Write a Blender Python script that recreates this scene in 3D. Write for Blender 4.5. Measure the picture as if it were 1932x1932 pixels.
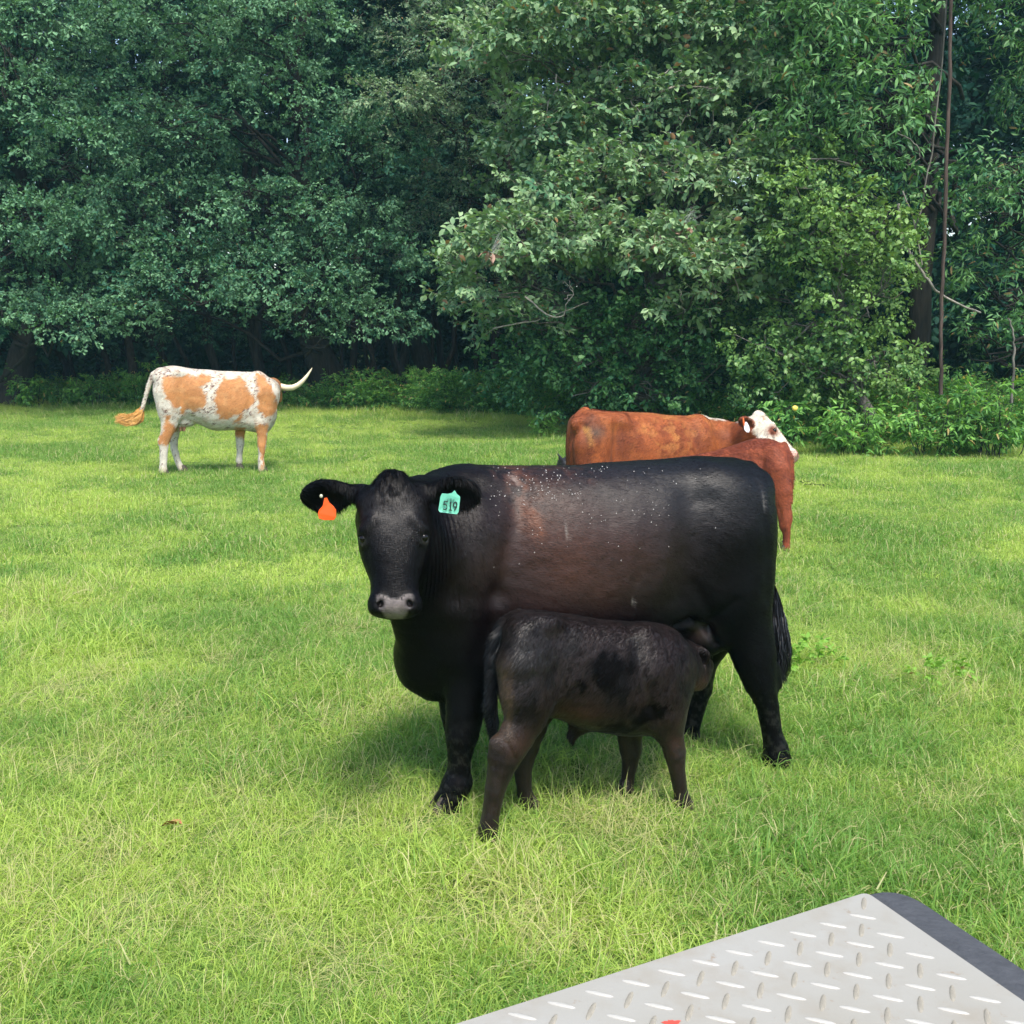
import bpy, math, random
import numpy as np
from mathutils import Vector, Matrix
import openvdb

for o in list(bpy.data.objects):
    bpy.data.objects.remove(o)
SC = bpy.context.scene
COL = SC.collection
rng = np.random.default_rng(7)
random.seed(7)

# ------------------------------------------------------------------ camera, sky, sun, exposure
F_PX = 2071.0            # focal length for a 1932-pixel-wide frame
CAM_H = 1.94
PITCH = math.atan((966 - 612) / F_PX)
cam_d = bpy.data.cameras.new("camera")
cam_d.sensor_width = 36.0
cam_d.lens = 36.0 * F_PX / 1932.0
cam_d.clip_start = 0.05
cam_d.clip_end = 600.0
cam = bpy.data.objects.new("camera", cam_d)
COL.objects.link(cam)
cam.location = (0, 0, CAM_H)
cam.rotation_euler = (math.pi / 2 - PITCH, 0, 0)
SC.camera = cam

SUN_EL = math.radians(60)
SUN_AZ = math.radians(160)      # compass angle of the sun, clockwise from +Y: behind the camera, a little to its right
world = bpy.data.worlds.new("World")
SC.world = world
world.use_nodes = True
wn = world.node_tree
sky = wn.nodes.new("ShaderNodeTexSky")
sky.sky_type = 'NISHITA'
sky.sun_disc = False
sky.sun_elevation = SUN_EL
sky.sun_rotation = SUN_AZ
sky.air_density = 1.0
sky.dust_density = 2.0
sky.ozone_density = 1.0
wn.links.new(sky.outputs[0], wn.nodes["Background"].inputs[0])
wn.nodes["Background"].inputs[1].default_value = 0.15
sun_d = bpy.data.lights.new("sun", 'SUN')
sun_d.energy = 2.4
sun_d.angle = math.radians(14.0)
sun_d.color = (1.0, 0.94, 0.84)
sun = bpy.data.objects.new("sun", sun_d)
COL.objects.link(sun)
_sd = Vector((math.sin(SUN_AZ) * math.cos(SUN_EL), math.cos(SUN_AZ) * math.cos(SUN_EL), math.sin(SUN_EL)))
sun.rotation_euler = _sd.to_track_quat('Z', 'Y').to_euler()
sun.location = (0, 0, 30)
vs = SC.view_settings
vs.view_transform = 'Standard'
vs.look = 'None'
vs.exposure = 1.24
vs.gamma = 1.0
vs.use_curve_mapping = False
SC.cycles.max_bounces = 6
SC.cycles.transparent_max_bounces = 6

# ------------------------------------------------------------------ helpers
_ca, _sa = math.cos(PITCH), math.sin(PITCH)

def ray(px, py):
    u = (px - 966) / F_PX
    v = -(py - 966) / F_PX
    return np.array([u, _ca + v * _sa, -_sa + v * _ca])

def ground_at(px, py, z=0.0):
    d = ray(px, py)
    t = (z - CAM_H) / d[2]
    return np.array([0, 0, CAM_H]) + t * d

def at(px, py, depth):
    d = ray(px, py)
    t = depth / d[1]
    return np.array([0, 0, CAM_H]) + t * d

def smooth01(x):
    x = np.clip(x, 0, 1)
    return x * x * (3 - 2 * x)

def _hash(ix, iy, iz, seed):
    h = (ix.astype(np.int64) * 374761393 + iy.astype(np.int64) * 668265263 + iz.astype(np.int64) * 2147483647 + seed * 144665) & 0x7fffffff
    h = ((h ^ (h >> 13)) * 1274126177) & 0x7fffffff
    h = (h ^ (h >> 16)) & 0xffff
    return h / 65535.0

def vnoise(p, scale=1.0, seed=0):
    """value noise in 0..1 for an (n,3) array"""
    q = np.asarray(p, dtype=np.float64) * scale
    i = np.floor(q).astype(np.int64)
    f = q - i
    f = f * f * (3 - 2 * f)
    r = 0
    for dx in (0, 1):
        for dy in (0, 1):
            for dz in (0, 1):
                w = (f[:, 0] if dx else 1 - f[:, 0]) * (f[:, 1] if dy else 1 - f[:, 1]) * (f[:, 2] if dz else 1 - f[:, 2])
                r = r + w * _hash(i[:, 0] + dx, i[:, 1] + dy, i[:, 2] + dz, seed)
    return r

def fbm(p, scale=1.0, seed=0, oct=3):
    r, a, s = 0, 0.5, 0
    for k in range(oct):
        r = r + a * vnoise(p, scale * 2 ** k, seed + 17 * k)
        s += a
        a *= 0.5
    return r / s

def tag(o, label=None, cat=None, group=None, kind=None):
    if label: o["label"] = label
    if cat: o["category"] = cat
    if group: o["group"] = group
    if kind: o["kind"] = kind
    return o

def empty(name, loc, label, cat, group=None):
    o = bpy.data.objects.new(name, None)
    o.empty_display_size = 0.1
    COL.objects.link(o)
    o.location = loc
    tag(o, label, cat, group)
    return o

def link_mesh(name, me, parent=None):
    o = bpy.data.objects.new(name, me)
    COL.objects.link(o)
    if parent is not None:
        o.parent = parent
        o.matrix_parent_inverse = Matrix.Translation(parent.location).inverted() if parent.rotation_euler.z == 0 else parent.matrix_basis.inverted()
    return o

def np_mesh(name, V, F, mats=(), col=None, smooth=True, mi=None):
    """V (n,3); F list of arrays (m,k) - all quads or all triangles, or a list of such arrays"""
    me = bpy.data.meshes.new(name)
    Fs = F if isinstance(F, list) else [F]
    Fs = [np.asarray(f, dtype=np.int32) for f in Fs if len(f)]
    me.vertices.add(len(V))
    me.vertices.foreach_set("co", np.asarray(V, dtype=np.float32).ravel())
    tot = sum(f.size for f in Fs)
    me.loops.add(tot)
    me.loops.foreach_set("vertex_index", np.concatenate([f.ravel() for f in Fs]))
    cnt = np.concatenate([np.full(len(f), f.shape[1], dtype=np.int32) for f in Fs])
    me.polygons.add(len(cnt))
    me.polygons.foreach_set("loop_start", np.concatenate([[0], np.cumsum(cnt)[:-1]]).astype(np.int32))
    me.polygons.foreach_set("loop_total", cnt)
    me.polygons.foreach_set("use_smooth", np.full(len(cnt), smooth, dtype=bool))
    for m in mats:
        me.materials.append(m)
    if mi is not None:
        me.polygons.foreach_set("material_index", np.asarray(mi, dtype=np.int32))
    if col is not None:
        a = me.color_attributes.new("Col", 'FLOAT_COLOR', 'POINT')
        c = np.ones((len(V), 4), dtype=np.float32)
        c[:, :3] = col
        a.data.foreach_set("color", c.ravel())
    me.update(calc_edges=True)
    return me

def tube(path, radii, seg=8, cap=True, wob=0.0, seed=0):
    """tapered tube along a path; returns V, F(quads)"""
    P = np.asarray(path, float)
    R = np.asarray(radii, float)
    n = len(P)
    T = np.gradient(P, axis=0)
    T /= np.linalg.norm(T, axis=1)[:, None] + 1e-9
    up = np.array([0.13, 0.99, 0.05]) if abs(T[0][2]) > 0.7 else np.array([0, 0, 1.0])
    V = []
    r_ = np.random.default_rng(seed)
    for i in range(n):
        u = np.cross(T[i], up); u /= np.linalg.norm(u) + 1e-9
        v = np.cross(T[i], u)
        up = -np.cross(T[i], u) if False else up
        for k in range(seg):
            a = 2 * math.pi * k / seg
            rr = R[i] * (1 + wob * (r_.random() - 0.5))
            V.append(P[i] + rr * (math.cos(a) * u + math.sin(a) * v))
    F = []
    for i in range(n - 1):
        for k in range(seg):
            a, b = i * seg + k, i * seg + (k + 1) % seg
            F.append((a, b, b + seg, a + seg))
    V = np.array(V)
    if cap:
        V = np.vstack([V, P[:1], P[-1:]])
        c0, c1 = len(V) - 2, len(V) - 1
        for k in range(seg):
            F.append((k, c0, c0, (k + 1) % seg)) if False else None
    return V, np.array(F, dtype=np.int32)

def merge(parts):
    Vs, Fs, o = [], [], 0
    for V, F in parts:
        Vs.append(V); Fs.append(np.asarray(F) + o); o += len(V)
    return np.vstack(Vs), np.vstack(Fs)

# ------------------------------------------------------------------ materials
def new_mat(name):
    m = bpy.data.materials.new(name)
    m.use_nodes = True
    nt = m.node_tree
    b = nt.nodes["Principled BSDF"]
    return m, nt, b

def simple_mat(name, col, rough=0.6, spec=0.4, bump=0.0, scale=40.0, vary=0.0):
    m, nt, b = new_mat(name)
    b.inputs["Roughness"].default_value = rough
    b.inputs["Specular IOR Level"].default_value = spec
    b.inputs["Base Color"].default_value = (*col, 1)
    if bump or vary:
        n = nt.nodes.new("ShaderNodeTexNoise")
        n.inputs["Scale"].default_value = scale
        n.inputs["Detail"].default_value = 6
        tc = nt.nodes.new("ShaderNodeTexCoord")
        nt.links.new(tc.outputs["Object"], n.inputs["Vector"])
        if bump:
            bp = nt.nodes.new("ShaderNodeBump")
            bp.inputs["Strength"].default_value = bump
            bp.inputs["Distance"].default_value = 0.01
            nt.links.new(n.outputs["Fac"], bp.inputs["Height"])
            nt.links.new(bp.outputs[0], b.inputs["Normal"])
        if vary:
            mx = nt.nodes.new("ShaderNodeMixRGB")
            mx.inputs[1].default_value = (*[c * (1 - vary) for c in col], 1)
            mx.inputs[2].default_value = (*[min(1, c * (1 + vary)) for c in col], 1)
            nt.links.new(n.outputs["Fac"], mx.inputs[0])
            nt.links.new(mx.outputs[0], b.inputs["Base Color"])
    return m

def coat_mat(name, rough=0.55, spec=0.35, sheen=0.0, bump=0.25, hair_scale=(260, 60, 60), blotch=0.25):
    """coat whose colour comes from the painted hide pattern (Col), with fine hair grain"""
    m, nt, b = new_mat(name)
    N, L = nt.nodes, nt.links
    vc = N.new("ShaderNodeVertexColor"); vc.layer_name = "Col"
    tc = N.new("ShaderNodeTexCoord")
    mp = N.new("ShaderNodeMapping")
    mp.inputs["Scale"].default_value = hair_scale
    L.new(tc.outputs["Object"], mp.inputs["Vector"])
    n1 = N.new("ShaderNodeTexNoise"); n1.inputs["Scale"].default_value = 1.0; n1.inputs["Detail"].default_value = 5; n1.inputs["Roughness"].default_value = 0.65
    L.new(mp.outputs[0], n1.inputs["Vector"])
    n2 = N.new("ShaderNodeTexNoise"); n2.inputs["Scale"].default_value = 9.0; n2.inputs["Detail"].default_value = 4
    L.new(tc.outputs["Object"], n2.inputs["Vector"])
    mr = N.new("ShaderNodeMapRange"); mr.inputs[1].default_value = 0.3; mr.inputs[2].default_value = 0.7
    mr.inputs[3].default_value = 1 - blotch; mr.inputs[4].default_value = 1 + blotch
    L.new(n1.outputs["Fac"], mr.inputs[0])
    mr2 = N.new("ShaderNodeMapRange"); mr2.inputs[1].default_value = 0.3; mr2.inputs[2].default_value = 0.7
    mr2.inputs[3].default_value = 0.88; mr2.inputs[4].default_value = 1.12
    L.new(n2.outputs["Fac"], mr2.inputs[0])
    mu = N.new("ShaderNodeMath"); mu.operation = 'MULTIPLY'
    L.new(mr.outputs[0], mu.inputs[0]); L.new(mr2.outputs[0], mu.inputs[1])
    vm = N.new("ShaderNodeVectorMath"); vm.operation = 'SCALE'
    L.new(vc.outputs[0], vm.inputs[0]); L.new(mu.outputs[0], vm.inputs["Scale"])
    L.new(vm.outputs[0], b.inputs["Base Color"])
    bp = N.new("ShaderNodeBump"); bp.inputs["Strength"].default_value = bump; bp.inputs["Distance"].default_value = 0.004
    L.new(n1.outputs["Fac"], bp.inputs["Height"])
    L.new(bp.outputs[0], b.inputs["Normal"])
    b.inputs["Roughness"].default_value = rough
    # wet, jet-dark hair shines less broadly than dry hair
    ln = N.new("ShaderNodeRGBToBW"); L.new(vc.outputs[0], ln.inputs[0])
    ms = N.new("ShaderNodeMapRange"); ms.inputs[1].default_value = 0.0008; ms.inputs[2].default_value = 0.006
    ms.inputs[3].default_value = spec * 0.12; ms.inputs[4].default_value = spec
    L.new(ln.outputs[0], ms.inputs[0]); L.new(ms.outputs[0], b.inputs["Specular IOR Level"])
    b.inputs["Sheen Weight"].default_value = sheen
    b.inputs["Sheen Roughness"].default_value = 0.4
    return m

M_EYE = simple_mat("eye_wet_black", (0.004, 0.003, 0.003), 0.16, 0.25)
M_HOOF = simple_mat("hoof_horn", (0.035, 0.028, 0.022), 0.6, 0.3, 0.5, 60, 0.4)
M_HOOF_PALE = simple_mat("hoof_pale", (0.060, 0.048, 0.038), 0.6, 0.3, 0.5, 60, 0.3)

# ------------------------------------------------------------------ solid modelling of animals (distance fields)
class Field:
    def __init__(self, lo, hi, res):
        self.lo = np.array(lo, float); self.res = res
        self.n = np.ceil((np.array(hi) - self.lo) / res).astype(int) + 1
        self.d = np.full(self.n, 1.0, dtype=np.float32)

    def _sub(self, lo, hi):
        a = np.clip(np.floor((np.array(lo) - self.lo) / self.res).astype(int), 0, self.n - 1)
        b = np.clip(np.ceil((np.array(hi) - self.lo) / self.res).astype(int) + 1, 1, self.n)
        ax = [self.lo[i] + self.res * np.arange(a[i], b[i], dtype=np.float32) for i in range(3)]
        X, Y, Z = np.meshgrid(*[x.astype(np.float32) for x in ax], indexing='ij', sparse=True)
        return tuple(slice(a[i], b[i]) for i in range(3)), X, Y, Z

    def _smin(self, sl, e, k):
        a = self.d[sl]
        if k > 0:
            h = np.maximum(k - np.abs(a - e), 0) / k
            self.d[sl] = np.minimum(a, e) - h * h * k * 0.25
        else:
            self.d[sl] = np.minimum(a, e)

    def _smax(self, sl, e, k):
        a = self.d[sl]
        h = np.maximum(k - np.abs(a - e), 0) / k
        self.d[sl] = np.maximum(a, e) + h * h * k * 0.25

    def ell(self, c, r, R=None, k=0.04, sub=False):
        c = np.array(c, float); r = np.array(r, float)
        m = max(r) + 0.1
        sl, X, Y, Z = self._sub(c - m, c + m)
        x, y, z = X - c[0], Y - c[1], Z - c[2]
        if R is not None:
            R = np.array(R)
            x, y, z = (R[0][i] * x + R[1][i] * y + R[2][i] * z for i in range(3))
        else:
            x, y, z = x + 0 * y + 0 * z, y + 0 * x + 0 * z, z + 0 * x + 0 * y
        k0 = np.sqrt((x / r[0]) ** 2 + (y / r[1]) ** 2 + (z / r[2]) ** 2)
        k1 = np.sqrt((x / r[0] ** 2) ** 2 + (y / r[1] ** 2) ** 2 + (z / r[2] ** 2) ** 2) + 1e-6
        e = k0 * (k0 - 1) / k1
        if sub: self._smax(sl, -e, k)
        else: self._smin(sl, e, k)

    def chain(self, pts, k=0.04, lat=None, k2=0.0):
        """pts: (x,y,z,r[,f]) - f squeezes the width across 'lat' (r/f there)"""
        lat = np.array([0, 1.0, 0]) if lat is None else np.array(lat, float)
        P = [np.array(p[:3], float) for p in pts]
        Rr = [p[3] for p in pts]
        Ff = [p[4] if len(p) > 4 else 1.0 for p in pts]
        mr = max(Rr) + 0.08
        lo = np.min(P, axis=0) - mr; hi = np.max(P, axis=0) + mr
        sl, X, Y, Z = self._sub(lo, hi)
        best = None
        for i in range(len(P) - 1):
            a, b = P[i], P[i + 1]
            ba = b - a
            L2 = float(ba @ ba) + 1e-9
            t = np.clip(((X - a[0]) * ba[0] + (Y - a[1]) * ba[1] + (Z - a[2]) * ba[2]) / L2, 0, 1)
            dx = X - a[0] - t * ba[0]; dy = Y - a[1] - t * ba[1]; dz = Z - a[2] - t * ba[2]
            r = Rr[i] + (Rr[i + 1] - Rr[i]) * t
            f = Ff[i] + (Ff[i + 1] - Ff[i]) * t
            dl = dx * lat[0] + dy * lat[1] + dz * lat[2]
            e = np.sqrt(np.maximum(dx * dx + dy * dy + dz * dz + dl * dl * (f * f - 1), 0)) - r
            e = np.where(f > 1, e / np.sqrt(f), e)
            if best is None: best = e
            else:
                kk = k2 if k2 > 0 else min(Rr[i], 0.05) * 0.10
                h = np.maximum(kk - np.abs(best - e), 0) / kk
                best = np.minimum(best, e) - h * h * kk * 0.25
        self._smin(sl, best, k)

    def tube_profile(self, tab, k=0.04, org=(0, 0, 0), R=None):
        """profile tube: rows (s, zwide, up, down, w, e); s axis = R col0, width axis = col1, height axis = col2"""
        T = np.array(tab, float)
        T = T[np.argsort(T[:, 0])]
        org = np.array(org, float)
        R = np.eye(3) if R is None else np.array(R, float)
        # bounds
        c = []
        for row in T:
            for sy in (-1, 1):
                for sz in (-1, 1):
                    loc = np.array([row[0], sy * row[4], row[1] + (row[2] if sz > 0 else -row[3])])
                    c.append(org + R @ loc)
        c = np.array(c)
        sl, X, Y, Z = self._sub(c.min(0) - 0.08, c.max(0) + 0.08)
        x, y, z = X - org[0], Y - org[1], Z - org[2]
        s = R[0, 0] * x + R[1, 0] * y + R[2, 0] * z
        w_ = R[0, 1] * x + R[1, 1] * y + R[2, 1] * z
        h_ = R[0, 2] * x + R[1, 2] * y + R[2, 2] * z
        # smooth interpolation tables
        fs = np.linspace(T[0, 0], T[-1, 0], 400)
        cols = [pchip(T[:, 0], T[:, j], fs) for j in range(1, 6)]
        s0 = s
        sc = np.clip(s, T[0, 0], T[-1, 0])
        zw, up, dn, w, e = [np.interp(sc.ravel(), fs, cc).reshape(sc.shape).astype(np.float32) for cc in cols]
        dz = h_ - zw
        hh = np.where(dz > 0, up, dn)
        nrm = (np.abs(w_ / w) ** e + np.abs(dz / hh) ** e + 1e-9) ** (1 / e)
        d = (nrm - 1) * np.minimum(w, hh) * 0.85
        over = np.maximum(np.maximum(T[0, 0] - s0, s0 - T[-1, 0]), 0)
        d = np.where(over > 0, np.sqrt(np.maximum(d, 0) ** 2 + over ** 2) + np.minimum(d, 0) * 0 + 0.0, d)
        self._smin(sl, d, k)

    def mesh(self, iso=0.0):
        a = np.clip(self.d, -3 * self.res, 3 * self.res).astype(np.float32)
        g = openvdb.FloatGrid(float(3 * self.res))
        g.copyFromArray(a)
        g.transform = openvdb.createLinearTransform(voxelSize=self.res)
        r = g.convertToQuads(isovalue=iso)
        V, Q = np.array(r[0], float), np.array(r[-1], dtype=np.int64)
        V = V + self.lo
        # outward orientation
        A, B, C_, D = V[Q[:, 0]], V[Q[:, 1]], V[Q[:, 2]], V[Q[:, 3]]
        vol = np.einsum('ij,ij->i', A, np.cross(B, C_)).sum() + np.einsum('ij,ij->i', A, np.cross(C_, D)).sum()
        if vol < 0: Q = Q[:, ::-1]
        return V, Q

def pchip(x, y, xi):
    x = np.asarray(x, float); y = np.asarray(y, float)
    h = np.diff(x); d = np.diff(y) / h
    m = np.zeros_like(y)
    m[0], m[-1] = d[0], d[-1]
    for i in range(1, len(x) - 1):
        if d[i - 1] * d[i] > 0:
            w1, w2 = 2 * h[i] + h[i - 1], h[i] + 2 * h[i - 1]
            m[i] = (w1 + w2) / (w1 / d[i - 1] + w2 / d[i])
    j = np.clip(np.searchsorted(x, xi) - 1, 0, len(x) - 2)
    t = (xi - x[j]) / h[j]
    return ((1 + 2 * t) * (1 - t) ** 2 * y[j] + t * (1 - t) ** 2 * h[j] * m[j] + t * t * (3 - 2 * t) * y[j + 1] + t * t * (t - 1) * h[j] * m[j + 1])

def vnormals(V, Q):
    n = np.zeros_like(V)
    A = V[Q[:, 0]]; B = V[Q[:, 1]]; C_ = V[Q[:, 2]]
    fn = np.cross(V[Q[:, 2]] - A, V[Q[:, -1]] - B)
    for j in range(Q.shape[1]):
        np.add.at(n, Q[:, j], fn)
    return n / (np.linalg.norm(n, axis=1)[:, None] + 1e-12)

def relax(V, Q, it=2, lam=0.5):
    n = len(V)
    for _ in range(it):
        s = np.zeros_like(V); c = np.zeros(n)
        k = Q.shape[1]
        for j in range(k):
            a, b = Q[:, j], Q[:, (j + 1) % k]
            for d in range(3):
                s[:, d] += np.bincount(a, V[b, d], n) + np.bincount(b, V[a, d], n)
            c += np.bincount(a, minlength=n) + np.bincount(b, minlength=n)
        V = V + lam * (s / np.maximum(c, 1)[:, None] - V)
    return V

def seg_dist(P, a, b, w=(1, 1, 1)):
    a = np.array(a, float); b = np.array(b, float); w = np.array(w, float)
    ba = (b - a) * w
    pa = (P - a) * w
    t = np.clip((pa @ ba) / (ba @ ba + 1e-9), 0, 1)
    return np.linalg.norm(pa - t[:, None] * ba, axis=1), t

def in_poly(x, y, poly):
    inside = np.zeros(len(x), bool)
    n = len(poly)
    for i in range(n):
        x1, y1 = poly[i]; x2, y2 = poly[(i + 1) % n]
        c = ((y1 > y) != (y2 > y)) & (x < (x2 - x1) * (y - y1) / (y2 - y1 + 1e-12) + x1)
        inside ^= c
    return inside

class Frame:
    """local frame of an animal: s along its heading, n across it towards the camera side, z up"""
    def __init__(self, O, h):
        self.O = np.array([O[0], O[1], 0.0]); h = np.array([h[0], h[1]]); h /= np.linalg.norm(h)
        self.h = np.array([h[0], h[1], 0.0])
        n = np.array([-h[1], h[0], 0.0])
        if n[1] > 0: n = -n
        self.n = n
    def L(self, px, py, off=0.0):
        d = ray(px, py); c = np.array([0, 0, CAM_H])
        t = ((self.O + off * self.n - c) @ self.n) / (d @ self.n)
        p = c + t * d
        return float((p - self.O) @ self.h), float(p[2]), float(t)
    def node(self, px, py, off, hw, f=1.0, extra=0.0):
        s, z, t = self.L(px, py, off)
        return (s, off, z, hw * t / F_PX + extra, f)
    def pt(self, px, py, off=0.0):
        s, z, t = self.L(px, py, off)
        return np.array([s, off, z])
    def world(self, V):
        V = np.atleast_2d(V)
        return self.O + V[:, :1] * self.h + V[:, 1:2] * self.n + np.array([0, 0, 1.0]) * V[:, 2:3]
    def local(self, W):
        W = np.atleast_2d(W) - self.O
        return np.stack([W @ self.h, W @ self.n, W[:, 2]], axis=1)
    def flip(self):
        # (h, n, up) is left-handed when this is negative: faces must be reversed
        return float(np.cross(self.h, self.n)[2]) < 0

def strands(V, Nn, col, flow, count, length, width, lift=0.25, seed=0, mask=None, cvar=0.35, Q=None, jit=0.35):
    """short coat hairs as single thin triangles lying along the flow; returns V,F,col"""
    r = np.random.default_rng(seed)
    if Q is not None:
        A = V[Q[:, 0]]; area = np.linalg.norm(np.cross(V[Q[:, 2]] - A, V[Q[:, 3]] - V[Q[:, 1]]), axis=1)
        if mask is not None: area = area * mask[Q[:, 0]]
        fi = np.searchsorted(np.cumsum(area), r.random(count) * area.sum())
        fi = np.clip(fi, 0, len(Q) - 1)
        w = r.random((count, 4)); w /= w.sum(1)[:, None]
        p = sum(V[Q[fi, j]] * w[:, j:j + 1] for j in range(4))
        vi = Q[fi, 0]
    n = Nn[vi]; c = col[vi]; fl = flow[vi] + jit * (r.random((count, 3)) - 0.5)
    fl = fl - n * np.einsum('ij,ij->i', fl, n)[:, None]
    fl /= np.linalg.norm(fl, axis=1)[:, None] + 1e-9
    side = np.cross(fl, n)
    lf = lift * (0.5 + r.random(count))[:, None]
    Lh = (length * (0.5 + r.random(count)))[:, None] if np.isscalar(length) else (length[vi] * (0.5 + r.random(count)))[:, None]
    base = p - n * 0.001
    tip = base + Lh * (fl * (1 - lf * 0.5) + n * lf)
    a = base - side * width / 2; b = base + side * width / 2
    VV = np.stack([a, b, tip], axis=1).reshape(-1, 3)
    FF = np.arange(count * 3).reshape(-1, 3)
    cc = c * (1 + cvar * (r.random(count) - 0.5) * 2)[:, None]
    return VV, FF, np.repeat(cc, 3, axis=0)

# ================================================================== ANIMALS
def profile_rows(fr, rows):
    """rows: (px, y_top, y_bottom, y_widest or None, half width m, exponent) on the animal's centre plane"""
    out = []
    for px, yt, yb, yw, w, e in rows:
        s, zt, _ = fr.L(px, yt); _, zb, _ = fr.L(px, yb)
        zw = zb + (zt - zb) * (0.52 if yw is None else yw)
        out.append((s, zw, zt - zw, zw - zb, w, e))
    return out

def finish_body(root, fr, V, Q, col, mat, hair=None, name="body"):
    n = vnormals(V, Q)
    W = fr.world(V) - np.array(root.location)
    QQ = Q[:, ::-1] if fr.flip() else Q
    if hair is not None and hair["count"] > 0:
        hv, hf, hc = strands(V, n, col, hair["flow"](V, n), hair["count"], hair["length"](V) if callable(hair["length"]) else hair["length"],
                             hair["width"], hair.get("lift", 0.2), hair.get("seed", 1), hair["mask"](V) if "mask" in hair else None, hair.get("cvar", 0.35), Q, hair.get("jit", 0.35))
        hW = fr.world(hv) - np.array(root.location)
        A = np.vstack([W, hW]); C_ = np.vstack([col, hc])
        me = np_mesh(name, A, [QQ, hf + len(W)], [mat], C_)
        sm = np.ones(len(QQ) + len(hf), bool); sm[len(QQ):] = False
        me.polygons.foreach_set("use_smooth", sm)
    else:
        me = np_mesh(name, W, QQ, [mat], col)
    o = bpy.data.objects.new(name, me)
    COL.objects.link(o)
    o.parent = root
    return o

def part(root, name, fr, V, F, mats, col=None, smooth=True, label=None, parent=None):
    W = fr.world(V) - np.array(root.location)
    F = [f[:, ::-1] for f in F] if isinstance(F, list) else np.asarray(F)[:, ::-1]
    me = np_mesh(name, W, F, mats, col, smooth)
    o = bpy.data.objects.new(name, me); COL.objects.link(o)
    o.parent = parent or root
    if label: o["label"] = label
    return o

def uv_ball(c, r, R=None, nu=20, nv=12):
    V = []
    for i in range(nv + 1):
        th = math.pi * i / nv
        for j in range(nu):
            ph = 2 * math.pi * j / nu
            V.append([math.sin(th) * math.cos(ph), math.sin(th) * math.sin(ph), math.cos(th)])
    V = np.array(V) * np.array(r)
    if R is not None: V = V @ np.array(R).T
    F = []
    for i in range(nv):
        for j in range(nu):
            a, b = i * nu + j, i * nu + (j + 1) % nu
            F.append((a, b, b + nu, a + nu))
    return V + np.array(c), np.array(F)

def hoof(root, fr, c, r, toe, mat, h=0.065, up=(0, 0, 1)):
    """cloven hoof: two claws, the toe pointing along +-s"""
    parts = []
    for sd in (-1, 1):
        V = []; F = []
        n = 14
        for i, (z, k) in enumerate([(0, 1.0), (0.02, 1.0), (h * 0.6, 0.84), (h, 0.68), (h + 0.012, 0.4)]):
            for j in range(n):
                a = 2 * math.pi * j / n
                x = math.cos(a); y = math.sin(a)
                lx = r * (1.25 if x > 0 else 0.85) * x * k - r * 0.25 * (z / h)
                V.append([c[0] + toe * lx, c[1] + sd * r * 0.46 + y * r * 0.46 * k, c[2] + z])
        for i in range(4):
            for j in range(n):
                a, b = i * n + j, i * n + (j + 1) % n
                F.append((a, b, b + n, a + n))
        parts.append((np.array(V), np.array(F)))
    V, F = merge(parts)
    return part(root, "hoof", fr, V, F, [mat])

def hair_lock_mesh(paths, width, taper=True, seed=0):
    """many ribbon hairs: each path (k,3); flat thin ribbons with 3 points"""
    V, F = [], []
    r = np.random.default_rng(seed)
    for P in paths:
        P = np.asarray(P); k = len(P)
        d = P[-1] - P[0]; s = np.cross(d, r.normal(size=3)); s /= np.linalg.norm(s) + 1e-9
        b = len(V)
        for i in range(k):
            w = width * (1 - (i / (k - 1)) * (0.85 if taper else 0))
            V.append(P[i] - s * w / 2); V.append(P[i] + s * w / 2)
        for i in range(k - 1):
            F.append((b + 2 * i, b + 2 * i + 1, b + 2 * i + 3, b + 2 * i + 2))
    return np.array(V), np.array(F)

def switch_hair(root, fr, spine, radii, count, width, mat, name="tail_switch", seed=0, label=None, wav=0.012, lying=False):
    """tail tuft: hairs following a spine curve inside a varying radius"""
    r = np.random.default_rng(seed)
    S = np.array(spine, float); Rr = np.array(radii, float)
    tt = np.linspace(0, 1, len(S))
    paths = []
    for i in range(count):
        t0 = r.random() * 0.55; t1 = min(1.0, t0 + 0.3 + 0.5 * r.random())
        if r.random() < 0.35: t1 = 1.0
        ang = r.random() * 6.28; rad = math.sqrt(r.random())
        ph = r.random() * 6.28
        ts = np.linspace(t0, t1, 7)
        base = np.stack([np.interp(ts, tt, S[:, k]) for k in range(3)], 1)
        rr = np.interp(ts, tt, Rr) * rad
        off = np.stack([np.cos(ang) * rr * (.4 if lying else 1), (.5 if lying else 1) * np.sin(ang) * rr, (np.sin(ang * 1.7 + 1) * rr if lying else np.zeros(7))], 1)
        off += wav * np.stack([np.sin(ts * 14 + ph), np.cos(ts * 11 + ph), (np.cos(ts * 13 + ph) if lying else 0 * ts)], 1) * (ts - t0)[:, None] * 2
        paths.append(base + off)
    V, F = hair_lock_mesh(paths, width, True, seed)
    o = part(root, name, fr, V, F, [mat], label=label)
    return o

def basis(a, c):
    """columns: a (down the face), b (across), c (out of the forehead)"""
    a = np.array(a, float); a /= np.linalg.norm(a)
    c = np.array(c, float); c -= a * (a @ c); c /= np.linalg.norm(c)
    b = np.cross(c, a)
    return np.stack([a, b, c], 1)

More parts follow.
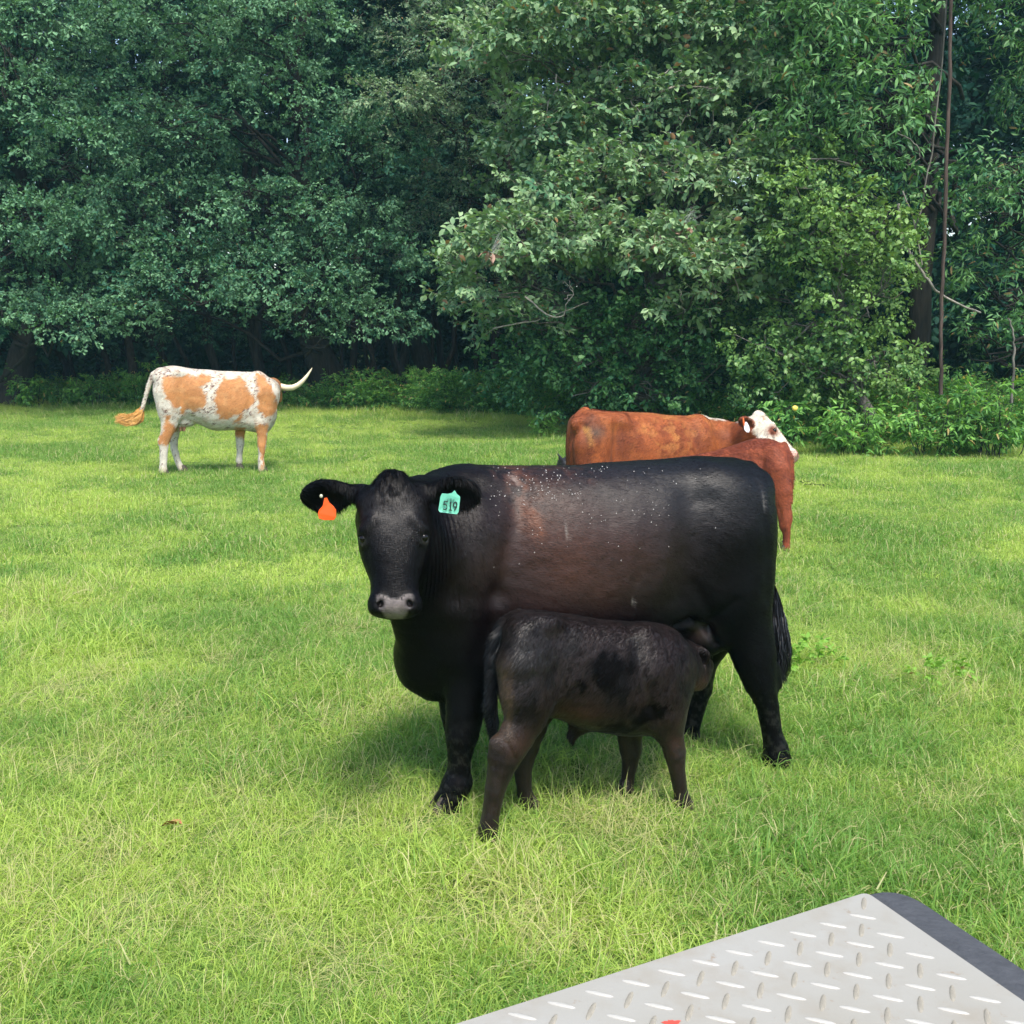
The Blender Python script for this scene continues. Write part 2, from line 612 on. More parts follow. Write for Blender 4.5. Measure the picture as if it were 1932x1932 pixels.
def head_sdf(f, org, B, k, sc=1.0, wide=1.0, polled=True, poll=1.0, neck_k=0.05):
    """cattle head; B columns: a down the face, b across, c out of the face; org = between the ears"""
    org = np.array(org, float)
    def p(t, b, c): return org + sc * (B @ np.array([t, b * wide, c]))
    #        t     zwide   front   back   halfwidth  e
    rows = [(-0.035, -0.045, 0.020, 0.030, 0.030, 2.0),
            (-0.015, -0.045, 0.050, 0.055, 0.062, 2.1),
            (0.03, -0.055, 0.072, 0.080, 0.090, 2.3),
            (0.08, -0.065, 0.085, 0.100, 0.116, 2.5),
            (0.14, -0.075, 0.098, 0.115, 0.126, 2.6),
            (0.20, -0.080, 0.106, 0.130, 0.128, 2.6),
            (0.26, -0.085, 0.112, 0.135, 0.122, 2.4),
            (0.33, -0.080, 0.108, 0.120, 0.106, 2.3),
            (0.40, -0.072, 0.100, 0.085, 0.088, 2.3),
            (0.45, -0.062, 0.092, 0.066, 0.084, 2.3),
            (0.49, -0.054, 0.088, 0.060, 0.092, 2.3),
            (0.525, -0.048, 0.078, 0.054, 0.092, 2.3),
            (0.55, -0.048, 0.056, 0.045, 0.076, 2.2),
            (0.565, -0.048, 0.028, 0.026, 0.044, 2.0)]
    rows = [(r[0] * sc, r[1] * sc, r[2] * sc, r[3] * sc, r[4] * sc * wide, r[5]) for r in rows]
    f.tube_profile(rows, k=k, org=org, R=B)
    S = sc
    # brow ridges, eye bulge, cheek, lips
    for sd in (-1, 1):
        f.chain([tuple(p(0.155, sd * 0.070, 0.004)) + (0.026 * S,), tuple(p(0.190, sd * 0.098, -0.006)) + (0.026 * S,), tuple(p(0.214, sd * 0.114, -0.016)) + (0.019 * S,)], k=0.015 * S)
        f.chain([tuple(p(0.250, sd * 0.094, -0.004)) + (0.015 * S,), tuple(p(0.252, sd * 0.112, -0.022)) + (0.014 * S,)], k=0.012 * S)
        f.chain([tuple(p(0.005, 0, -0.05)) + (0.046 * S,), tuple(p(0.065, sd * 0.098, -0.06)) + (0.040 * S,)], k=0.03 * S)
        f.ell(p(0.222, sd * 0.100, -0.030), (0.036 * S, 0.026 * S, 0.034 * S), B, k=0.02 * S)
        f.ell(p(0.27, sd * 0.07, -0.15), (0.11 * S, 0.04 * S, 0.075 * S), B, k=0.05 * S)
        f.ell(p(0.505, sd * 0.058, -0.005), (0.045 * S, 0.034 * S, 0.040 * S), B, k=0.03 * S)      # nostril wings
        f.ell(p(0.32, sd * 0.118, 0.016), (0.09 * S, 0.035 * S, 0.035 * S), B, k=0.03 * S, sub=True)  # hollow below the eye
    # chin / lower lip
    f.ell(p(0.515, 0, -0.095), (0.05 * S, 0.055 * S, 0.03 * S), B, k=0.03 * S)
    if polled:
        f.ell(p(-0.02, 0, -0.04), (0.045 * S * poll, 0.055 * S, 0.05 * S), B, k=0.04 * S)
    # nostrils
    for sd in (-1, 1):
        f.ell(p(0.510, sd * 0.050, 0.030), (0.017 * S, 0.011 * S, 0.030 * S),
              B @ np.array([[math.cos(0.5), -math.sin(0.5) * sd, 0], [math.sin(0.5) * sd, math.cos(0.5), 0], [0, 0, 1]]), k=0.010 * S, sub=True)
    # eye sockets
    for sd in (-1, 1):
        f.ell(p(0.228, sd * 0.121, -0.006), (0.017 * S, 0.018 * S, 0.020 * S), B, k=0.012 * S, sub=True)
    return p

def ear_sdf(f, base, tip, open_dir, wid, thick=0.020, k=0.02, scoop=0.85, droop=0.0):
    """leaf-shaped, cupped ear from base to tip, opening towards open_dir"""
    base = np.array(base, float); tip = np.array(tip, float)
    u = tip - base; L_ = np.linalg.norm(u); u /= L_
    o = np.array(open_dir, float); o -= u * (u @ o); o /= np.linalg.norm(o)
    w = np.cross(u, o)
    R = np.stack([u, w, o], 1)
    c = base + u * L_ * 0.56
    f.ell(c, (L_ * 0.50, wid, thick * 1.5), R, k=k)
    f.chain([tuple(base - u * 0.02) + (0.032,), tuple(base + u * L_ * 0.3) + (0.026,)], k=0.03)
    f.ell(c + o * thick * 1.5 + u * L_ * 0.03, (L_ * 0.40, wid * scoop, thick * 1.5), R, k=0.008, sub=True)
    return R, c, L_

def spot(P, c, r):
    """gaussian weight about c with radii r"""
    q = (P - np.array(c)) / np.array(r)
    return np.exp(-(q * q).sum(1))

def fringe(f_paths, P0, dirs, length, r):
    pass

# ------------------------------------------------------------------ 1. black cow facing the camera
def black_cow():
    fr = Frame((0.41, 4.616), (-0.949, -0.315))
    L = fr.L
    root = empty("cow", tuple(fr.O), "big black cow with an orange and a green ear tag, facing the camera", "cow", "cattle in the pasture")
    lo = (-1.12, -0.50, 0.0); hi = (1.45, 0.98, 1.52)
    f = Field(lo, hi, 0.0085)
    tab = profile_rows(fr, [
        (1444, 930, 1080, 0.5, 0.10, 2.2),
        (1434, 902, 1120, 0.52, 0.16, 2.2),
        (1416, 878, 1150, 0.56, 0.215, 2.3),
        (1390, 864, 1175, 0.60, 0.255, 2.3),
        (1340, 861, 1190, 0.60, 0.270, 2.3),
        (1260, 866, 1205, 0.54, 0.285, 2.3),
        (1160, 873, 1225, 0.50, 0.305, 2.25),
        (1060, 878, 1240, 0.48, 0.305, 2.2),
        (980, 879, 1250, 0.48, 0.285, 2.2),
        (910, 877, 1262, 0.46, 0.255, 2.2),
        (850, 878, 1290, 0.44, 0.225, 2.2),
        (805, 895, 1300, 0.42, 0.19, 2.2),
        (782, 960, 1294, 0.40, 0.15, 2.2),
        (764, 1060, 1272, 0.45, 0.11, 2.2),
    ])
    f.tube_profile(tab, k=0.03)
    # shoulder blade + upper arm
    for sd in (1, -1):
        f.chain([fr.node(905, 930, sd * 0.08, 28), fr.node(890, 1010, sd * 0.165, 70, 1.4), fr.node(868, 1130, sd * 0.17, 74, 1.2), fr.node(880, 1215, sd * 0.165, 56, 1.2)], k=0.07)
        # haunch
        f.chain([fr.node(1368, 940, sd * 0.13, 50), fr.node(1368, 1010, sd * 0.15, 80, 1.4), fr.node(1374, 1110, sd * 0.15, 76, 1.5)], k=0.07)
        # hip bone (hook) and pin bone
        f.ell(fr.pt(1434, 918, sd * 0.10), (0.05, 0.045, 0.05), k=0.07)
    # near hind leg
    f.chain([fr.node(1388, 1110, .17, 68, 1.5), fr.node(1410, 1190, .18, 50, 1.45), fr.node(1424, 1240, .185, 43, 1.35), fr.node(1434, 1285, .19, 32, 1.25),
             fr.node(1448, 1330, .19, 22, 1.15), fr.node(1457, 1385, .19, 18.5), fr.node(1463, 1410, .19, 22), fr.node(1466, 1430, .19, 26)], k=0.06)
    f.chain([fr.node(1460, 1262, .19, 13, 1.2), fr.node(1466, 1292, .19, 11, 1.2)], k=0.025)   # point of hock
    # far hind leg, stepping under
    f.chain([fr.node(1385, 1110, -.17, 72, 1.5), fr.node(1345, 1190, -.18, 52, 1.4), fr.node(1322, 1250, -.19, 34, 1.3), fr.node(1319, 1300, -.19, 27, 1.2),
             fr.node(1307, 1350, -.19, 19, 1.1), fr.node(1301, 1385, -.19, 16), fr.node(1300, 1412, -.19, 18)], k=0.06)
    # near front leg
    f.chain([fr.node(880, 1200, .15, 62, 1.3), fr.node(884, 1270, .165, 48, 1.3), fr.node(880, 1330, .18, 38, 1.2), fr.node(872, 1385, .19, 31, 1.1), fr.node(867, 1425, .19, 21.5, 1.0),
             fr.node(866, 1452, .19, 21), fr.node(864, 1476, .19, 28), fr.node(852, 1500, .19, 25), fr.node(844, 1516, .19, 27)], k=0.05)
    # far front leg
    f.chain([fr.node(866, 1200, -.13, 55, 1.3), fr.node(858, 1280, -.15, 38, 1.3), fr.node(860, 1340, -.16, 30, 1.2), fr.node(866, 1385, -.17, 26, 1.1), fr.node(868, 1425, -.17, 17),
             fr.node(868, 1462, -.17, 19), fr.node(864, 1480, -.17, 22)], k=0.05)
    # udder
    f.ell(fr.pt(1318, 1190, 0.06), (0.135, 0.15, 0.115), k=0.03)
    f.ell(fr.pt(1335, 1175, -0.04), (0.15, 0.13, 0.12), k=0.06)
    for (dx, dy) in ((-14, .06), (16, .06), (-14, -.06), (16, -.06)):
        a = fr.pt(1322 + dx, 1232, dy)
        f.chain([tuple(a) + (0.017,), tuple(a - np.array([0, 0, .07])) + (0.011,)], k=0.02)
    # flank fold
    f.chain([fr.node(1340, 1120, .17, 30, 1.5), fr.node(1290, 1150, .15, 22, 1.5)], k=0.09)
    # arch of the flank fold with the udder behind it
    f.chain([fr.node(1252, 1176, .15, 9), fr.node(1275, 1160, .17, 9), fr.node(1297, 1152, .18, 9), fr.node(1322, 1160, .19, 9), fr.node(1346, 1180, .19, 9), fr.node(1366, 1210, .19, 8)], k=0.035)
    # tail
    f.chain([fr.node(1415, 884, 0, 14), fr.node(1436, 902, 0, 12), fr.node(1449, 950, 0.02, 10), fr.node(1453, 1050, 0.03, 8), fr.node(1455, 1125, 0.05, 8)], k=0.03)
    # head, turned to the camera
    hc = fr.local(at(741, 912, 3.86))[0]
    camv = fr.local(np.array([[0, 0, CAM_H]]))[0] - hc
    flat = camv.copy(); flat[2] = 0; flat /= np.linalg.norm(flat)
    a = np.array([0, 0, -1.0]) * math.cos(math.radians(19)) + flat * math.sin(math.radians(19))
    # slight roll so the poll leans as in the photograph
    side = np.cross(np.array([0, 0, 1.0]), flat)
    B = basis(a, flat)
    # neck: from the shoulders to the back of the head
    w0 = fr.pt(900, 1055, 0.0)
    back = hc + B @ np.array([0.10, 0, -0.16])
    mid = (w0 * 0.5 + back * 0.5) + np.array([0.10, 0.02, 0.0])
    f.chain([tuple(w0) + (0.215, 1.3), tuple(w0 * 0.62 + mid * 0.38) + (0.195, 1.25), tuple(mid) + (0.175, 1.15), tuple(back) + (0.135, 1.0)], k=0.10, lat=(0, 0, 0))
    # crest of the neck
    f.chain([fr.node(885, 925, 0, 30), tuple((fr.pt(840, 925, 0.0) * .5 + (hc + B @ np.array([0.02, 0, -0.13])) * .5)) + (0.07,), tuple(hc + B @ np.array([0.03, 0, -0.10])) + (0.06,)], k=0.05)
    # throat and dewlap down to the brisket
    thr = hc + B @ np.array([0.25, 0.0, -0.21]) + np.array([-0.05, 0, 0])
    br = fr.pt(806, 1245, 0.02)
    f.chain([tuple(thr) + (0.085,), tuple(thr * .5 + br * .5 + np.array([0.035, 0, 0.0])) + (0.08, 1.2), tuple(br) + (0.10, 1.2), tuple(fr.pt(830, 1270, 0)) + (0.09, 1.2)], k=0.10)
    f.ell(fr.pt(800, 1232, 0.02), (0.11, 0.12, 0.14), k=0.06)
    p = head_sdf(f, hc, B, k=0.045, sc=0.845, wide=1.20)
    # ears
    eb = [p(0.075, -0.105, -0.05), p(0.075, 0.105, -0.05)]
    # which b side lies to the left of the picture?
    bl = -1 if (fr.world(p(0, -0.1, 0))[0][0] < fr.world(p(0, 0.1, 0))[0][0]) else 1
    p3 = lambda px, py, dep: fr.local(at(px, py, dep))[0]
    earL_t = p3(570, 940, 3.93); earL_b = p3(672, 930, 3.93)
    earR_t = p3(903, 930, 3.93); earR_b = p3(805, 925, 3.93)
    od = flat * 1.0 + np.array([0, 0, -0.35])
    ear_sdf(f, earL_b, earL_t, od, 0.068, 0.016)
    ear_sdf(f, earR_b, earR_t, od, 0.068, 0.016)
    V, Q = f.mesh()
    V = relax(V, Q, 2)
    n = vnormals(V, Q)
    # ---- relief: muscle, ribs, folds
    d = np.zeros(len(V))
    near = smooth01(V[:, 1] / 0.06 + 0.5)
    def groove(px0, py0, px1, py1, off, w, depth, only=True):
        nonlocal d
        a_, b_ = fr.pt(px0, py0, off), fr.pt(px1, py1, off)
        dist, t = seg_dist(V, a_, b_, (1, 0.25, 1))
        g = np.exp(-(dist / w) ** 2) * (near if only else 1)
        d -= depth * g
    groove(1000, 905, 935, 1120, 0.25, 0.05, 0.017)      # behind the shoulder blade
    groove(935, 1120, 905, 1230, 0.25, 0.045, 0.014)
    groove(845, 930, 850, 1120, 0.22, 0.045, 0.015)      # before the shoulder
    groove(1315, 950, 1290, 1120, 0.27, 0.09, 0.032)     # flank hollow before the haunch
    groove(1425, 960, 1433, 1120, 0.2, 0.03, 0.008)
    groove(1350, 885, 1335, 905, 0.2, 0.055, -0.014)
    groove(915, 905, 880, 1090, 0.22, 0.05, -0.010)
    groove(1430, 915, 1418, 950, 0.15, 0.04, -0.010)
    groove(1250, 915, 1215, 1080, 0.28, 0.06, 0.006)
    groove(1300, 1100, 1335, 1160, 0.2, 0.03, 0.010)
    groove(1380, 1130, 1340, 1180, 0.25, 0.03, 0.010)
    groove(925, 1180, 935, 1240, 0.25, 0.02, 0.010)
    groove(1268, 1178, 1297, 1168, 0.2, 0.016, 0.022)
    groove(1297, 1168, 1335, 1188, 0.2, 0.016, 0.022)
    groove(1335, 1188, 1350, 1215, 0.2, 0.016, 0.018)
    # faint ribs
    sx = V[:, 0]
    rib = np.sin((sx + 0.25 * V[:, 2]) * 2 * math.pi / 0.085)
    ribm = np.exp(-((sx - fr.pt(1130, 1050)[0]) / 0.30) ** 2) * np.exp(-((V[:, 2] - 0.95) / 0.22) ** 2)
    d += 0.0009 * rib * ribm
    # vertical folds of skin on the bent neck
    nk = p3(850, 1010, 4.1)
    nw = np.exp(-((V[:, 0] - nk[0]) / 0.13) ** 2) * smooth01((V[:, 2] - 0.72) / 0.25) * smooth01((1.30 - V[:, 2]) / 0.12) * smooth01((V[:, 1] - 0.02) / 0.1)
    hd = np.linalg.norm(V - (hc + B @ np.array([0.2, 0, -0.05])), axis=1)
    nw *= smooth01((hd - 0.17) / 0.05)
    ww = V[:, 0] + 0.015 * (vnoise(V, 6, 3) - 0.5) + 0.06 * (1.1 - V[:, 2])
    d += 0.0085 * nw * (0.4 + 1.2 * vnoise(V * np.array([1, 1, .2]), 18, 8)) * (np.abs(np.sin(ww * math.pi / 0.019)) - 0.6)
    d += 0.012 * (fbm(V, 5, 11, 2) - 0.5) + 0.004 * (fbm(V, 26, 12, 2) - 0.5) + 0.0016 * (fbm(V * np.array([.45, 1, 1]), 110, 13, 2) - 0.5)
    # curls on the poll
    cp = p(-0.01, 0, 0.0)
    d += 0.012 * np.exp(-(np.linalg.norm(V - cp, axis=1) / 0.075) ** 2) * (fbm(V, 38, 5, 2) - 0.35) * 2
    V = V + n * d[:, None]
    # ---- coat colour
    black = np.array([0.0018, 0.0018, 0.0023]); brown = np.array([0.030, 0.0110, 0.0070]); rust = np.array([0.105, 0.036, 0.016])
    col = np.tile(black, (len(V), 1))
    def blend(w, c):
        nonlocal col
        w = np.clip(w, 0, 1)[:, None]; col = col * (1 - w) + np.array(c) * w
    m = fbm(V, 7, 21)
    topside = smooth01((V[:, 2] - 0.6) / 0.5)
    blend(spot(V, fr.pt(1090, 1040, .28), (.36, .5, .22)) * (0.45 + 0.8 * m), brown * 1.3)
    blend(0.30 * spot(V, fr.pt(1250, 930, .2), (.45, .5, .12)), (0.02, 0.019, 0.02))  # grey sheen along the back and rump, painted into the coat
    dd, t = seg_dist(V, fr.pt(985, 905, .18), fr.pt(1010, 985, .26), (1, .3, 1))
    st = fbm(V * np.array([1, 1, 0.35]), 40, 31)
    blend(np.exp(-(dd / 0.055) ** 2) * smooth01((st - 0.30) / 0.35) * 0.75, rust)
    dd, t = seg_dist(V, fr.pt(1020, 930, .18), fr.pt(1075, 1060, .26), (1, .3, 1))
    blend(np.exp(-(dd / 0.13) ** 2) * (.3 + st * .6) * 0.40, rust * .55)
    dd, t = seg_dist(V, fr.pt(1005, 975, .25), fr.pt(1022, 1005, .28), (1, .3, 1))
    blend(np.exp(-(dd / 0.026) ** 2) * smooth01((st - 0.2) / 0.3) * 0.6, rust * 1.2)
    dd, t = seg_dist(V, fr.pt(940, 885, .1), fr.pt(1100, 895, .12), (1, .3, 1))
    blend(np.exp(-(dd / 0.05) ** 2) * smooth01((st - 0.45) / 0.25) * 0.35, rust * 0.6)
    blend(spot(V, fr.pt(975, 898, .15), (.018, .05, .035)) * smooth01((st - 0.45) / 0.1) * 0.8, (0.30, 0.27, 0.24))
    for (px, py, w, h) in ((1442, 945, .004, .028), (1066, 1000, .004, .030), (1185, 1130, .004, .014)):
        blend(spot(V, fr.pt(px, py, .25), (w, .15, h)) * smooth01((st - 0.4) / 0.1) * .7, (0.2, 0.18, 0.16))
    blend(spot(V, fr.pt(1312, 1190, .15), (.05, .2, .04)) * .7, (0.030, 0.017, 0.013))
    # dried mud on the lower legs
    blend(0.12 * smooth01((0.42 - V[:, 2]) / 0.2) * smooth01((fbm(V, 55, 41) - 0.48) / 0.2), (0.05, 0.042, 0.034))
    # face
    loc = (V - hc) @ B
    tt_, bb, cc = loc[:, 0], loc[:, 1], loc[:, 2]
    face = (np.abs(bb) < 0.13) & (tt_ < 0.6) & (tt_ > -0.05) & (cc > -0.12)
    blend(face * np.exp(-((tt_ - 0.1) / 0.1) ** 2 - (bb / 0.1) ** 2) * 0.5, (0.014, 0.010, 0.009))
    tn, bn = tt_ / 0.845, bb / (0.845 * 1.2)
    nose = face * smooth01((0.063 - 0.55 * np.maximum(tn - 0.51, 0) - np.abs(bn)) / 0.006) * smooth01((tn - (0.476 + 0.010 * np.cos(bn / 0.05 * 3.1))) / 0.008) * smooth01((cc + 0.035) / 0.012)
    mott = fbm(V, 90, 51)
    blend(nose, (0.13, 0.108, 0.102)); blend(nose * smooth01((mott - 0.55) / 0.1) * 0.5, (0.06, 0.05, 0.05))
    for sd in (-1, 1):
        blend(spot(V, p(0.510, sd * 0.050, 0.022), (.020, .015, .028)) * 1.3 * face, (0.004, 0.003, 0.003))
        blend(spot(V, p(0.242, sd * 0.115, -0.006), (.012, .014, .012)) * 0.8, (0.07, 0.06, 0.05))
    def flow(P, N_):
        fl = np.tile(np.array([-1.0, 0, -0.55]), (len(P), 1))
        up = smooth01((P[:, 2] - 1.15) / 0.2); fl[:, 2] += 0.3 * up
        leg = smooth01((0.62 - P[:, 2]) / 0.15)[:, None]; fl = fl * (1 - leg) + np.array([-0.15, 0, -1]) * leg
        nk_ = np.exp(-((P[:, 0] - nk[0]) / 0.2) ** 2)[:, None]; fl = fl * (1 - nk_) + np.array([-.25, 0, -1]) * nk_
        hd_ = np.linalg.norm(P - (hc + B @ np.array([0.2, 0, -0.05])), axis=1)
        fw = smooth01((0.36 - hd_) / 0.06)[:, None]
        return fl * (1 - fw) + B[:, 0] * fw
    def hl(P):
        L_ = np.full(len(P), 0.016)
        dp = np.linalg.norm(P - p(-0.01, 0, -0.02), axis=1)
        L_ += 0.022 * np.exp(-(dp / 0.07) ** 2)
        for e in (earL_b * .35 + earL_t * .65, earR_b * .35 + earR_t * .65):
            L_ += 0.020 * np.exp(-(np.linalg.norm(P - e, axis=1) / 0.10) ** 2)
        return L_
    def hm(P):
        l = (P - hc) @ B
        noze = (l[:, 0] > 0.40) & (l[:, 0] < 0.50) & (np.abs(l[:, 1]) < 0.075) & (l[:, 2] > -0.06)
        dp = np.linalg.norm(P - p(-0.01, 0, -0.02), axis=1)
        m_ = np.where(noze, 0.0, 1.0) + 2.5 * np.exp(-(dp / 0.07) ** 2)
        for e in (earL_b * .35 + earL_t * .65, earR_b * .35 + earR_t * .65):
            m_ += 3.0 * np.exp(-(np.linalg.norm(P - e, axis=1) / 0.10) ** 2)
        m_ *= smooth01(P[:, 1] / 0.1 + 1.2)
        return m_
    mat = coat_mat("black_cow_coat", 0.42, 0.27, 0.0, 0.45, (70, 200, 200), 0.3)
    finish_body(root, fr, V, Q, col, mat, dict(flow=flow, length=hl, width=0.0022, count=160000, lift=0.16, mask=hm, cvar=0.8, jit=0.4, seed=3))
    # eyes
    for sd in (-1, 1):
        Ve, Fe = uv_ball(p(0.229, sd * 0.104, -0.017), (0.0170,) * 3)
        part(root, "eye", fr, Ve, Fe, [M_EYE])
    # hooves
    for (px, py, off, r, mt) in ((838, 1523, .19, .058, M_HOOF_PALE), (1464, 1436, .19, .050, M_HOOF_PALE), (862, 1480, -.17, .055, M_HOOF), (1300, 1414, -.19, .040, M_HOOF)):
        s, z, t = L(px, py, off)
        hoof(root, fr, (s - 0.01, off, 0.0), r, 1, mt)
    # tail switch
    M_SW = simple_mat("black_tail_hair", (0.006, 0.006, 0.007), 0.35, 0.5)
    sp = [fr.pt(1459, 1105, .05), fr.pt(1464, 1150, .07), fr.pt(1471, 1200, .12), fr.pt(1477, 1242, .14), fr.pt(1472, 1286, .14)]
    switch_hair(root, fr, sp, [0.012, 0.034, 0.046, 0.042, 0.014], 1100, 0.0035, M_SW, seed=2, wav=.022)
    # ear tags
    def tag_mesh(outline, neck_y, depth_pts, mat, label):
        """outline in pixels; depth_pts = world depth of the tag plane"""
        pts = [fr.local(at(x, y, depth_pts + 0.012 * math.sin((x - outline[0][0]) / 15)))[0] for x, y in outline]
        P = np.array(pts); nrm = flat
        th = 0.0025
        Vt = np.vstack([P + nrm * th, P - nrm * th])
        k = len(P)
        me_f = [tuple(range(k)), tuple(range(2 * k - 1, k - 1, -1))] + [(i, i + k, (i + 1) % k + k, (i + 1) % k) for i in range(k)]
        me = bpy.data.meshes.new("ear_tag")
        me.from_pydata([tuple(v) for v in (fr.world(Vt) - fr.O)], [], me_f)
        me.materials.append(mat); me.update()
        o = bpy.data.objects.new("ear_tag", me); COL.objects.link(o); o.parent = root; o["label"] = label
        return o, P
    org_m = simple_mat("orange_plastic", (0.85, 0.095, 0.014), 0.42, 0.4, 0.05, 200, 0.05)
    grn_m = simple_mat("mint_plastic", (0.15, 0.50, 0.36), 0.45, 0.4, 0.05, 60, 0.14)
    o1 = [(612, 940), (617, 939), (621, 948), (629, 955), (634, 962), (634, 975), (630, 981), (612, 981), (602, 978), (600, 968), (602, 962), (609, 954)]
    tag_mesh(o1, 0, 3.86, org_m, "blank orange teardrop ear tag")
    o2 = [(858, 925), (862, 932), (868, 937), (868, 941), (865, 966), (862, 970), (830, 966), (827, 962), (831, 937), (834, 931), (845, 932), (853, 930)]
    ot, P2 = tag_mesh(o2, 0, 3.855, grn_m, "mint green ear tag marked 519")
    # button of the orange tag
    Vb, Fb = uv_ball(fr.local(at(606, 936, 3.85))[0], (0.006, 0.006, 0.007), nu=10, nv=6)
    part(root, "tag_button", fr, Vb, Fb, [simple_mat("pale_button", (0.5, 0.48, 0.35), 0.4)])
    # the number 519 in brush strokes
    ink = simple_mat("black_marker", (0.012, 0.014, 0.016), 0.7)
    def digit(strokes, cx, cy, w, h, seed):
        parts_ = []
        for st_ in strokes:
            pts = []
            for (x, y) in st_:
                px_, py_ = cx + x * w, cy - y * h
                px_ += -0.10 * (py_ - 955); py_ += 0.06 * (px_ - 847)
                pts.append(fr.local(at(px_, py_, 3.855 + 0.012 * math.sin((px_ - 858) / 15)))[0] + flat * 0.0034)
            Vv, Ff = tube(pts, [0.0021] * len(pts), 6, False)
            parts_.append((Vv, Ff))
        return merge(parts_)
    arc = lambda cx, cy, rx, ry, a0, a1, n_=9: [(cx + rx * math.cos(math.radians(a0 + (a1 - a0) * i / (n_ - 1))), cy + ry * math.sin(math.radians(a0 + (a1 - a0) * i / (n_ - 1)))) for i in range(n_)]
    five = [[(0.9, 1.0), (0.15, 1.0), (0.1, 0.58)] + arc(0.42, 0.32, 0.45, 0.32, 120, -140)]
    one = [[(0.2, 0.78), (0.5, 1.0), (0.5, 0.0)], [(0.15, 0.0), (0.85, 0.0)]]
    nine = [arc(0.5, 0.70, 0.38, 0.30, 0, 360, 13), [(0.88, 0.72), (0.80, 0.3), (0.45, 0.0)]]
    for dg, cx in ((five, 836), (one, 846), (nine, 854)):
        Vv, Ff = digit(dg, cx, 962, 8.5, 16, 0)
        part(root, "number", fr, Vv, Ff, [ink], parent=ot)
    # two faint small marks above the number
    for cx in (842, 848, 853):
        Vv, Ff = digit([[(0, 0), (0.7, 1)]] if cx != 848 else [[(0, 1), (0.4, 0), (0.8, 1)]], cx, 944, 3.4, 4.0, 0)
        part(root, "number", fr, Vv * 1.0, Ff, [simple_mat("faded_marker", (0.08, 0.25, 0.19), 0.7)], parent=ot)
    return fr, V, Q, vnormals(V, Q), col, root

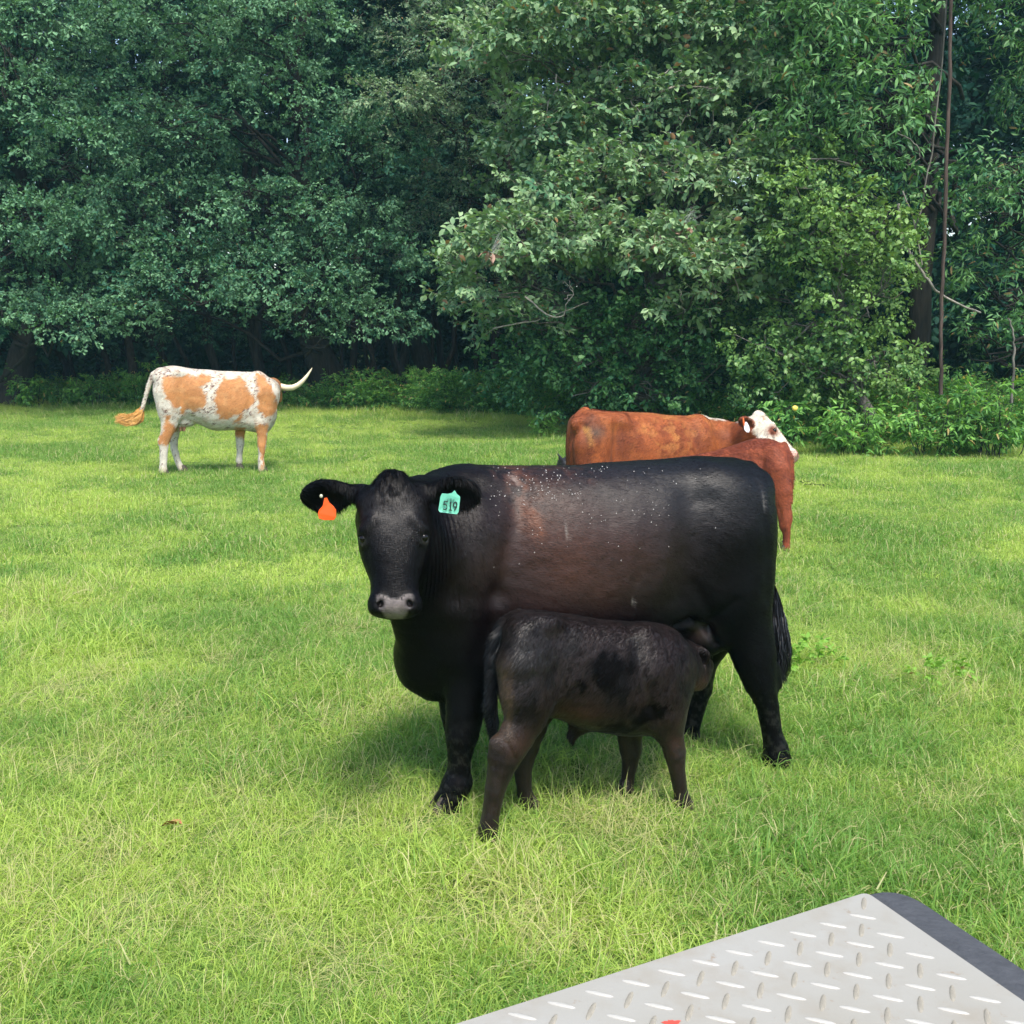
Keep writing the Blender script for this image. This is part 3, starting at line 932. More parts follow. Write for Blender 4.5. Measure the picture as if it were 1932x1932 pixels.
# ------------------------------------------------------------------ 2. suckling calf
def suckling_calf():
    fr = Frame((0.27, 4.17), (0.949, 0.311))
    root = empty("calf", tuple(fr.O), "shaggy black brown calf suckling beneath the big black cow", "calf")
    f = Field((-0.62, -0.42, 0.0), (0.80, 0.30, 0.95), 0.0065)
    W = 1.0
    tab = profile_rows(fr, [
        (938, 1225, 1290, 0.5, 0.05, 2.2),
        (948, 1180, 1330, 0.5, 0.085, 2.2),
        (965, 1160, 1345, 0.55, 0.11, 2.3),
        (1000, 1154, 1350, 0.58, 0.128, 2.4),
        (1045, 1157, 1352, 0.55, 0.135, 2.3),
        (1095, 1164, 1372, 0.50, 0.145, 2.2),
        (1150, 1172, 1382, 0.48, 0.150, 2.2),
        (1200, 1176, 1385, 0.46, 0.145, 2.2),
        (1245, 1180, 1380, 0.46, 0.130, 2.2),
        (1275, 1195, 1355, 0.48, 0.105, 2.2),
        (1296, 1225, 1325, 0.50, 0.065, 2.2),
    ])
    f.tube_profile(tab, k=0.02)
    for sd in (1, -1):
        f.chain([fr.node(1215, 1200, sd * .05, 14), fr.node(1235, 1260, sd * .085, 38, 1.3), fr.node(1262, 1318, sd * .09, 34, 1.25), fr.node(1258, 1350, sd * .09, 33, 1.2)], k=0.06)
        f.chain([fr.node(990, 1195, sd * .07, 30), fr.node(992, 1250, sd * .085, 52, 1.4), fr.node(1000, 1310, sd * .09, 52, 1.5)], k=0.05)
        f.ell(fr.pt(1035, 1176, sd * .08), (.04, .02, .02), k=0.06)
    f.chain([fr.node(1000, 1315, .095, 52, 1.5), fr.node(990, 1362, .10, 38, 1.4), fr.node(963, 1408, .11, 34, 1.35), fr.node(946, 1450, .11, 26, 1.2), fr.node(934, 1490, .11, 20.5), fr.node(926, 1535, .11, 17),
             fr.node(922, 1562, .11, 19), fr.node(920, 1578, .11, 18)], k=0.035)
    f.chain([fr.node(934, 1400, .11, 11, 1.3), fr.node(930, 1428, .11, 9, 1.3)], k=0.03)
    f.chain([fr.node(1010, 1315, -.09, 48, 1.5), fr.node(1000, 1370, -.10, 34, 1.4), fr.node(992, 1410, -.11, 26, 1.3), fr.node(986, 1450, -.11, 18, 1.1), fr.node(989, 1490, -.11, 14), fr.node(996, 1520, -.11, 17),
             fr.node(998, 1540, -.11, 16)], k=0.035)
    f.chain([fr.node(1258, 1350, .09, 32, 1.2), fr.node(1265, 1385, .095, 26, 1.2), fr.node(1273, 1420, .10, 21.5, 1.1), fr.node(1278, 1455, .10, 15.5), fr.node(1283, 1488, .10, 12.5), fr.node(1288, 1508, .10, 15),
             fr.node(1290, 1520, .10, 14)], k=0.03)
    f.chain([fr.node(1195, 1350, -.08, 30, 1.2), fr.node(1188, 1390, -.095, 24, 1.2), fr.node(1190, 1415, -.10, 21, 1.1), fr.node(1188, 1440, -.10, 15), fr.node(1184, 1470, -.10, 12.5), fr.node(1180, 1488, -.10, 16)], k=0.03)
    # sheath
    f.chain([fr.node(1100, 1362, 0, 20, 1.6), fr.node(1082, 1385, 0, 12, 1.4), fr.node(1081, 1398, 0, 5)], k=0.03)
    # tail
    f.chain([fr.node(978, 1160, 0, 10), fr.node(950, 1175, 0.0, 11), fr.node(932, 1210, 0.01, 11), fr.node(927, 1265, 0.02, 10), fr.node(927, 1330, .03, 11), fr.node(930, 1380, .03, 8)], k=0.015)
    # neck bends away under the cow
    nb = fr.pt(1252, 1255, -0.01)
    hc = fr.pt(1309, 1244, -0.17)
    f.chain([tuple(nb) + (0.115, 1.2), tuple(nb * .5 + hc * .5 + np.array([0.005, 0, -.005])) + (0.092, 1.0), tuple(hc + np.array([-.02, 0.03, -.02])) + (0.075,)], k=0.06, lat=(0, 0, 0))
    a = np.array([0.50, -0.62, 0.12]); c = np.array([0.30, 0.15, 1.0])
    a = np.array([0.34, -0.80, 0.22]); c = np.array([0.45, 0.15, 0.85])
    f.chain([tuple(nb + np.array([.03, -.02, -.04])) + (.07,), tuple(fr.pt(1316, 1284, -.10)) + (.038,), tuple(fr.pt(1330, 1258, -.20)) + (.035,)], k=.04)
    B = basis(a, c)
    p = head_sdf(f, hc, B, k=0.03, sc=0.56, wide=1.0)
    e_b = fr.pt(1300, 1228, -0.10); e_t = fr.pt(1338, 1246, -0.05)
    ear_sdf(f, e_b, e_t, (0.35, 1, -0.55), 0.046, 0.011, k=0.012)
    V, Q = f.mesh()
    V = relax(V, Q, 2)
    n = vnormals(V, Q)
    d = np.zeros(len(V))
    def groove(px0, py0, px1, py1, off, w, depth):
        nonlocal d
        dist, t = seg_dist(V, fr.pt(px0, py0, off), fr.pt(px1, py1, off), (1, 0.3, 1))
        d -= depth * np.exp(-(dist / w) ** 2)
    groove(1062, 1200, 1050, 1320, .13, .05, .008)
    groove(1055, 1330, 1040, 1352, .12, .02, .010)
    groove(1205, 1230, 1225, 1330, .13, .025, .010)
    groove(1225, 1330, 1250, 1375, .12, .02, .008)
    groove(955, 1400, 968, 1425, .14, .010, .006)
    d += 0.008 * (fbm(V, 10, 61, 2) - 0.5) + 0.004 * (fbm(V, 34, 65, 2) - 0.5) * smooth01((.45 - V[:, 2]) / .1)
    groove(1268, 1405, 1276, 1432, .13, .014, -.003)
    groove(938, 1450, 930, 1540, .125, .006, .003)
    # shaggy coat: clumps running down and back
    q = V * np.array([1.0, 1.0, 0.42])
    cl_ = np.abs(fbm(q + 0.02 * (fbm(V, 12, 64, 2)[:, None] - .5), 48, 62, 3) - 0.5) * 2
    d += 0.0052 * (0.5 - cl_) * smooth01((V[:, 2] - 0.35) / 0.15)
    V = V + n * d[:, None]
    col = np.tile(np.array([0.0075, 0.0038, 0.0030]), (len(V), 1)) * (1.30 - 0.8 * smooth01(cl_ / .6))[:, None].clip(.15, 2)
    def blend(w, c_):
        nonlocal col
        w = np.clip(w, 0, 1)[:, None]; col = col * (1 - w) + np.array(c_) * w
    m = fbm(V, 9, 71)
    blend(0.6 * spot(V, fr.pt(995, 1230, .1), (.12, .3, .12)), (0.010, 0.0095, 0.010))  # grey sheen on the haunch, painted as colour
    # wet patches where the cow's side rubs
    wet = spot(V, fr.pt(1155, 1268, .14), (.065, .12, .085)) + spot(V, fr.pt(1215, 1345, .12), (.075, .12, .05)) + 0.5 * spot(V, fr.pt(1100, 1295, .14), (.02, .1, .03))
    wp = V + 0.05 * (np.stack([fbm(V * np.array([1, 1, .35]), 26, 172 + i_, 3) for i_ in range(3)], 1) - .5) * np.array([1.2, 0, 2.4])
    wet = spot(wp, fr.pt(1150, 1265, .14), (.085, .14, .085)) + spot(wp, fr.pt(1222, 1345, .12), (.085, .14, .05)) + 0.8 * spot(wp, fr.pt(1100, 1290, .14), (.018, .1, .035)) + spot(wp, fr.pt(1150, 1372, .05), (.09, .2, .03)) + .75 * spot(wp, fr.pt(1178, 1312, .14), (.05, .14, .04)) + .6 * spot(wp, fr.pt(1195, 1250, .14), (.02, .14, .05))
    wetm = smooth01((wet - 0.34) / 0.28)
    blend(0.95 * wetm, (0.0012, 0.001, 0.001))
    rust = (0.045, 0.018, 0.009)
    blend(0.8 * smooth01((fbm(V * np.array([1, 1, .6]), 16, 75, 2) - .5) / .2) * smooth01((V[:, 2] - .4) / .1), (0.004, 0.003, 0.003))
    blend(0.8 * spot(V, fr.pt(1085, 1345, .1), (.10, .25, .045)) * (0.3 + m), rust)
    blend(0.75 * spot(V, fr.pt(975, 1400, .12), (.05, .3, .05)), (0.030, 0.013, 0.009))
    blend(0.6 * spot(V, fr.pt(1270, 1400, .1), (.04, .3, .09)), (0.030, 0.014, 0.009))
    blend(0.85 * spot(V, fr.pt(1312, 1292, -.08), (.045, .2, .045)), (0.085, 0.034, 0.020))
    blend(0.9 * spot(V, fr.pt(1334, 1262, -.12), (.018, .1, .06)), (0.003, 0.003, 0.003))
    blend(0.7 * smooth01((fr.pt(950, 1300)[0] + 0.01 - V[:, 0]) / 0.03) * smooth01((V[:, 2] - 0.35) / 0.1) * smooth01((0.75 - V[:, 2]) / 0.1), (0.05, 0.03, 0.016))
    blend(0.7 * smooth01((0.40 - V[:, 2]) / 0.1) * smooth01((fbm(V, 24, 76, 2) - .48) / .15), (0.004, 0.003, 0.003))
    blend(0.5 * smooth01((0.35 - V[:, 2]) / 0.15) * (0.2 + 0.8 * m), (0.018, 0.012, 0.010))
    tailm = smooth01(((fr.pt(946, 1250)[0]) - V[:, 0]) / 0.01) * (np.abs(V[:, 1] - 0.015) < 0.045) * smooth01((V[:, 2] - 0.28) / 0.05)
    blend(tailm, (0.0025, 0.003, 0.004))
    def flow(P, N_):
        fl = np.tile(np.array([-0.75, 0, -0.8]), (len(P), 1))
        fl[:, 0] += 1.2 * (fbm(P, 8, 81) - 0.5); fl[:, 2] += 1.0 * (fbm(P, 8, 82) - 0.5)
        leg = smooth01((0.38 - P[:, 2]) / 0.1)[:, None]
        return fl * (1 - leg) + np.array([-.1, 0, -1]) * leg
    def hl(P):
        L_ = 0.007 + 0.012 * smooth01((P[:, 2] - 0.36) / 0.15)
        L_ += 0.02 * np.exp(-(np.linalg.norm((P - fr.pt(1084, 1385, 0)), axis=1) / 0.05) ** 2)
        tl = (P[:, 0] < fr.pt(940, 1250)[0]) & (np.abs(P[:, 1] - 0.02) < 0.04) & (P[:, 2] > 0.3)
        return L_ + 0.012 * tl
    def hm(P):
        return 1.0 + 3.0 * np.exp(-(np.linalg.norm((P - fr.pt(1084, 1385, 0)), axis=1) / 0.05) ** 2) + 0.0
    mat = coat_mat("calf_coat", 0.42, 0.29, 0.03, 0.4, (120, 180, 110), 0.35)
    finish_body(root, fr, V, Q, col, mat, dict(flow=flow, length=hl, width=0.0026, count=120000, lift=0.22, mask=hm, cvar=0.75, jit=0.5, seed=5))
    for sd in (-1, 1):
        Ve, Fe = uv_ball(p(0.222, sd * 0.117, -0.026), (0.012, 0.012, 0.012), nu=12, nv=8)
        part(root, "eye", fr, Ve, Fe, [M_EYE])
    for (px, py, off, r, mt) in ((920, 1580, .11, .034, M_HOOF), (999, 1545, -.11, .034, M_HOOF), (1292, 1523, .10, .030, M_HOOF), (1180, 1490, -.10, .030, M_HOOF)):
        s, z, t = fr.L(px, py, off)
        hoof(root, fr, (s, off, 0.0), r, 1, mt, h=0.045)
    M_SW = simple_mat("calf_tail_hair", (0.008, 0.009, 0.012), 0.45, 0.4)
    sp = [fr.pt(927, 1290, .03), fr.pt(926, 1330, .03), fr.pt(930, 1370, .03), fr.pt(929, 1404, .03)]
    switch_hair(root, fr, sp, [0.014, 0.022, 0.024, 0.006], 500, 0.0022, M_SW, seed=4, wav=0.004)

def far_hair(count, seed, cvar=0.45):
    def flow(P, N_):
        fl = np.tile(np.array([-1.0, 0, -0.55]), (len(P), 1))
        leg = smooth01((0.5 - P[:, 2]) / 0.15)[:, None]
        return fl * (1 - leg) + np.array([-0.1, 0, -1]) * leg
    return dict(flow=flow, length=0.024, width=0.006, count=count, lift=0.2, cvar=cvar, seed=seed)

# ------------------------------------------------------------------ generic far cow pieces
def longhorn():
    a0 = ground_at(309, 895); b0 = ground_at(494, 889)
    h = (b0 - a0)[:2]; h /= np.linalg.norm(h)
    n = np.array([-h[1], h[0]]); n = -n if n[1] > 0 else n
    O = (a0[:2] + b0[:2]) / 2 - 0.17 * n
    fr = Frame(O, h)
    root = empty("longhorn_cow", tuple(fr.O), "white and orange speckled longhorn cow standing alone at the left, tail swung out", "cow", "cattle in the pasture")
    f = Field((-1.15, -0.45, 0), (1.35, 0.45, 1.55), 0.0125)
    tab = profile_rows(fr, [
        (290, 712, 745, 0.5, 0.08, 2.2),
        (296, 698, 765, 0.55, 0.14, 2.2),
        (308, 692, 785, 0.58, 0.19, 2.3),
        (325, 690, 795, 0.60, 0.215, 2.3),
        (345, 693, 794, 0.58, 0.23, 2.3),
        (372, 696, 801, 0.50, 0.26, 2.2),
        (400, 698, 812, 0.46, 0.275, 2.1),
        (430, 700, 812, 0.45, 0.255, 2.1),
        (458, 701, 812, 0.44, 0.23, 2.1),
        (482, 702, 816, 0.44, 0.20, 2.1),
        (500, 709, 815, 0.46, 0.175, 2.1),
        (512, 727, 805, 0.46, 0.145, 2.1),
        (521, 750, 786, 0.5, 0.09, 2.1),
    ])
    f.tube_profile(tab, k=0.02)
    for sd in (1, -1):
        f.chain([fr.node(488, 712, sd * .06, 8), fr.node(497, 745, sd * .12, 20, 1.4), fr.node(500, 772, sd * .13, 17, 1.3), fr.node(494, 795, sd * .14, 13, 1.2)], k=0.08)
        f.chain([fr.node(308, 715, sd * .10, 14), fr.node(315, 742, sd * .13, 24, 1.5), fr.node(320, 770, sd * .14, 22, 1.5)], k=0.08)
        f.ell(fr.pt(336, 704, sd * .15), (.07, .03, .03), k=0.09)
        f.ell(fr.pt(297, 712, sd * .09), (.05, .04, .045), k=0.05)
    f.chain([fr.node(320, 770, .14, 22, 1.5), fr.node(320, 797, .15, 15.5, 1.4), fr.node(314, 820, .165, 11, 1.25), fr.node(309, 835, .17, 9.5, 1.2), fr.node(309, 856, .17, 7.2), fr.node(308, 876, .17, 6.2), fr.node(308, 888, .17, 7.5)], k=0.04)
    f.chain([fr.node(303, 828, .17, 4), fr.node(303, 836, .17, 4)], k=0.03)
    f.chain([fr.node(330, 770, -.14, 20, 1.5), fr.node(330, 800, -.15, 13, 1.4), fr.node(328, 822, -.165, 9, 1.2), fr.node(328, 845, -.17, 7), fr.node(336, 872, -.17, 5.6), fr.node(342, 884, -.17, 6.5)], k=0.04)
    f.chain([fr.node(494, 795, .14, 12.5, 1.2), fr.node(495, 818, .15, 10, 1.1), fr.node(494, 840, .16, 8), fr.node(493, 860, .16, 5.6), fr.node(493, 876, .16, 6.4), fr.node(494, 884, .16, 7)], k=0.04)
    f.chain([fr.node(456, 795, -.13, 12, 1.2), fr.node(453, 818, -.15, 9, 1.1), fr.node(453, 838, -.16, 7.5), fr.node(452, 856, -.16, 5.6), fr.node(451, 870, -.16, 6.5)], k=0.04)
    f.ell(fr.pt(350, 796, 0), (.12, .10, .07), k=0.05)
    for (dx, dy) in ((-5, .05), (3, .05), (-1, -.05)):
        a = fr.pt(345 + dx, 802, dy)
        f.chain([tuple(a) + (.02,), tuple(a - np.array([0, 0, .075])) + (.014,)], k=0.02)
    f.chain([fr.node(300, 698, 0, 4.5), fr.node(289, 706, 0, 5), fr.node(281, 728, .01, 4.2), fr.node(275, 750, .02, 3.6), fr.node(268, 774, .02, 3.6)], k=0.02)
    # neck going away behind the shoulder, head turned from the camera
    nb = fr.pt(500, 742, 0.0)
    hc = fr.pt(514, 726, -0.42)
    f.chain([tuple(nb) + (.20,), tuple(nb * .5 + hc * .5) + (.155,), tuple(hc + np.array([0, .08, -.02])) + (.12,)], k=0.08, lat=(0, 0, 0))
    B = basis((0.42, -0.72, -0.42), (0.25, -0.45, 0.9))
    p = head_sdf(f, hc, B, k=0.03, sc=0.9, wide=0.85, polled=False)
    eb = fr.pt(515, 733, -.33); et = fr.pt(523, 739, -.22)
    ear_sdf(f, eb, et, (0.5, -1, 0), 0.05, 0.02, k=0.02)
    V, Q = f.mesh(); V = relax(V, Q, 2); n_ = vnormals(V, Q)
    d = 0.012 * (fbm(V, 6, 91, 2) - .5)
    for (x0, y0, x1, y1, off, w, dep) in ((478, 720, 470, 790, .24, .05, .014), (345, 712, 342, 780, .24, .06, .018), (362, 786, 398, 808, .2, .03, .012)):
        dist, t = seg_dist(V, fr.pt(x0, y0, off), fr.pt(x1, y1, off), (1, .3, 1))
        d -= dep * np.exp(-(dist / w) ** 2)
    V = V + n_ * d[:, None]
    # coat: white, orange patches, small dark flecks
    zx = lambda pts: [tuple(fr.pt(185.5 + x * .224, 664.6 + y * .224, .2)[[0, 2]]) for x, y in pts]
    wx = V[:, 0] + 0.045 * (fbm(V, 16, 101, 3) - .5) * 2 + 0.012 * (vnoise(V, 60, 103) - .5)
    wz = V[:, 2] + 0.045 * (fbm(V, 16, 102, 3) - .5) * 2 + 0.012 * (vnoise(V, 60, 104) - .5)
    pol = [[(545, 205), (640, 195), (705, 215), (740, 190), (795, 198), (820, 215), (870, 180), (955, 190), (952, 250), (890, 270), (862, 300), (905, 345), (918, 420), (880, 470), (800, 490), (760, 470), (735, 515), (690, 520), (690, 470), (620, 440), (570, 360), (550, 280)],
           [(1055, 205), (1110, 225), (1200, 218), (1245, 260), (1280, 340), (1330, 380), (1320, 420), (1200, 520), (1120, 545), (1075, 570), (1010, 540), (1000, 470), (978, 400), (1005, 330), (1030, 270)],
           [(1335, 178), (1380, 185), (1430, 235), (1480, 340), (1520, 460), (1480, 520), (1410, 550), (1385, 500), (1345, 500), (1350, 420), (1340, 370), (1350, 290), (1330, 230)],
           [(1150, 575), (1210, 520), (1235, 470), (1215, 560), (1130, 610)],
           [(1338, 585), (1425, 600), (1425, 760), (1400, 860), (1398, 985), (1375, 985), (1380, 880), (1345, 850), (1335, 720)],
           [(570, 530), (625, 525), (610, 580), (655, 620), (660, 660), (600, 760), (510, 780), (505, 720), (560, 640)],
           [(1150, 640), (1240, 640), (1240, 740), (1150, 740)], [(540, 700), (700, 600), (700, 700), (600, 760)]]
    white = np.array([0.54, 0.50, 0.42]); orange = np.array([0.42, 0.185, 0.065])
    col = np.tile(white, (len(V), 1))
    ins = np.zeros(len(V), bool)
    for P_ in pol[:7]: ins |= in_poly(wx, wz, zx(P_))
    jit = [np.roll(ins, 1)]
    soft = np.zeros(len(V))
    for k in range(6):
        o1 = 0.045 * (vnoise(V, 70, 210 + k) - .5); o2 = 0.045 * (vnoise(V, 70, 230 + k) - .5)
        q_ = np.zeros(len(V), bool)
        for P_ in pol[:7]: q_ |= in_poly(wx + o1, wz + o2, zx(P_))
        soft += q_ / 6.0
    var = (0.75 + 0.5 * fbm(V, 14, 105))[:, None]
    roan = (0.45 * smooth01((fbm(V, 34, 240) - .52) / .12) * (V[:, 2] > .5))[:, None]
    col = col * (1 - roan) + np.array([.33, .20, .12]) * roan
    mot = (0.45 * smooth01((fbm(V, 20, 241) - .5) / .12))[:, None]
    oc = orange * (1 - mot) * var + np.array([.44, .24, .10]) * mot
    col = col * (1 - soft[:, None]) + oc * soft[:, None]
    yel = smooth01((fbm(V, 5, 106) - .55) / .2)[:, None] * 0.3
    col = col * (1 - yel) + col * np.array([1.0, .9, .75]) * yel
    fl = vnoise(V, 62, 107) > 0.68
    up = (V[:, 2] > 0.75) | (vnoise(V, 30, 109) > .6)
    fl &= ~ins & up & (vnoise(V, 7, 108) > 0.42)
    col[fl] = np.array([0.13, 0.07, 0.06])
    # head and neck end brown
    fh = smooth01((-0.12 - V[:, 1]) / .06) * smooth01((V[:, 0] - fr.pt(500, 730)[0]) / .05)
    col = col * (1 - fh[:, None]) + orange * 0.8 * fh[:, None]
    vul = spot(V, fr.pt(292, 716, 0), (.06, .1, .05))[:, None] * .7
    col = col * (1 - vul) + np.array([.2, .15, .12]) * vul
    ud = smooth01((spot(V, fr.pt(346, 808, 0), (.09, .12, .06)) - .4) / .2)[:, None]
    col = col * (1 - ud) + np.array([.35, .17, .11]) * ud
    leg = smooth01((0.12 - V[:, 2]) / .08)[:, None] * 0.5
    col = col * (1 - leg) + np.array([.42, .30, .18]) * leg
    mat = coat_mat("speckled_coat", 0.6, 0.25, 0.05, 0.3, (60, 160, 160), 0.10)
    finish_body(root, fr, V, Q, np.clip(col, 0, 1), mat, far_hair(60000, 23, .3))
    for (px, off) in ((309, .17), (344, -.17), (495, .16), (451, -.16)):
        s, z, t = fr.L(px, 888, off)
        hoof(root, fr, (s + .01, off, 0), .05, 1, M_HOOF_PALE)
    # horns
    M_HORN = simple_mat("ivory_horn", (0.62, 0.53, 0.36), 0.35, 0.5, 0.1, 20, 0.15)
    hp = [(519, 727, -.38, 6.5), (530, 729.5, -.34, 6.2), (541, 732, -.30, 5.9), (553, 731, -.27, 5.4), (563, 726, -.25, 4.7), (572, 718, -.24, 3.8), (580, 708, -.24, 2.6), (586, 699, -.25, 1.4), (589, 694, -.25, .5)]
    pts = [fr.pt(x, y, o) for x, y, o, r in hp]; rad = [r * fr.L(x, y, o)[2] / F_PX for x, y, o, r in hp]
    Vh, Fh = tube(pts, rad, 14)
    part(root, "horn", fr, Vh, Fh, [M_HORN])
    # the other horn, mirrored across the head, behind her shoulders
    pc = hc; bdir = pts[0] - hc; bdir[2] = 0; bdir /= np.linalg.norm(bdir)
    pts2 = []
    for q in pts:
        r_ = q - pc; pts2.append(pc + r_ - 2 * bdir * (r_ @ bdir) - np.array([0, 0, .16]) * min(1, len(pts2) / 5))
    Vh, Fh = tube(pts2, rad, 14)
    part(root, "horn", fr, Vh, Fh, [M_HORN])
    for sd in (-1, 1):
        Ve, Fe = uv_ball(p(0.222, sd * 0.117, -0.026), (0.02, 0.02, 0.02), nu=12, nv=8)
        part(root, "eye", fr, Ve, Fe, [M_EYE])
    M_SW = simple_mat("blond_tail_hair", (0.62, 0.34, 0.10), 0.5, 0.3, vary=0.3, scale=30)
    sp = [fr.pt(270, 768, .02), fr.pt(266, 783, .02), fr.pt(254, 791, .03), fr.pt(240, 793, .03), fr.pt(221, 788, .03)]
    switch_hair(root, fr, sp, [.03, .085, .075, .065, .045], 1000, 0.009, M_SW, seed=9, wav=0.02, lying=True)

def red_cow():
    fr = Frame(tuple(at(1245, 800, 10.3)[:2]), (0.885, 0.466))
    root = empty("cow", tuple(fr.O), "rust red cow with a white face resting her muzzle over a red calf", "cow", "cattle in the pasture")
    f = Field((-1.15, -0.5, 0), (1.35, 0.85, 1.45), 0.0115)
    tab = profile_rows(fr, [
        (1080, 800, 900, 0.55, 0.11, 2.2),
        (1086, 786, 930, 0.55, 0.17, 2.3),
        (1098, 776, 950, 0.60, 0.22, 2.4),
        (1120, 773, 955, 0.62, 0.245, 2.5),
        (1150, 775, 950, 0.60, 0.26, 2.5),
        (1190, 777, 955, 0.54, 0.29, 2.3),
        (1235, 780, 965, 0.50, 0.305, 2.2),
        (1280, 784, 965, 0.48, 0.285, 2.2),
        (1315, 786, 962, 0.48, 0.25, 2.2),
        (1345, 791, 958, 0.46, 0.215, 2.2),
        (1370, 796, 945, 0.46, 0.17, 2.2),
        (1388, 815, 925, 0.46, 0.10, 2.2),
    ])
    f.tube_profile(tab, k=0.02)
    for sd in (1, -1):
        f.chain([fr.node(1318, 798, sd * .08, 12), fr.node(1330, 840, sd * .15, 30, 1.5), fr.node(1345, 890, sd * .16, 28, 1.3)], k=0.09)
        f.chain([fr.node(1115, 800, sd * .12, 20), fr.node(1118, 840, sd * .15, 40, 1.5), fr.node(1122, 890, sd * .16, 38, 1.5), fr.node(1120, 930, sd * .17, 26, 1.3)], k=0.08)
        f.ell(fr.pt(1160, 793, sd * .18), (.09, .04, .035), k=0.12)
        f.ell(fr.pt(1088, 800, sd * .12), (.06, .05, .06), k=0.06)
        # legs down to the ground
        s, _, _ = fr.L(1118, 930)
        f.chain([(s, sd * .17, .62, .14, 1.4), (s - .02, sd * .18, .48, .075, 1.2), (s - .05, sd * .18, .38, .055), (s - .03, sd * .18, .2, .036), (s, sd * .18, .1, .045), (s + .02, sd * .18, .05, .045)], k=0.05)
        s, _, _ = fr.L(1345, 930)
        f.chain([(s, sd * .14, .65, .12, 1.2), (s, sd * .15, .45, .065), (s, sd * .16, .33, .055), (s, sd * .16, .18, .036), (s, sd * .16, .09, .045), (s + .02, sd * .16, .05, .045)], k=0.05)
    # tail
    f.chain([fr.node(1104, 779, 0.02, 11), fr.node(1092, 790, .04, 11), fr.node(1086, 815, .06, 10), fr.node(1084, 850, .07, 10), fr.node(1085, 900, .06, 8), fr.node(1086, 940, .05, 8)], k=0.008)
    # neck and head
    nb = fr.pt(1345, 840, 0.0)
    hc = fr.local(at(1440, 783, 10.37))[0]
    f.chain([tuple(nb) + (.24, 1.2), tuple(nb * .5 + hc * .5 + np.array([0, 0, -.09])) + (.17, 1.1), tuple(hc + np.array([-.10, 0, -.125])) + (.125,)], k=0.06, lat=(0, 0, 0))
    nz = fr.local(at(1502, 861, 10.12))[0]
    a = nz - hc
    B = basis(a, np.array([0.75, 0.42, 0.75]))
    sc = np.linalg.norm(a) / 0.53
    p = head_sdf(f, hc, B, k=0.035, sc=sc, wide=1.0, poll=1.2)
    e_b = fr.local(at(1421, 806, 10.29))[0]; e_t = fr.local(at(1397, 790, 10.14))[0]
    ear_sdf(f, e_b, e_t, fr.local(at(1405, 830, 9.3))[0] - e_b, .058, .022, k=.02)
    e_b2 = p(0.075, -0.1 if (fr.world(p(0, -.1, 0))[0][1] > fr.world(p(0, .1, 0))[0][1]) else 0.1, -.03)
    dirn = e_b2 - hc; dirn /= np.linalg.norm(dirn)
    ear_sdf(f, e_b2, e_b2 + dirn * .17 + np.array([.06, 0, .0]), (1, 0, 0), .045, .02, k=.02)
    V, Q = f.mesh(); V = relax(V, Q, 2); n_ = vnormals(V, Q)
    d = 0.014 * (fbm(V, 6, 111, 2) - .5)
    for (x0, y0, x1, y1, off, w, dep) in ((1172, 790, 1160, 900, .28, .05, .03), (1308, 800, 1322, 880, .27, .045, .016), (1096, 800, 1100, 930, .15, .03, .015), (1345, 815, 1360, 880, .2, .04, .018)):
        dist, t = seg_dist(V, fr.pt(x0, y0, off), fr.pt(x1, y1, off), (1, .35, 1))
        d -= dep * np.exp(-(dist / w) ** 2)
    # neck wrinkles
    nk = fr.pt(1390, 820, .1)
    d += 0.005 * np.sin((V[:, 0] + .03 * fbm(V, 8, 119)) * 2 * math.pi / .045) * np.exp(-((V[:, 0] - nk[0]) / .08) ** 2) * smooth01((np.linalg.norm(V - hc, axis=1) - .2) / .08)
    V = V + n_ * d[:, None]
    red = np.array([0.25, 0.066, 0.018]); dark = np.array([0.125, 0.028, 0.009]); gold = np.array([0.40, 0.155, 0.040])
    col = np.tile(red, (len(V), 1))
    def blend(w, c_):
        nonlocal col
        w = np.clip(w, 0, 1)[:, None]; col = col * (1 - w) + np.array(c_) * w
    m = fbm(V * np.array([1, 1, .6]), 9, 121)
    blend(0.6 * smooth01((m - .5) / .10), dark)
    blend(0.9 * smooth01((fbm(V, 6, 122) - .46) / .12) * spot(V, fr.pt(1260, 800, .2), (.5, .5, .12)), gold)
    blend(0.8 * smooth01((fbm(V, 12, 126) - .5) / .05) * spot(V, fr.pt(1270, 825, .25), (.35, .4, .13)), gold * .9)
    blend(0.75 * spot(V, fr.pt(1318, 812, .25), (.05, .2, .10)) * smooth01((fbm(V, 20, 127) - .35) / .1), dark)
    blend(0.8 * spot(V, fr.pt(1123, 815, .22), (.10, .2, .08)) * (.4 + .9 * fbm(V, 14, 123)), (0.06, 0.05, 0.035))
    blend(0.85 * spot(V + .03 * (fbm(V, 9, 129)[:, None] - .5), fr.pt(1180, 835, .28), (.085, .3, .20)), dark)
    blend(smooth01((fr.pt(1094, 800)[0] - V[:, 0]) / .05) * .5, dark)
    for (xa, ya, xb, yb) in ((1110, 782, 1098, 800), (1098, 800, 1094, 830), (1094, 830, 1093, 930)):
        dd, t = seg_dist(V, fr.pt(xa, ya, .1), fr.pt(xb, yb, .1), (1, .15, 1))
        blend(np.exp(-(dd / .016) ** 2) * .85, (0.05, 0.014, 0.006))  # shadow edge beside the tail, drawn as a dark line in the colour
    dd, t = seg_dist(V, fr.pt(1097, 808, .1), fr.pt(1099, 835, .1), (1, .15, 1))
    blend(np.exp(-(dd / .022) ** 2), (0.5, 0.25, 0.06))
    # darker neck
    blend(smooth01((V[:, 0] - fr.pt(1360, 820)[0]) / .06) * .7, dark)
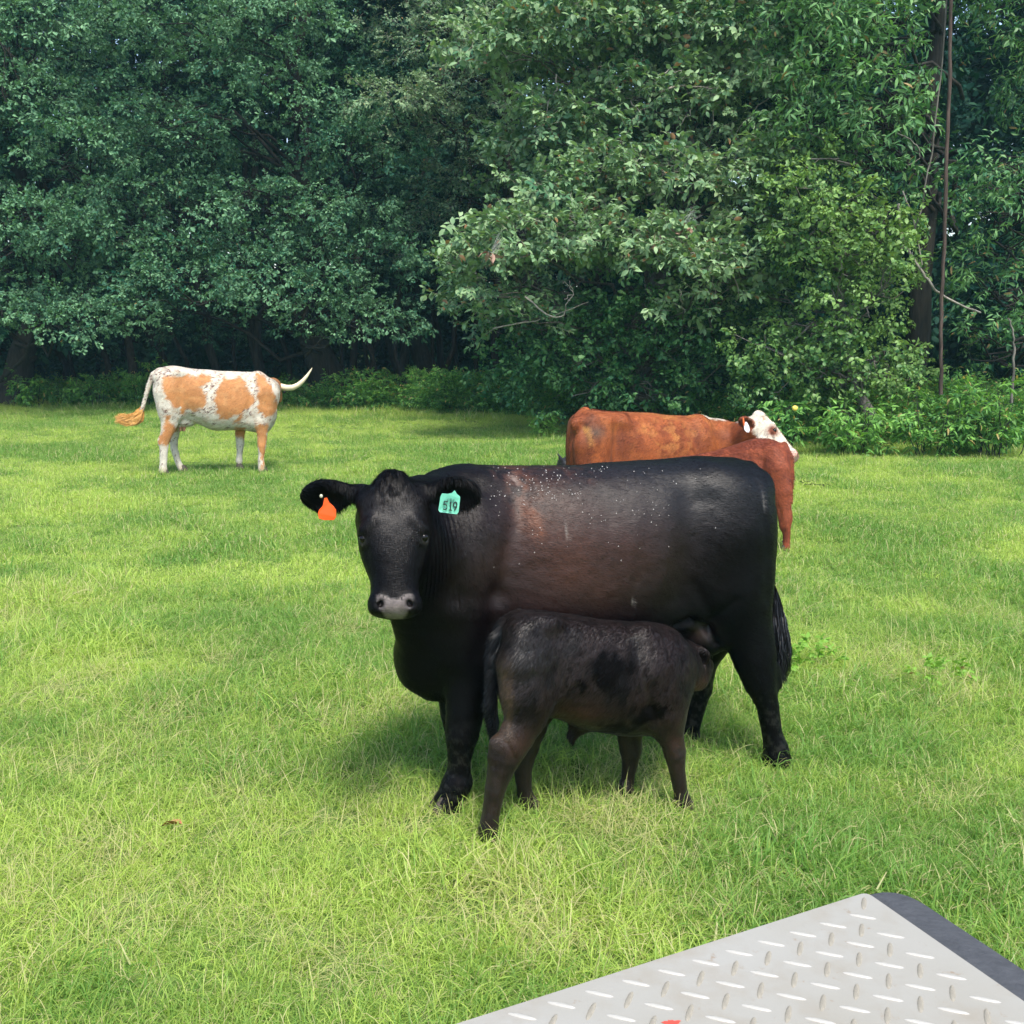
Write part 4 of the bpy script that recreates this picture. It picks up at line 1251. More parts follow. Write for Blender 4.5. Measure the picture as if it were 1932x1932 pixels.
    # white crest and face
    crest = smooth01((V[:, 0] - fr.pt(1318, 800)[0]) / .06) * smooth01((fr.pt(1402, 800)[0] - V[:, 0]) / .05)
    ztop = np.interp(V[:, 0], [fr.pt(1318, 785)[0], fr.pt(1350, 790)[0], fr.pt(1390, 790)[0]], [fr.pt(1318, 786)[2], fr.pt(1350, 792)[2], fr.pt(1390, 790)[2]])
    white = (0.56, 0.51, 0.41)
    blend(crest * smooth01((V[:, 2] - ztop + .012 + .03 * (fbm(V, 25, 124) - .5)) / .02), white)
    loc = (V - hc) @ B
    t_, b_, c_ = loc[:, 0] / sc, loc[:, 1] / sc, loc[:, 2] / sc
    wob = 0.03 * (fbm(V, 22, 125) - .5)
    fm = smooth01((t_ + 0.07) / .02) * smooth01((c_ + .19 + wob + .0 * t_) / .02) * (t_ < .62) * (np.abs(b_) < .16)
    blend(fm, white)
    blend(np.clip(fm, 0, 1) * .25 * smooth01((fbm(V, 12, 128) - .45) / .2), (0.62, 0.45, 0.28))
    for sd in (-1, 1):
        blend(spot(V, p(0.225, sd * .118, -.03), (.05, .05, .05)) * 1.6, (0.16, 0.045, 0.02))
        blend(spot(V, p(0.07, sd * .12, -.03), (.016, .02, .02)) * .9, (0.30, 0.10, 0.04))
    pink = smooth01((t_ - .475) / .02) * smooth01((c_ + .06) / .02) * (np.abs(b_) < .1) * (t_ < .62)
    blend(pink * .8, (0.62, 0.33, 0.26))
    for sd in (-1, 1):
        blend(spot(V, p(0.510, sd * 0.050, 0.022), (.018, .018, .026)) * 1.3, (0.02, 0.01, 0.01))
    de, _ = seg_dist(V, e_b, e_t)
    blend(smooth01((.07 - de) / .02) * (c_ < .0), (0.15, 0.04, 0.015))
    mat = coat_mat("rust_red_coat", 0.62, 0.25, 0.04, 0.5, (60, 150, 150), 0.22)
    finish_body(root, fr, V, Q, np.clip(col, 0, 1), mat, far_hair(70000, 21))
    for sd in (-1, 1):
        Ve, Fe = uv_ball(p(0.227, sd * 0.108, -0.018), (0.021 * sc,) * 3, nu=12, nv=8)
        part(root, "eye", fr, Ve, Fe, [M_EYE])
        for (px, dx) in ((1118, .02), (1345, .02)):
            s, _, _ = fr.L(px, 930)
            hoof(root, fr, (s + dx, sd * (.18 if px < 1200 else .16), 0), .05, 1, M_HOOF)
    # white tag with an orange backing button
    tagm = simple_mat("white_plastic", (0.72, 0.76, 0.74), 0.4)
    o_ = [(1406, 796), (1409, 796), (1413, 803), (1415, 811), (1413, 816), (1408, 815), (1404, 810), (1404, 803)]
    c3 = [fr.local(at(x, y, 10.12))[0] for x, y in o_]
    nr = fr.local(np.array([[0, 0, CAM_H]]))[0] - c3[0]; nr /= np.linalg.norm(nr)
    P_ = np.array(c3); k = len(P_)
    me = bpy.data.meshes.new("ear_tag")
    me.from_pydata([tuple(v) for v in fr.world(np.vstack([P_ + nr * .004, P_ - nr * .004])) - fr.O], [], [tuple(range(k)), tuple(range(2 * k - 1, k - 1, -1))] + [(i, i + k, (i + 1) % k + k, (i + 1) % k) for i in range(k)])
    me.materials.append(tagm); me.update()
    o = bpy.data.objects.new("ear_tag", me); COL.objects.link(o); o.parent = root; o["label"] = "white ear tag in the near ear"
    Vv, Ff = tube([fr.local(at(1402, 788, 10.12))[0], fr.local(at(1403, 797, 10.115))[0], fr.local(at(1405, 808, 10.13))[0]], [.006, .009, .006], 8)
    part(root, "tag_strap", fr, Vv, Ff, [simple_mat("orange_tag_strap", (0.85, 0.16, 0.04), 0.45)])
    M_SW = simple_mat("red_tail_hair", (0.25, 0.09, 0.03), 0.5, 0.3)
    sp = [fr.pt(1085, 925, .02), fr.pt(1085, 960, .02), fr.pt(1086, 1000, .02), fr.pt(1086, 1040, .02)]
    switch_hair(root, fr, sp, [.02, .045, .05, .015], 260, 0.007, M_SW, seed=12)

def red_calf():
    fr = Frame(tuple(at(1410, 900, 9.52)[:2]), (-0.93, 0.36))
    root = empty("calf", tuple(fr.O), "smooth rust red calf standing between the black cow's rump and the white faced cow", "calf")
    f = Field((-0.65, -0.36, 0), (0.95, 0.36, 1.15), 0.0095)
    tab = profile_rows(fr, [
        (1492, 862, 905, 0.5, 0.06, 2.2),
        (1486, 846, 930, 0.5, 0.11, 2.2),
        (1474, 836, 950, 0.55, 0.145, 2.3),
        (1455, 829, 955, 0.58, 0.165, 2.4),
        (1430, 828, 955, 0.55, 0.175, 2.3),
        (1395, 836, 960, 0.50, 0.185, 2.2),
        (1350, 850, 965, 0.48, 0.185, 2.2),
        (1312, 858, 965, 0.48, 0.165, 2.2),
        (1285, 862, 960, 0.46, 0.13, 2.2),
        (1262, 880, 940, 0.46, 0.07, 2.2),
    ])
    f.tube_profile(tab, k=0.02)
    for sd in (1, -1):
        f.chain([fr.node(1455, 850, sd * .08, 14), fr.node(1462, 885, sd * .10, 27, 1.4), fr.node(1470, 925, sd * .11, 24, 1.4), fr.node(1477, 955, sd * .12, 15, 1.3), fr.node(1481, 976, sd * .12, 12.5, 1.2),
                 fr.node(1481, 991, sd * .12, 10.5, 1.1), fr.node(1484, 1005, sd * .12, 7), fr.node(1484, 1022, sd * .12, 6.2), fr.node(1483, 1034, sd * .12, 8)], k=0.04)
        f.chain([fr.node(1489, 966, sd * .12, 4), fr.node(1489, 984, sd * .12, 4)], k=0.02)
        s, _, _ = fr.L(1290, 930)
        f.chain([(s, sd * .08, .62, .09, 1.2), (s, sd * .10, .40, .055), (s, sd * .11, .28, .042), (s, sd * .11, .14, .027), (s, sd * .11, .06, .034)], k=0.05)
    f.chain([fr.node(1480, 838, 0, 5), fr.node(1493, 862, 0, 4), fr.node(1494, 900, 0, 4), fr.node(1490, 945, 0.0, 5)], k=0.02)
    nb = fr.pt(1290, 895, 0); hc = fr.pt(1225, 905, 0)
    f.chain([tuple(nb) + (.12,), tuple(hc) + (.085,)], k=0.06)
    B = basis((1, 0, -0.55), (0.5, 0, 1))
    p = head_sdf(f, hc, B, k=0.03, sc=0.62)
    for sd in (-1, 1):
        eb = p(.07, sd * .09, -.04); ear_sdf(f, eb, eb + np.array([0, sd * .11, .01]), (1, 0, 0), .03, .012, k=.015)
    V, Q = f.mesh(); V = relax(V, Q, 2); n_ = vnormals(V, Q)
    d = 0.010 * (fbm(V, 8, 131, 2) - .5)
    dist, t = seg_dist(V, fr.pt(1436, 870, .18), fr.pt(1448, 950, .16), (1, .3, 1)); d -= .014 * np.exp(-(dist / .03) ** 2)
    dist, t = seg_dist(V, fr.pt(1470, 955, .15), fr.pt(1480, 1000, .13), (1, .3, 1)); d -= .006 * np.exp(-(dist / .012) ** 2)
    V = V + n_ * d[:, None]
    red = np.array([0.215, 0.050, 0.020]); dark = np.array([0.11, 0.022, 0.010])
    col = np.tile(red, (len(V), 1))
    w = 0.6 * smooth01((fbm(V, 11, 132) - .5) / .12)[:, None]; col = col * (1 - w) + dark * w
    mat = coat_mat("red_calf_coat", 0.62, 0.25, 0.04, 0.5, (60, 150, 150), 0.22)
    finish_body(root, fr, V, Q, col, mat, far_hair(50000, 22))
    for sd in (-1, 1):
        s, z, t = fr.L(1483, 1038, sd * .12)
        hoof(root, fr, (s + .01, sd * .12, 0), .040, 1, M_HOOF_PALE, h=.060)
        s, _, _ = fr.L(1290, 930)
        hoof(root, fr, (s + .01, sd * .11, 0), .034, 1, M_HOOF, h=.045)
        Ve, Fe = uv_ball(p(0.222, sd * 0.117, -0.026), (0.013,) * 3, nu=12, nv=8)
        part(root, "eye", fr, Ve, Fe, [M_EYE])

def far_black_calf():
    fr = Frame(tuple(at(1128, 900, 11.5)[:2]), (-1.0, 0.12))
    root = empty("calf", tuple(fr.O), "small black calf mostly hidden behind the red cow, one ear showing", "calf")
    f = Field((-0.6, -0.3, 0), (0.75, 0.3, 0.95), 0.012)
    tab = profile_rows(fr, [(1178, 878, 915, .5, .08, 2.2), (1170, 866, 930, .5, .13, 2.2), (1140, 863, 935, .5, .15, 2.2), (1110, 866, 940, .5, .15, 2.2), (1088, 868, 935, .5, .12, 2.2), (1076, 880, 925, .5, .07, 2.2)])
    f.tube_profile(tab, k=.02)
    nb = fr.pt(1090, 890, 0); hc = fr.pt(1061, 873, 0.0)
    f.chain([tuple(nb) + (.10,), tuple(hc) + (.055,)], k=.06)
    B = basis((1, 0.1, -0.75), (0.7, 0.1, 1))
    p = head_sdf(f, hc, B, k=.03, sc=.5)
    eb = fr.pt(1060, 872, .05)
    ear_sdf(f, eb, fr.pt(1052, 856, .07), (1, .4, 0), .028, .012, k=.015)
    ear_sdf(f, fr.pt(1062, 872, -.05), fr.pt(1066, 862, -.13), (1, .4, 0), .028, .012, k=.015)
    for px in (1168, 1095):
        s = fr.L(px, 920)[0]
        for sd in (-1, 1):
            f.chain([(s, sd * .07, .46, .075, 1.2), (s, sd * .085, .30, .042), (s, sd * .09, .15, .026), (s, sd * .09, .05, .032)], k=.04)
    V, Q = f.mesh(); V = relax(V, Q, 2)
    col = np.tile(np.array([.012, .012, .014]), (len(V), 1))
    finish_body(root, fr, V, Q, col, coat_mat("black_calf_coat", .5, .4, .05, .3))
    for px in (1168, 1095):
        s = fr.L(px, 920)[0]
        for sd in (-1, 1):
            hoof(root, fr, (s, sd * .09, 0), .03, 1, M_HOOF, h=.045)

# ================================================================== GROUND AND GRASS
def terrain(x, y):
    x = np.asarray(x, float); y = np.asarray(y, float)
    P = np.stack([x, y, 0 * x], 1)
    h = 0.10 * (fbm(P, 0.35, 301, 2) - 0.5) + 0.035 * (fbm(P, 1.3, 302, 2) - 0.5)
    keep = smooth01((y - 10.5) / 5.0)
    return h * (0.25 + 0.75 * keep) * smooth01((y - 1.0) / 2.0) - 0.004

def patchy(x, y, scale=0.55, seed=311):
    P = np.stack([x, y, 0 * np.asarray(x)], 1)
    return fbm(P, scale, seed, 3)

def ground_mat():
    m, nt, b = new_mat("pasture_soil")
    N, L = nt.nodes, nt.links
    tc = N.new("ShaderNodeTexCoord")
    n1 = N.new("ShaderNodeTexNoise"); n1.inputs["Scale"].default_value = 3.0; n1.inputs["Detail"].default_value = 8
    n2 = N.new("ShaderNodeTexNoise"); n2.inputs["Scale"].default_value = 60.0; n2.inputs["Detail"].default_value = 6
    L.new(tc.outputs["Object"], n1.inputs["Vector"]); L.new(tc.outputs["Object"], n2.inputs["Vector"])
    cr = N.new("ShaderNodeValToRGB")
    cr.color_ramp.elements[0].position = 0.35; cr.color_ramp.elements[0].color = (0.080, 0.150, 0.028, 1)
    cr.color_ramp.elements[1].position = 0.70; cr.color_ramp.elements[1].color = (0.135, 0.190, 0.050, 1)
    L.new(n2.outputs["Fac"], cr.inputs[0])
    L.new(cr.outputs[0], b.inputs["Base Color"])
    b.inputs["Roughness"].default_value = 0.95
    b.inputs["Specular IOR Level"].default_value = 0.1
    bp = N.new("ShaderNodeBump"); bp.inputs["Strength"].default_value = 0.6; bp.inputs["Distance"].default_value = 0.02
    L.new(n2.outputs["Fac"], bp.inputs["Height"]); L.new(bp.outputs[0], b.inputs["Normal"])
    return m

def leaf_mat(name, dark, light, dry=(0.30, 0.22, 0.09), rough=0.5, spec=0.35, transl=0.35, tboost=(1.25, 1.15, 0.55)):
    """leaf or blade: colour runs dark-light by the copy's 'tint'; per-leaf variation and dry ones come from Col"""
    m, nt, b = new_mat(name)
    N, L = nt.nodes, nt.links
    at_ = N.new("ShaderNodeAttribute"); at_.attribute_type = 'INSTANCER'; at_.attribute_name = "tint"
    vc = N.new("ShaderNodeVertexColor"); vc.layer_name = "Col"
    sep = N.new("ShaderNodeSeparateColor")
    L.new(vc.outputs[0], sep.inputs[0])
    ad = N.new("ShaderNodeMath"); ad.operation = 'ADD'
    L.new(at_.outputs["Fac"], ad.inputs[0])
    mr = N.new("ShaderNodeMapRange"); mr.inputs[3].default_value = -0.42; mr.inputs[4].default_value = 0.42
    L.new(sep.outputs[0], mr.inputs[0]); L.new(mr.outputs[0], ad.inputs[1])
    cl = N.new("ShaderNodeClamp"); L.new(ad.outputs[0], cl.inputs[0])
    mx = N.new("ShaderNodeMixRGB"); mx.inputs[1].default_value = (*dark, 1); mx.inputs[2].default_value = (*light, 1)
    L.new(cl.outputs[0], mx.inputs[0])
    mx2 = N.new("ShaderNodeMixRGB"); mx2.inputs[2].default_value = (*dry, 1)
    L.new(sep.outputs[1], mx2.inputs[0]); L.new(mx.outputs[0], mx2.inputs[1])
    L.new(mx2.outputs[0], b.inputs["Base Color"])
    b.inputs["Roughness"].default_value = rough
    b.inputs["Specular IOR Level"].default_value = spec
    tr = N.new("ShaderNodeBsdfTranslucent")
    tm = N.new("ShaderNodeVectorMath"); tm.operation = 'MULTIPLY'; tm.inputs[1].default_value = tboost
    L.new(mx2.outputs[0], tm.inputs[0]); L.new(tm.outputs[0], tr.inputs[0])
    ms = N.new("ShaderNodeMixShader"); ms.inputs[0].default_value = transl
    L.new(b.outputs[0], ms.inputs[1]); L.new(tr.outputs[0], ms.inputs[2])
    L.new(ms.outputs[0], nt.nodes["Material Output"].inputs[0])
    return m

_variant_count = 0
def variant_collection(name, meshes):
    c = bpy.data.collections.new(name)
    for i, me in enumerate(meshes):
        o = bpy.data.objects.new("%s_%02d" % (name, i), me)
        c.objects.link(o)
    return c

def scatter(name, pts, rot, scl, idx, tint, coll, parent=None, kind=None, label=None):
    """one object whose geometry-node tree puts small leaf or grass clumps on given points"""
    me = bpy.data.meshes.new(name)
    me.vertices.add(len(pts))
    me.vertices.foreach_set("co", np.asarray(pts, dtype=np.float32).ravel())
    a = me.attributes.new("rot", 'FLOAT_VECTOR', 'POINT'); a.data.foreach_set("vector", np.asarray(rot, dtype=np.float32).ravel())
    a = me.attributes.new("scl", 'FLOAT_VECTOR', 'POINT')
    scl = np.asarray(scl, dtype=np.float32)
    if scl.ndim == 1: scl = np.repeat(scl[:, None], 3, 1)
    a.data.foreach_set("vector", scl.ravel())
    a = me.attributes.new("idx", 'INT', 'POINT'); a.data.foreach_set("value", np.asarray(idx, dtype=np.int32))
    a = me.attributes.new("tint", 'FLOAT', 'POINT'); a.data.foreach_set("value", np.asarray(tint, dtype=np.float32))
    me.update()
    o = bpy.data.objects.new(name, me); COL.objects.link(o)
    if parent is not None: o.parent = parent
    if kind: o["kind"] = kind
    if label: o["label"] = label
    ng = bpy.data.node_groups.new("scatter_" + name, 'GeometryNodeTree')
    ng.interface.new_socket("Geometry", in_out='INPUT', socket_type='NodeSocketGeometry')
    ng.interface.new_socket("Geometry", in_out='OUTPUT', socket_type='NodeSocketGeometry')
    N, L = ng.nodes, ng.links
    gi = N.new("NodeGroupInput"); go = N.new("NodeGroupOutput")
    ip = N.new("GeometryNodeInstanceOnPoints")
    ci = N.new("GeometryNodeCollectionInfo")
    ci.inputs[0].default_value = coll
    ci.inputs[1].default_value = True; ci.inputs[2].default_value = True
    def named(nm, ty):
        n = N.new("GeometryNodeInputNamedAttribute"); n.data_type = ty; n.inputs[0].default_value = nm; return n
    r = named("rot", 'FLOAT_VECTOR'); s = named("scl", 'FLOAT_VECTOR'); i = named("idx", 'INT')
    er = N.new("FunctionNodeEulerToRotation")
    L.new(r.outputs[0], er.inputs[0])
    L.new(gi.outputs[0], ip.inputs["Points"]); L.new(ci.outputs[0], ip.inputs["Instance"])
    ip.inputs["Pick Instance"].default_value = True
    L.new(i.outputs[0], ip.inputs["Instance Index"])
    L.new(er.outputs[0], ip.inputs["Rotation"]); L.new(s.outputs[0], ip.inputs["Scale"])
    L.new(ip.outputs[0], go.inputs[0])
    md = o.modifiers.new("scatter", 'NODES'); md.node_group = ng
    return o

def blades_mesh(name, n, radius, hmin, hmax, width, mat, seed, lean=0.7, dry=0.12, seg=4, curl=1.0):
    r = np.random.default_rng(seed)
    V, F, C_ = [], [], []
    for i in range(n):
        a = r.random() * 6.283; d = radius * math.sqrt(r.random())
        base = np.array([d * math.cos(a), d * math.sin(a), -0.004])
        L_ = hmin + (hmax - hmin) * r.random() ** 1.3
        az = r.random() * 6.283
        th = r.random() ** 0.8 * lean          # lean from vertical at the root
        bend = (0.3 + 1.3 * r.random()) * curl
        dirh = np.array([math.cos(az), math.sin(az), 0])
        sd = np.array([-math.sin(az), math.cos(az), 0])
        if r.random() < 0.3: sd = sd * 0.4 + np.array([0, 0, 0.9])
        w = width * (0.6 + 0.8 * r.random())
        tw = (r.random() - 0.5) * 1.2
        p = base.copy(); b = len(V)
        c = r.random(); dr = 1.0 if r.random() < dry else 0.15 * r.random()
        for k in range(seg + 1):
            t = k / seg
            ww = w * (1 - t) ** 0.6 * 0.5 + 0.0001
            V.append(p - sd * ww); V.append(p + sd * ww)
            C_ += [[c, dr * (0.6 + 0.4 * t), 0]] * 2
            ang = th + bend * t * t * 1.2
            st = L_ / seg
            p = p + st * (np.array([0, 0, math.cos(ang)]) + dirh * math.sin(ang) + sd * tw * t * 0.25)
            if p[2] < 0.004: p[2] = 0.004
        for k in range(seg):
            F.append((b + 2 * k, b + 2 * k + 1, b + 2 * k + 3, b + 2 * k + 2))
    return np_mesh(name, np.array(V), np.array(F), [mat], np.array(C_), smooth=True)

def build_ground():
    xs = np.concatenate([np.linspace(-70, -14, 40), np.linspace(-13.6, 13.6, 170), np.linspace(14, 70, 40)])
    ys = np.concatenate([np.linspace(-14, 1.6, 14), np.linspace(1.8, 34, 220), np.linspace(35, 90, 40)])
    X, Y = np.meshgrid(xs, ys, indexing='ij')
    Z = terrain(X.ravel(), Y.ravel())
    V = np.stack([X.ravel(), Y.ravel(), Z], 1)
    ny = len(ys)
    I, J = np.meshgrid(np.arange(len(xs) - 1), np.arange(ny - 1), indexing='ij')
    a = (I * ny + J).ravel()
    F = np.stack([a, a + ny, a + ny + 1, a + 1], 1)
    o = link_mesh("ground", np_mesh("ground", V, F, [ground_mat()]))
    tag(o, kind="structure")

# line along which the meadow ends: y as a function of x
def edge_y(x):
    return np.interp(x, [-30, -14, -6, 0, 2.2, 4.5, 8, 11, 30], [28.0, 27.6, 26.5, 23.4, 21.2, 18.4, 17.6, 17.2, 17.0])

def build_grass():
    M = leaf_mat("grass_blade", (0.125, 0.290, 0.044), (0.440, 0.580, 0.115), dry=(0.56, 0.50, 0.27), rough=0.5, spec=0.3, transl=0.46, tboost=(1.12, 1.15, 0.7))
    near = [blades_mesh("grass_near_%d" % i, 165, 0.10, 0.03, 0.100, 0.0027, M, 400 + i, lean=1.45, dry=0.10 + 0.02 * (i % 3), curl=1.7) for i in range(8)]
    near += [blades_mesh("grass_near_%d" % (8 + i), 80, 0.10, 0.05, 0.125, 0.0033, M, 420 + i, lean=1.15, dry=0.08, curl=1.5) for i in range(3)]
    near += [blades_mesh("grass_near_%d" % (11 + i), 60, 0.12, 0.05, 0.15, 0.0024, M, 430 + i, lean=1.5, dry=0.75, curl=1.0) for i in range(2)]
    cn = variant_collection("grass_near", near)
    far = [blades_mesh("grass_far_%d" % i, 210, 0.20, 0.035, 0.105, 0.0058, M, 440 + i, lean=1.45, dry=0.10, seg=3, curl=1.5) for i in range(6)]
    far += [blades_mesh("grass_far_%d" % (6 + i), 110, 0.20, 0.06, 0.15, 0.0060, M, 450 + i, lean=1.1, dry=0.14, seg=3) for i in range(3)]
    cf = variant_collection("grass_far", far)
    r = np.random.default_rng(5)
    def field(y0, y1, sp0, sp1, margin, coll, nv, tall_i, dry_i, base_s):
        pts = []
        y = y0
        while y < y1:
            t = (y - y0) / (y1 - y0); sp = sp0 + (sp1 - sp0) * t
            hw = 0.5 * y * 0.97 + margin
            n = int(2 * hw / sp)
            x = -hw + sp * np.arange(n) + r.uniform(-.5, .5, n) * sp
            yy = y + r.uniform(-.5, .5, n) * sp
            pts.append(np.stack([x, yy, np.full(n, sp)], 1)); y += sp
        P = np.vstack(pts)
        return P
    A = field(1.5, 8.0, 0.080, 0.125, 1.5, cn, 0, 0, 0, 1)
    x, y = A[:, 0], A[:, 1]
    n = len(A)
    pn = patchy(x, y, 1.1, 321); pt = patchy(x, y, 0.8, 323); pd = patchy(x, y, 1.7, 322)
    idx = r.integers(0, 8, n)
    tall = smooth01((pn - 0.48) / 0.16); idx = np.where(r.random(n) < 0.05 + 0.34 * tall, 8 + r.integers(0, 3, n), idx)
    idx = np.where(r.random(n) < 0.03 + 0.42 * smooth01((pd - 0.54) / 0.1), 11 + r.integers(0, 2, n), idx)
    tint = np.clip(0.48 + 2.1 * (0.5 - pt) + 0.5 * (pd - 0.5) + 0.8 * (patchy(x, y, 4.5, 325) - .5) + r.normal(0, .13, n), 0, 1)
    s = (0.75 + 0.6 * tall * r.random(n) + 0.35 * r.random(n)) * (0.95 + 0.03 * y)
    # straw-coloured trampled spots and lusher dark ones where the photograph has them
    for (px, py, rr_, kind_) in ((150, 1765, .16, 'd'), (60, 1880, .14, 'd'), (330, 1700, .12, 'd'), (180, 1610, .15, 'd'), (500, 1760, .10, 'd'), (1010, 1760, .12, 'd'), (560, 1370, .16, 'd'), (880, 1360, .14, 'd'), (1040, 1800, .1, 'd'),
                                (1180, 1570, .14, 'd'), (640, 1190, .22, 'd'), (130, 1330, .22, 'd'), (1790, 1500, .14, 'd'), (1650, 1260, .2, 'd'), (820, 1560, .1, 'd'), (60, 1130, .3, 'd'),
                                (610, 1480, .22, 'g'), (430, 1450, .22, 'g'), (800, 1440, .16, 'g'), (250, 1190, .3, 'g'), (180, 1880, .12, 'g'), (520, 1000, .4, 'g'), (1600, 1420, .25, 'g'), (1850, 1200, .3, 'g'), (1500, 1620, .2, 'g'), (980, 1880, .12, 'g')):
        c_ = ground_at(px, py)
        w_ = np.exp(-(((x - c_[0]) / (rr_ * 1.4)) ** 2 + ((y - c_[1]) / rr_) ** 2))
        if kind_ == 'd':
            hit = r.random(n) < .75 * w_
            idx = np.where(hit, 11 + r.integers(0, 2, n), idx); tint = np.clip(tint + .25 * w_, 0, 1); s = s * (1 + .15 * w_)
        else:
            hit = r.random(n) < .8 * w_
            idx = np.where(hit, 8 + r.integers(0, 3, n), idx); tint = np.clip(tint - .55 * w_, 0, 1); s = s * (1 + .25 * w_)
    s = s * (0.82 + 0.5 * patchy(x, y, 2.6, 326))
    rot = np.stack([r.normal(0, .16, n), r.normal(0, .16, n), r.random(n) * 6.283], 1)
    pts = np.stack([x, y, terrain(x, y)], 1)
    g = scatter("grass", pts, rot, s, idx, tint, cn)
    tag(g, "short tangled green and straw coloured grass under the cattle", "grass", kind="stuff")
    # farther grass
    B_ = field(7.7, 30.0, 0.15, 0.26, 3.5, cf, 0, 0, 0, 1)
    x, y = B_[:, 0], B_[:, 1]
    ok = y < edge_y(x) + 1.5
    x, y = x[ok], y[ok]; n = len(x)
    pn = patchy(x, y, 0.9, 321); pt = patchy(x, y, 0.42, 323)
    idx = r.integers(0, 6, n)
    tall = smooth01((pn - 0.5) / 0.15)
    ed = smooth01((y - edge_y(x) + 2.2) / 2.0)
    idx = np.where(r.random(n) < 0.03 + 0.16 * tall + 0.6 * ed, 6 + r.integers(0, 3, n), idx)
    tint = np.clip(0.58 + 2.3 * (0.5 - pt) + 1.5 * (patchy(x, y, 1.9, 327) - .5) - 0.5 * smooth01((patchy(x, y, 1.2, 328) - .60) / .06) + r.normal(0, .13, n) - 0.2 * ed, 0, 1)
    tuft = smooth01((patchy(x, y, 1.2, 328) - .60) / .06)
    s = (0.65 + 0.4 * tall * r.random(n) + 0.3 * r.random(n) + .35 * tuft) * (1 + 0.9 * ed * r.random(n))
    rot = np.stack([r.normal(0, .1, n), r.normal(0, .1, n), r.random(n) * 6.283], 1)
    pts = np.stack([x, y, terrain(x, y)], 1)
    g = scatter("grass", pts, rot, s, idx, tint, cf)
    tag(g, "sunlit pale green grass stretching back to the trees", "grass", kind="stuff")

# ================================================================== TREES
def leaf_shape(L_, W_, fold=0.25, curl=0.25, kind="oval"):
    """a folded leaf along +x: returns V, F (quads/tris as quads)"""
    if kind == "oval":
        prof = [(0.0, 0.05), (0.28, 0.85), (0.62, 0.95), (1.0, 0.03)]
    elif kind == "spoon":
        prof = [(0.0, 0.06), (0.35, 0.40), (0.78, 1.0), (1.0, 0.35)]
    else:
        prof = [(0.0, 0.05), (0.35, 0.7), (0.7, 0.55), (1.0, 0.02)]
    V = []; F = []
    for t, w in prof:
        x = t * L_; z = -curl * L_ * t * t
        hw = 0.5 * W_ * w
        V += [[x, -hw, z + fold * hw], [x, 0, z], [x, hw, z + fold * hw]]
    for i in range(len(prof) - 1):
        a = 3 * i
        F += [(a, a + 1, a + 4, a + 3), (a + 1, a + 2, a + 5, a + 4)]
    return np.array(V), np.array(F)

def spray_mesh(name, mat, twig_mat, seed, n_leaf=16, length=0.45, leaf=(0.10, 0.055), kind="oval", twig_r=0.004, side=3, spread=0.9, droop=0.25, clusters=False, flat=0.45, dry=0.02):
    """a leafy twig growing along +x with side twigs"""
    r = np.random.default_rng(seed)
    Vs, Fs, Cs, MI = [], [], [], []
    nb = 0
    def add(V, F, c, mi):
        nonlocal nb
        Vs.append(V); Fs.append(F + nb); Cs.append(np.tile(c, (len(V), 1))); MI.append(np.full(len(F), mi)); nb += len(V)
    twigs = []
    p0 = np.array([0, 0, 0.0]); 
    def bend_path(p, d, L_, n=5):
        P = [p.copy()]; d = d / np.linalg.norm(d)
        for k in range(n):
            d = d + r.normal(0, .12, 3) - np.array([0, 0, droop * 0.2]); d /= np.linalg.norm(d)
            P.append(P[-1] + d * L_ / n)
        return np.array(P)
    main = bend_path(p0, np.array([1, 0, 0.25]), length)
    twigs.append((main, twig_r))
    for k in range(side):
        t = 0.25 + 0.65 * (k + r.random()) / side
        i = min(4, int(t * 5))
        sgn = 1 if k % 2 else -1
        d = np.array([0.7, sgn * spread, r.normal(0, .35)])
        twigs.append((bend_path(main[i], d, length * (0.35 + 0.35 * r.random())), twig_r * 0.6))
    for P, rr in twigs:
        V, F = tube(P, np.linspace(rr, rr * 0.4, len(P)), 3)
        add(V, F, [0.5, 0, 0], 1)
    per = max(1, n_leaf // len(twigs))
    for P, rr in twigs:
        for j in range(per):
            if clusters: t = 0.35 + 0.65 * (1 - (1 - r.random()) ** 2.0) if False else (0.55 + 0.45 * r.random())
            else: t = 0.15 + 0.85 * (j + r.random()) / per
            q = t * (len(P) - 1); i = min(len(P) - 2, int(q)); f_ = q - i
            pos = P[i] * (1 - f_) + P[i + 1] * f_
            dr = P[i + 1] - P[i]; dr /= np.linalg.norm(dr)
            az = r.random() * 6.283
            sidev = np.cross(dr, [0, 0, 1.0]); sidev /= np.linalg.norm(sidev) + 1e-9
            sg = 1 if r.random() < .5 else -1
            d = dr * (0.3 + 0.5 * r.random()) + sidev * sg * (0.4 + 0.7 * r.random()) + np.array([0, 0, r.normal(-0.1, flat)])
            d /= np.linalg.norm(d)
            up = np.array([0, 0, 1.0]) + r.normal(0, flat, 3)
            y = np.cross(up, d); y /= np.linalg.norm(y) + 1e-9
            z = np.cross(d, y)
            sc = 0.65 + 0.6 * r.random()
            V, F = leaf_shape(leaf[0] * sc, leaf[1] * sc, 0.35 * r.random() + .05, 0.1 + 0.4 * r.random(), kind)
            V = V @ np.stack([d, y, z]) + pos
            dc = 1.0 if r.random() < dry else 0.0
            add(V, F, [r.random(), dc, 0], 0)
    return np_mesh(name, np.vstack(Vs), np.vstack(Fs), [mat, twig_mat], np.vstack(Cs), smooth=True, mi=np.concatenate(MI))

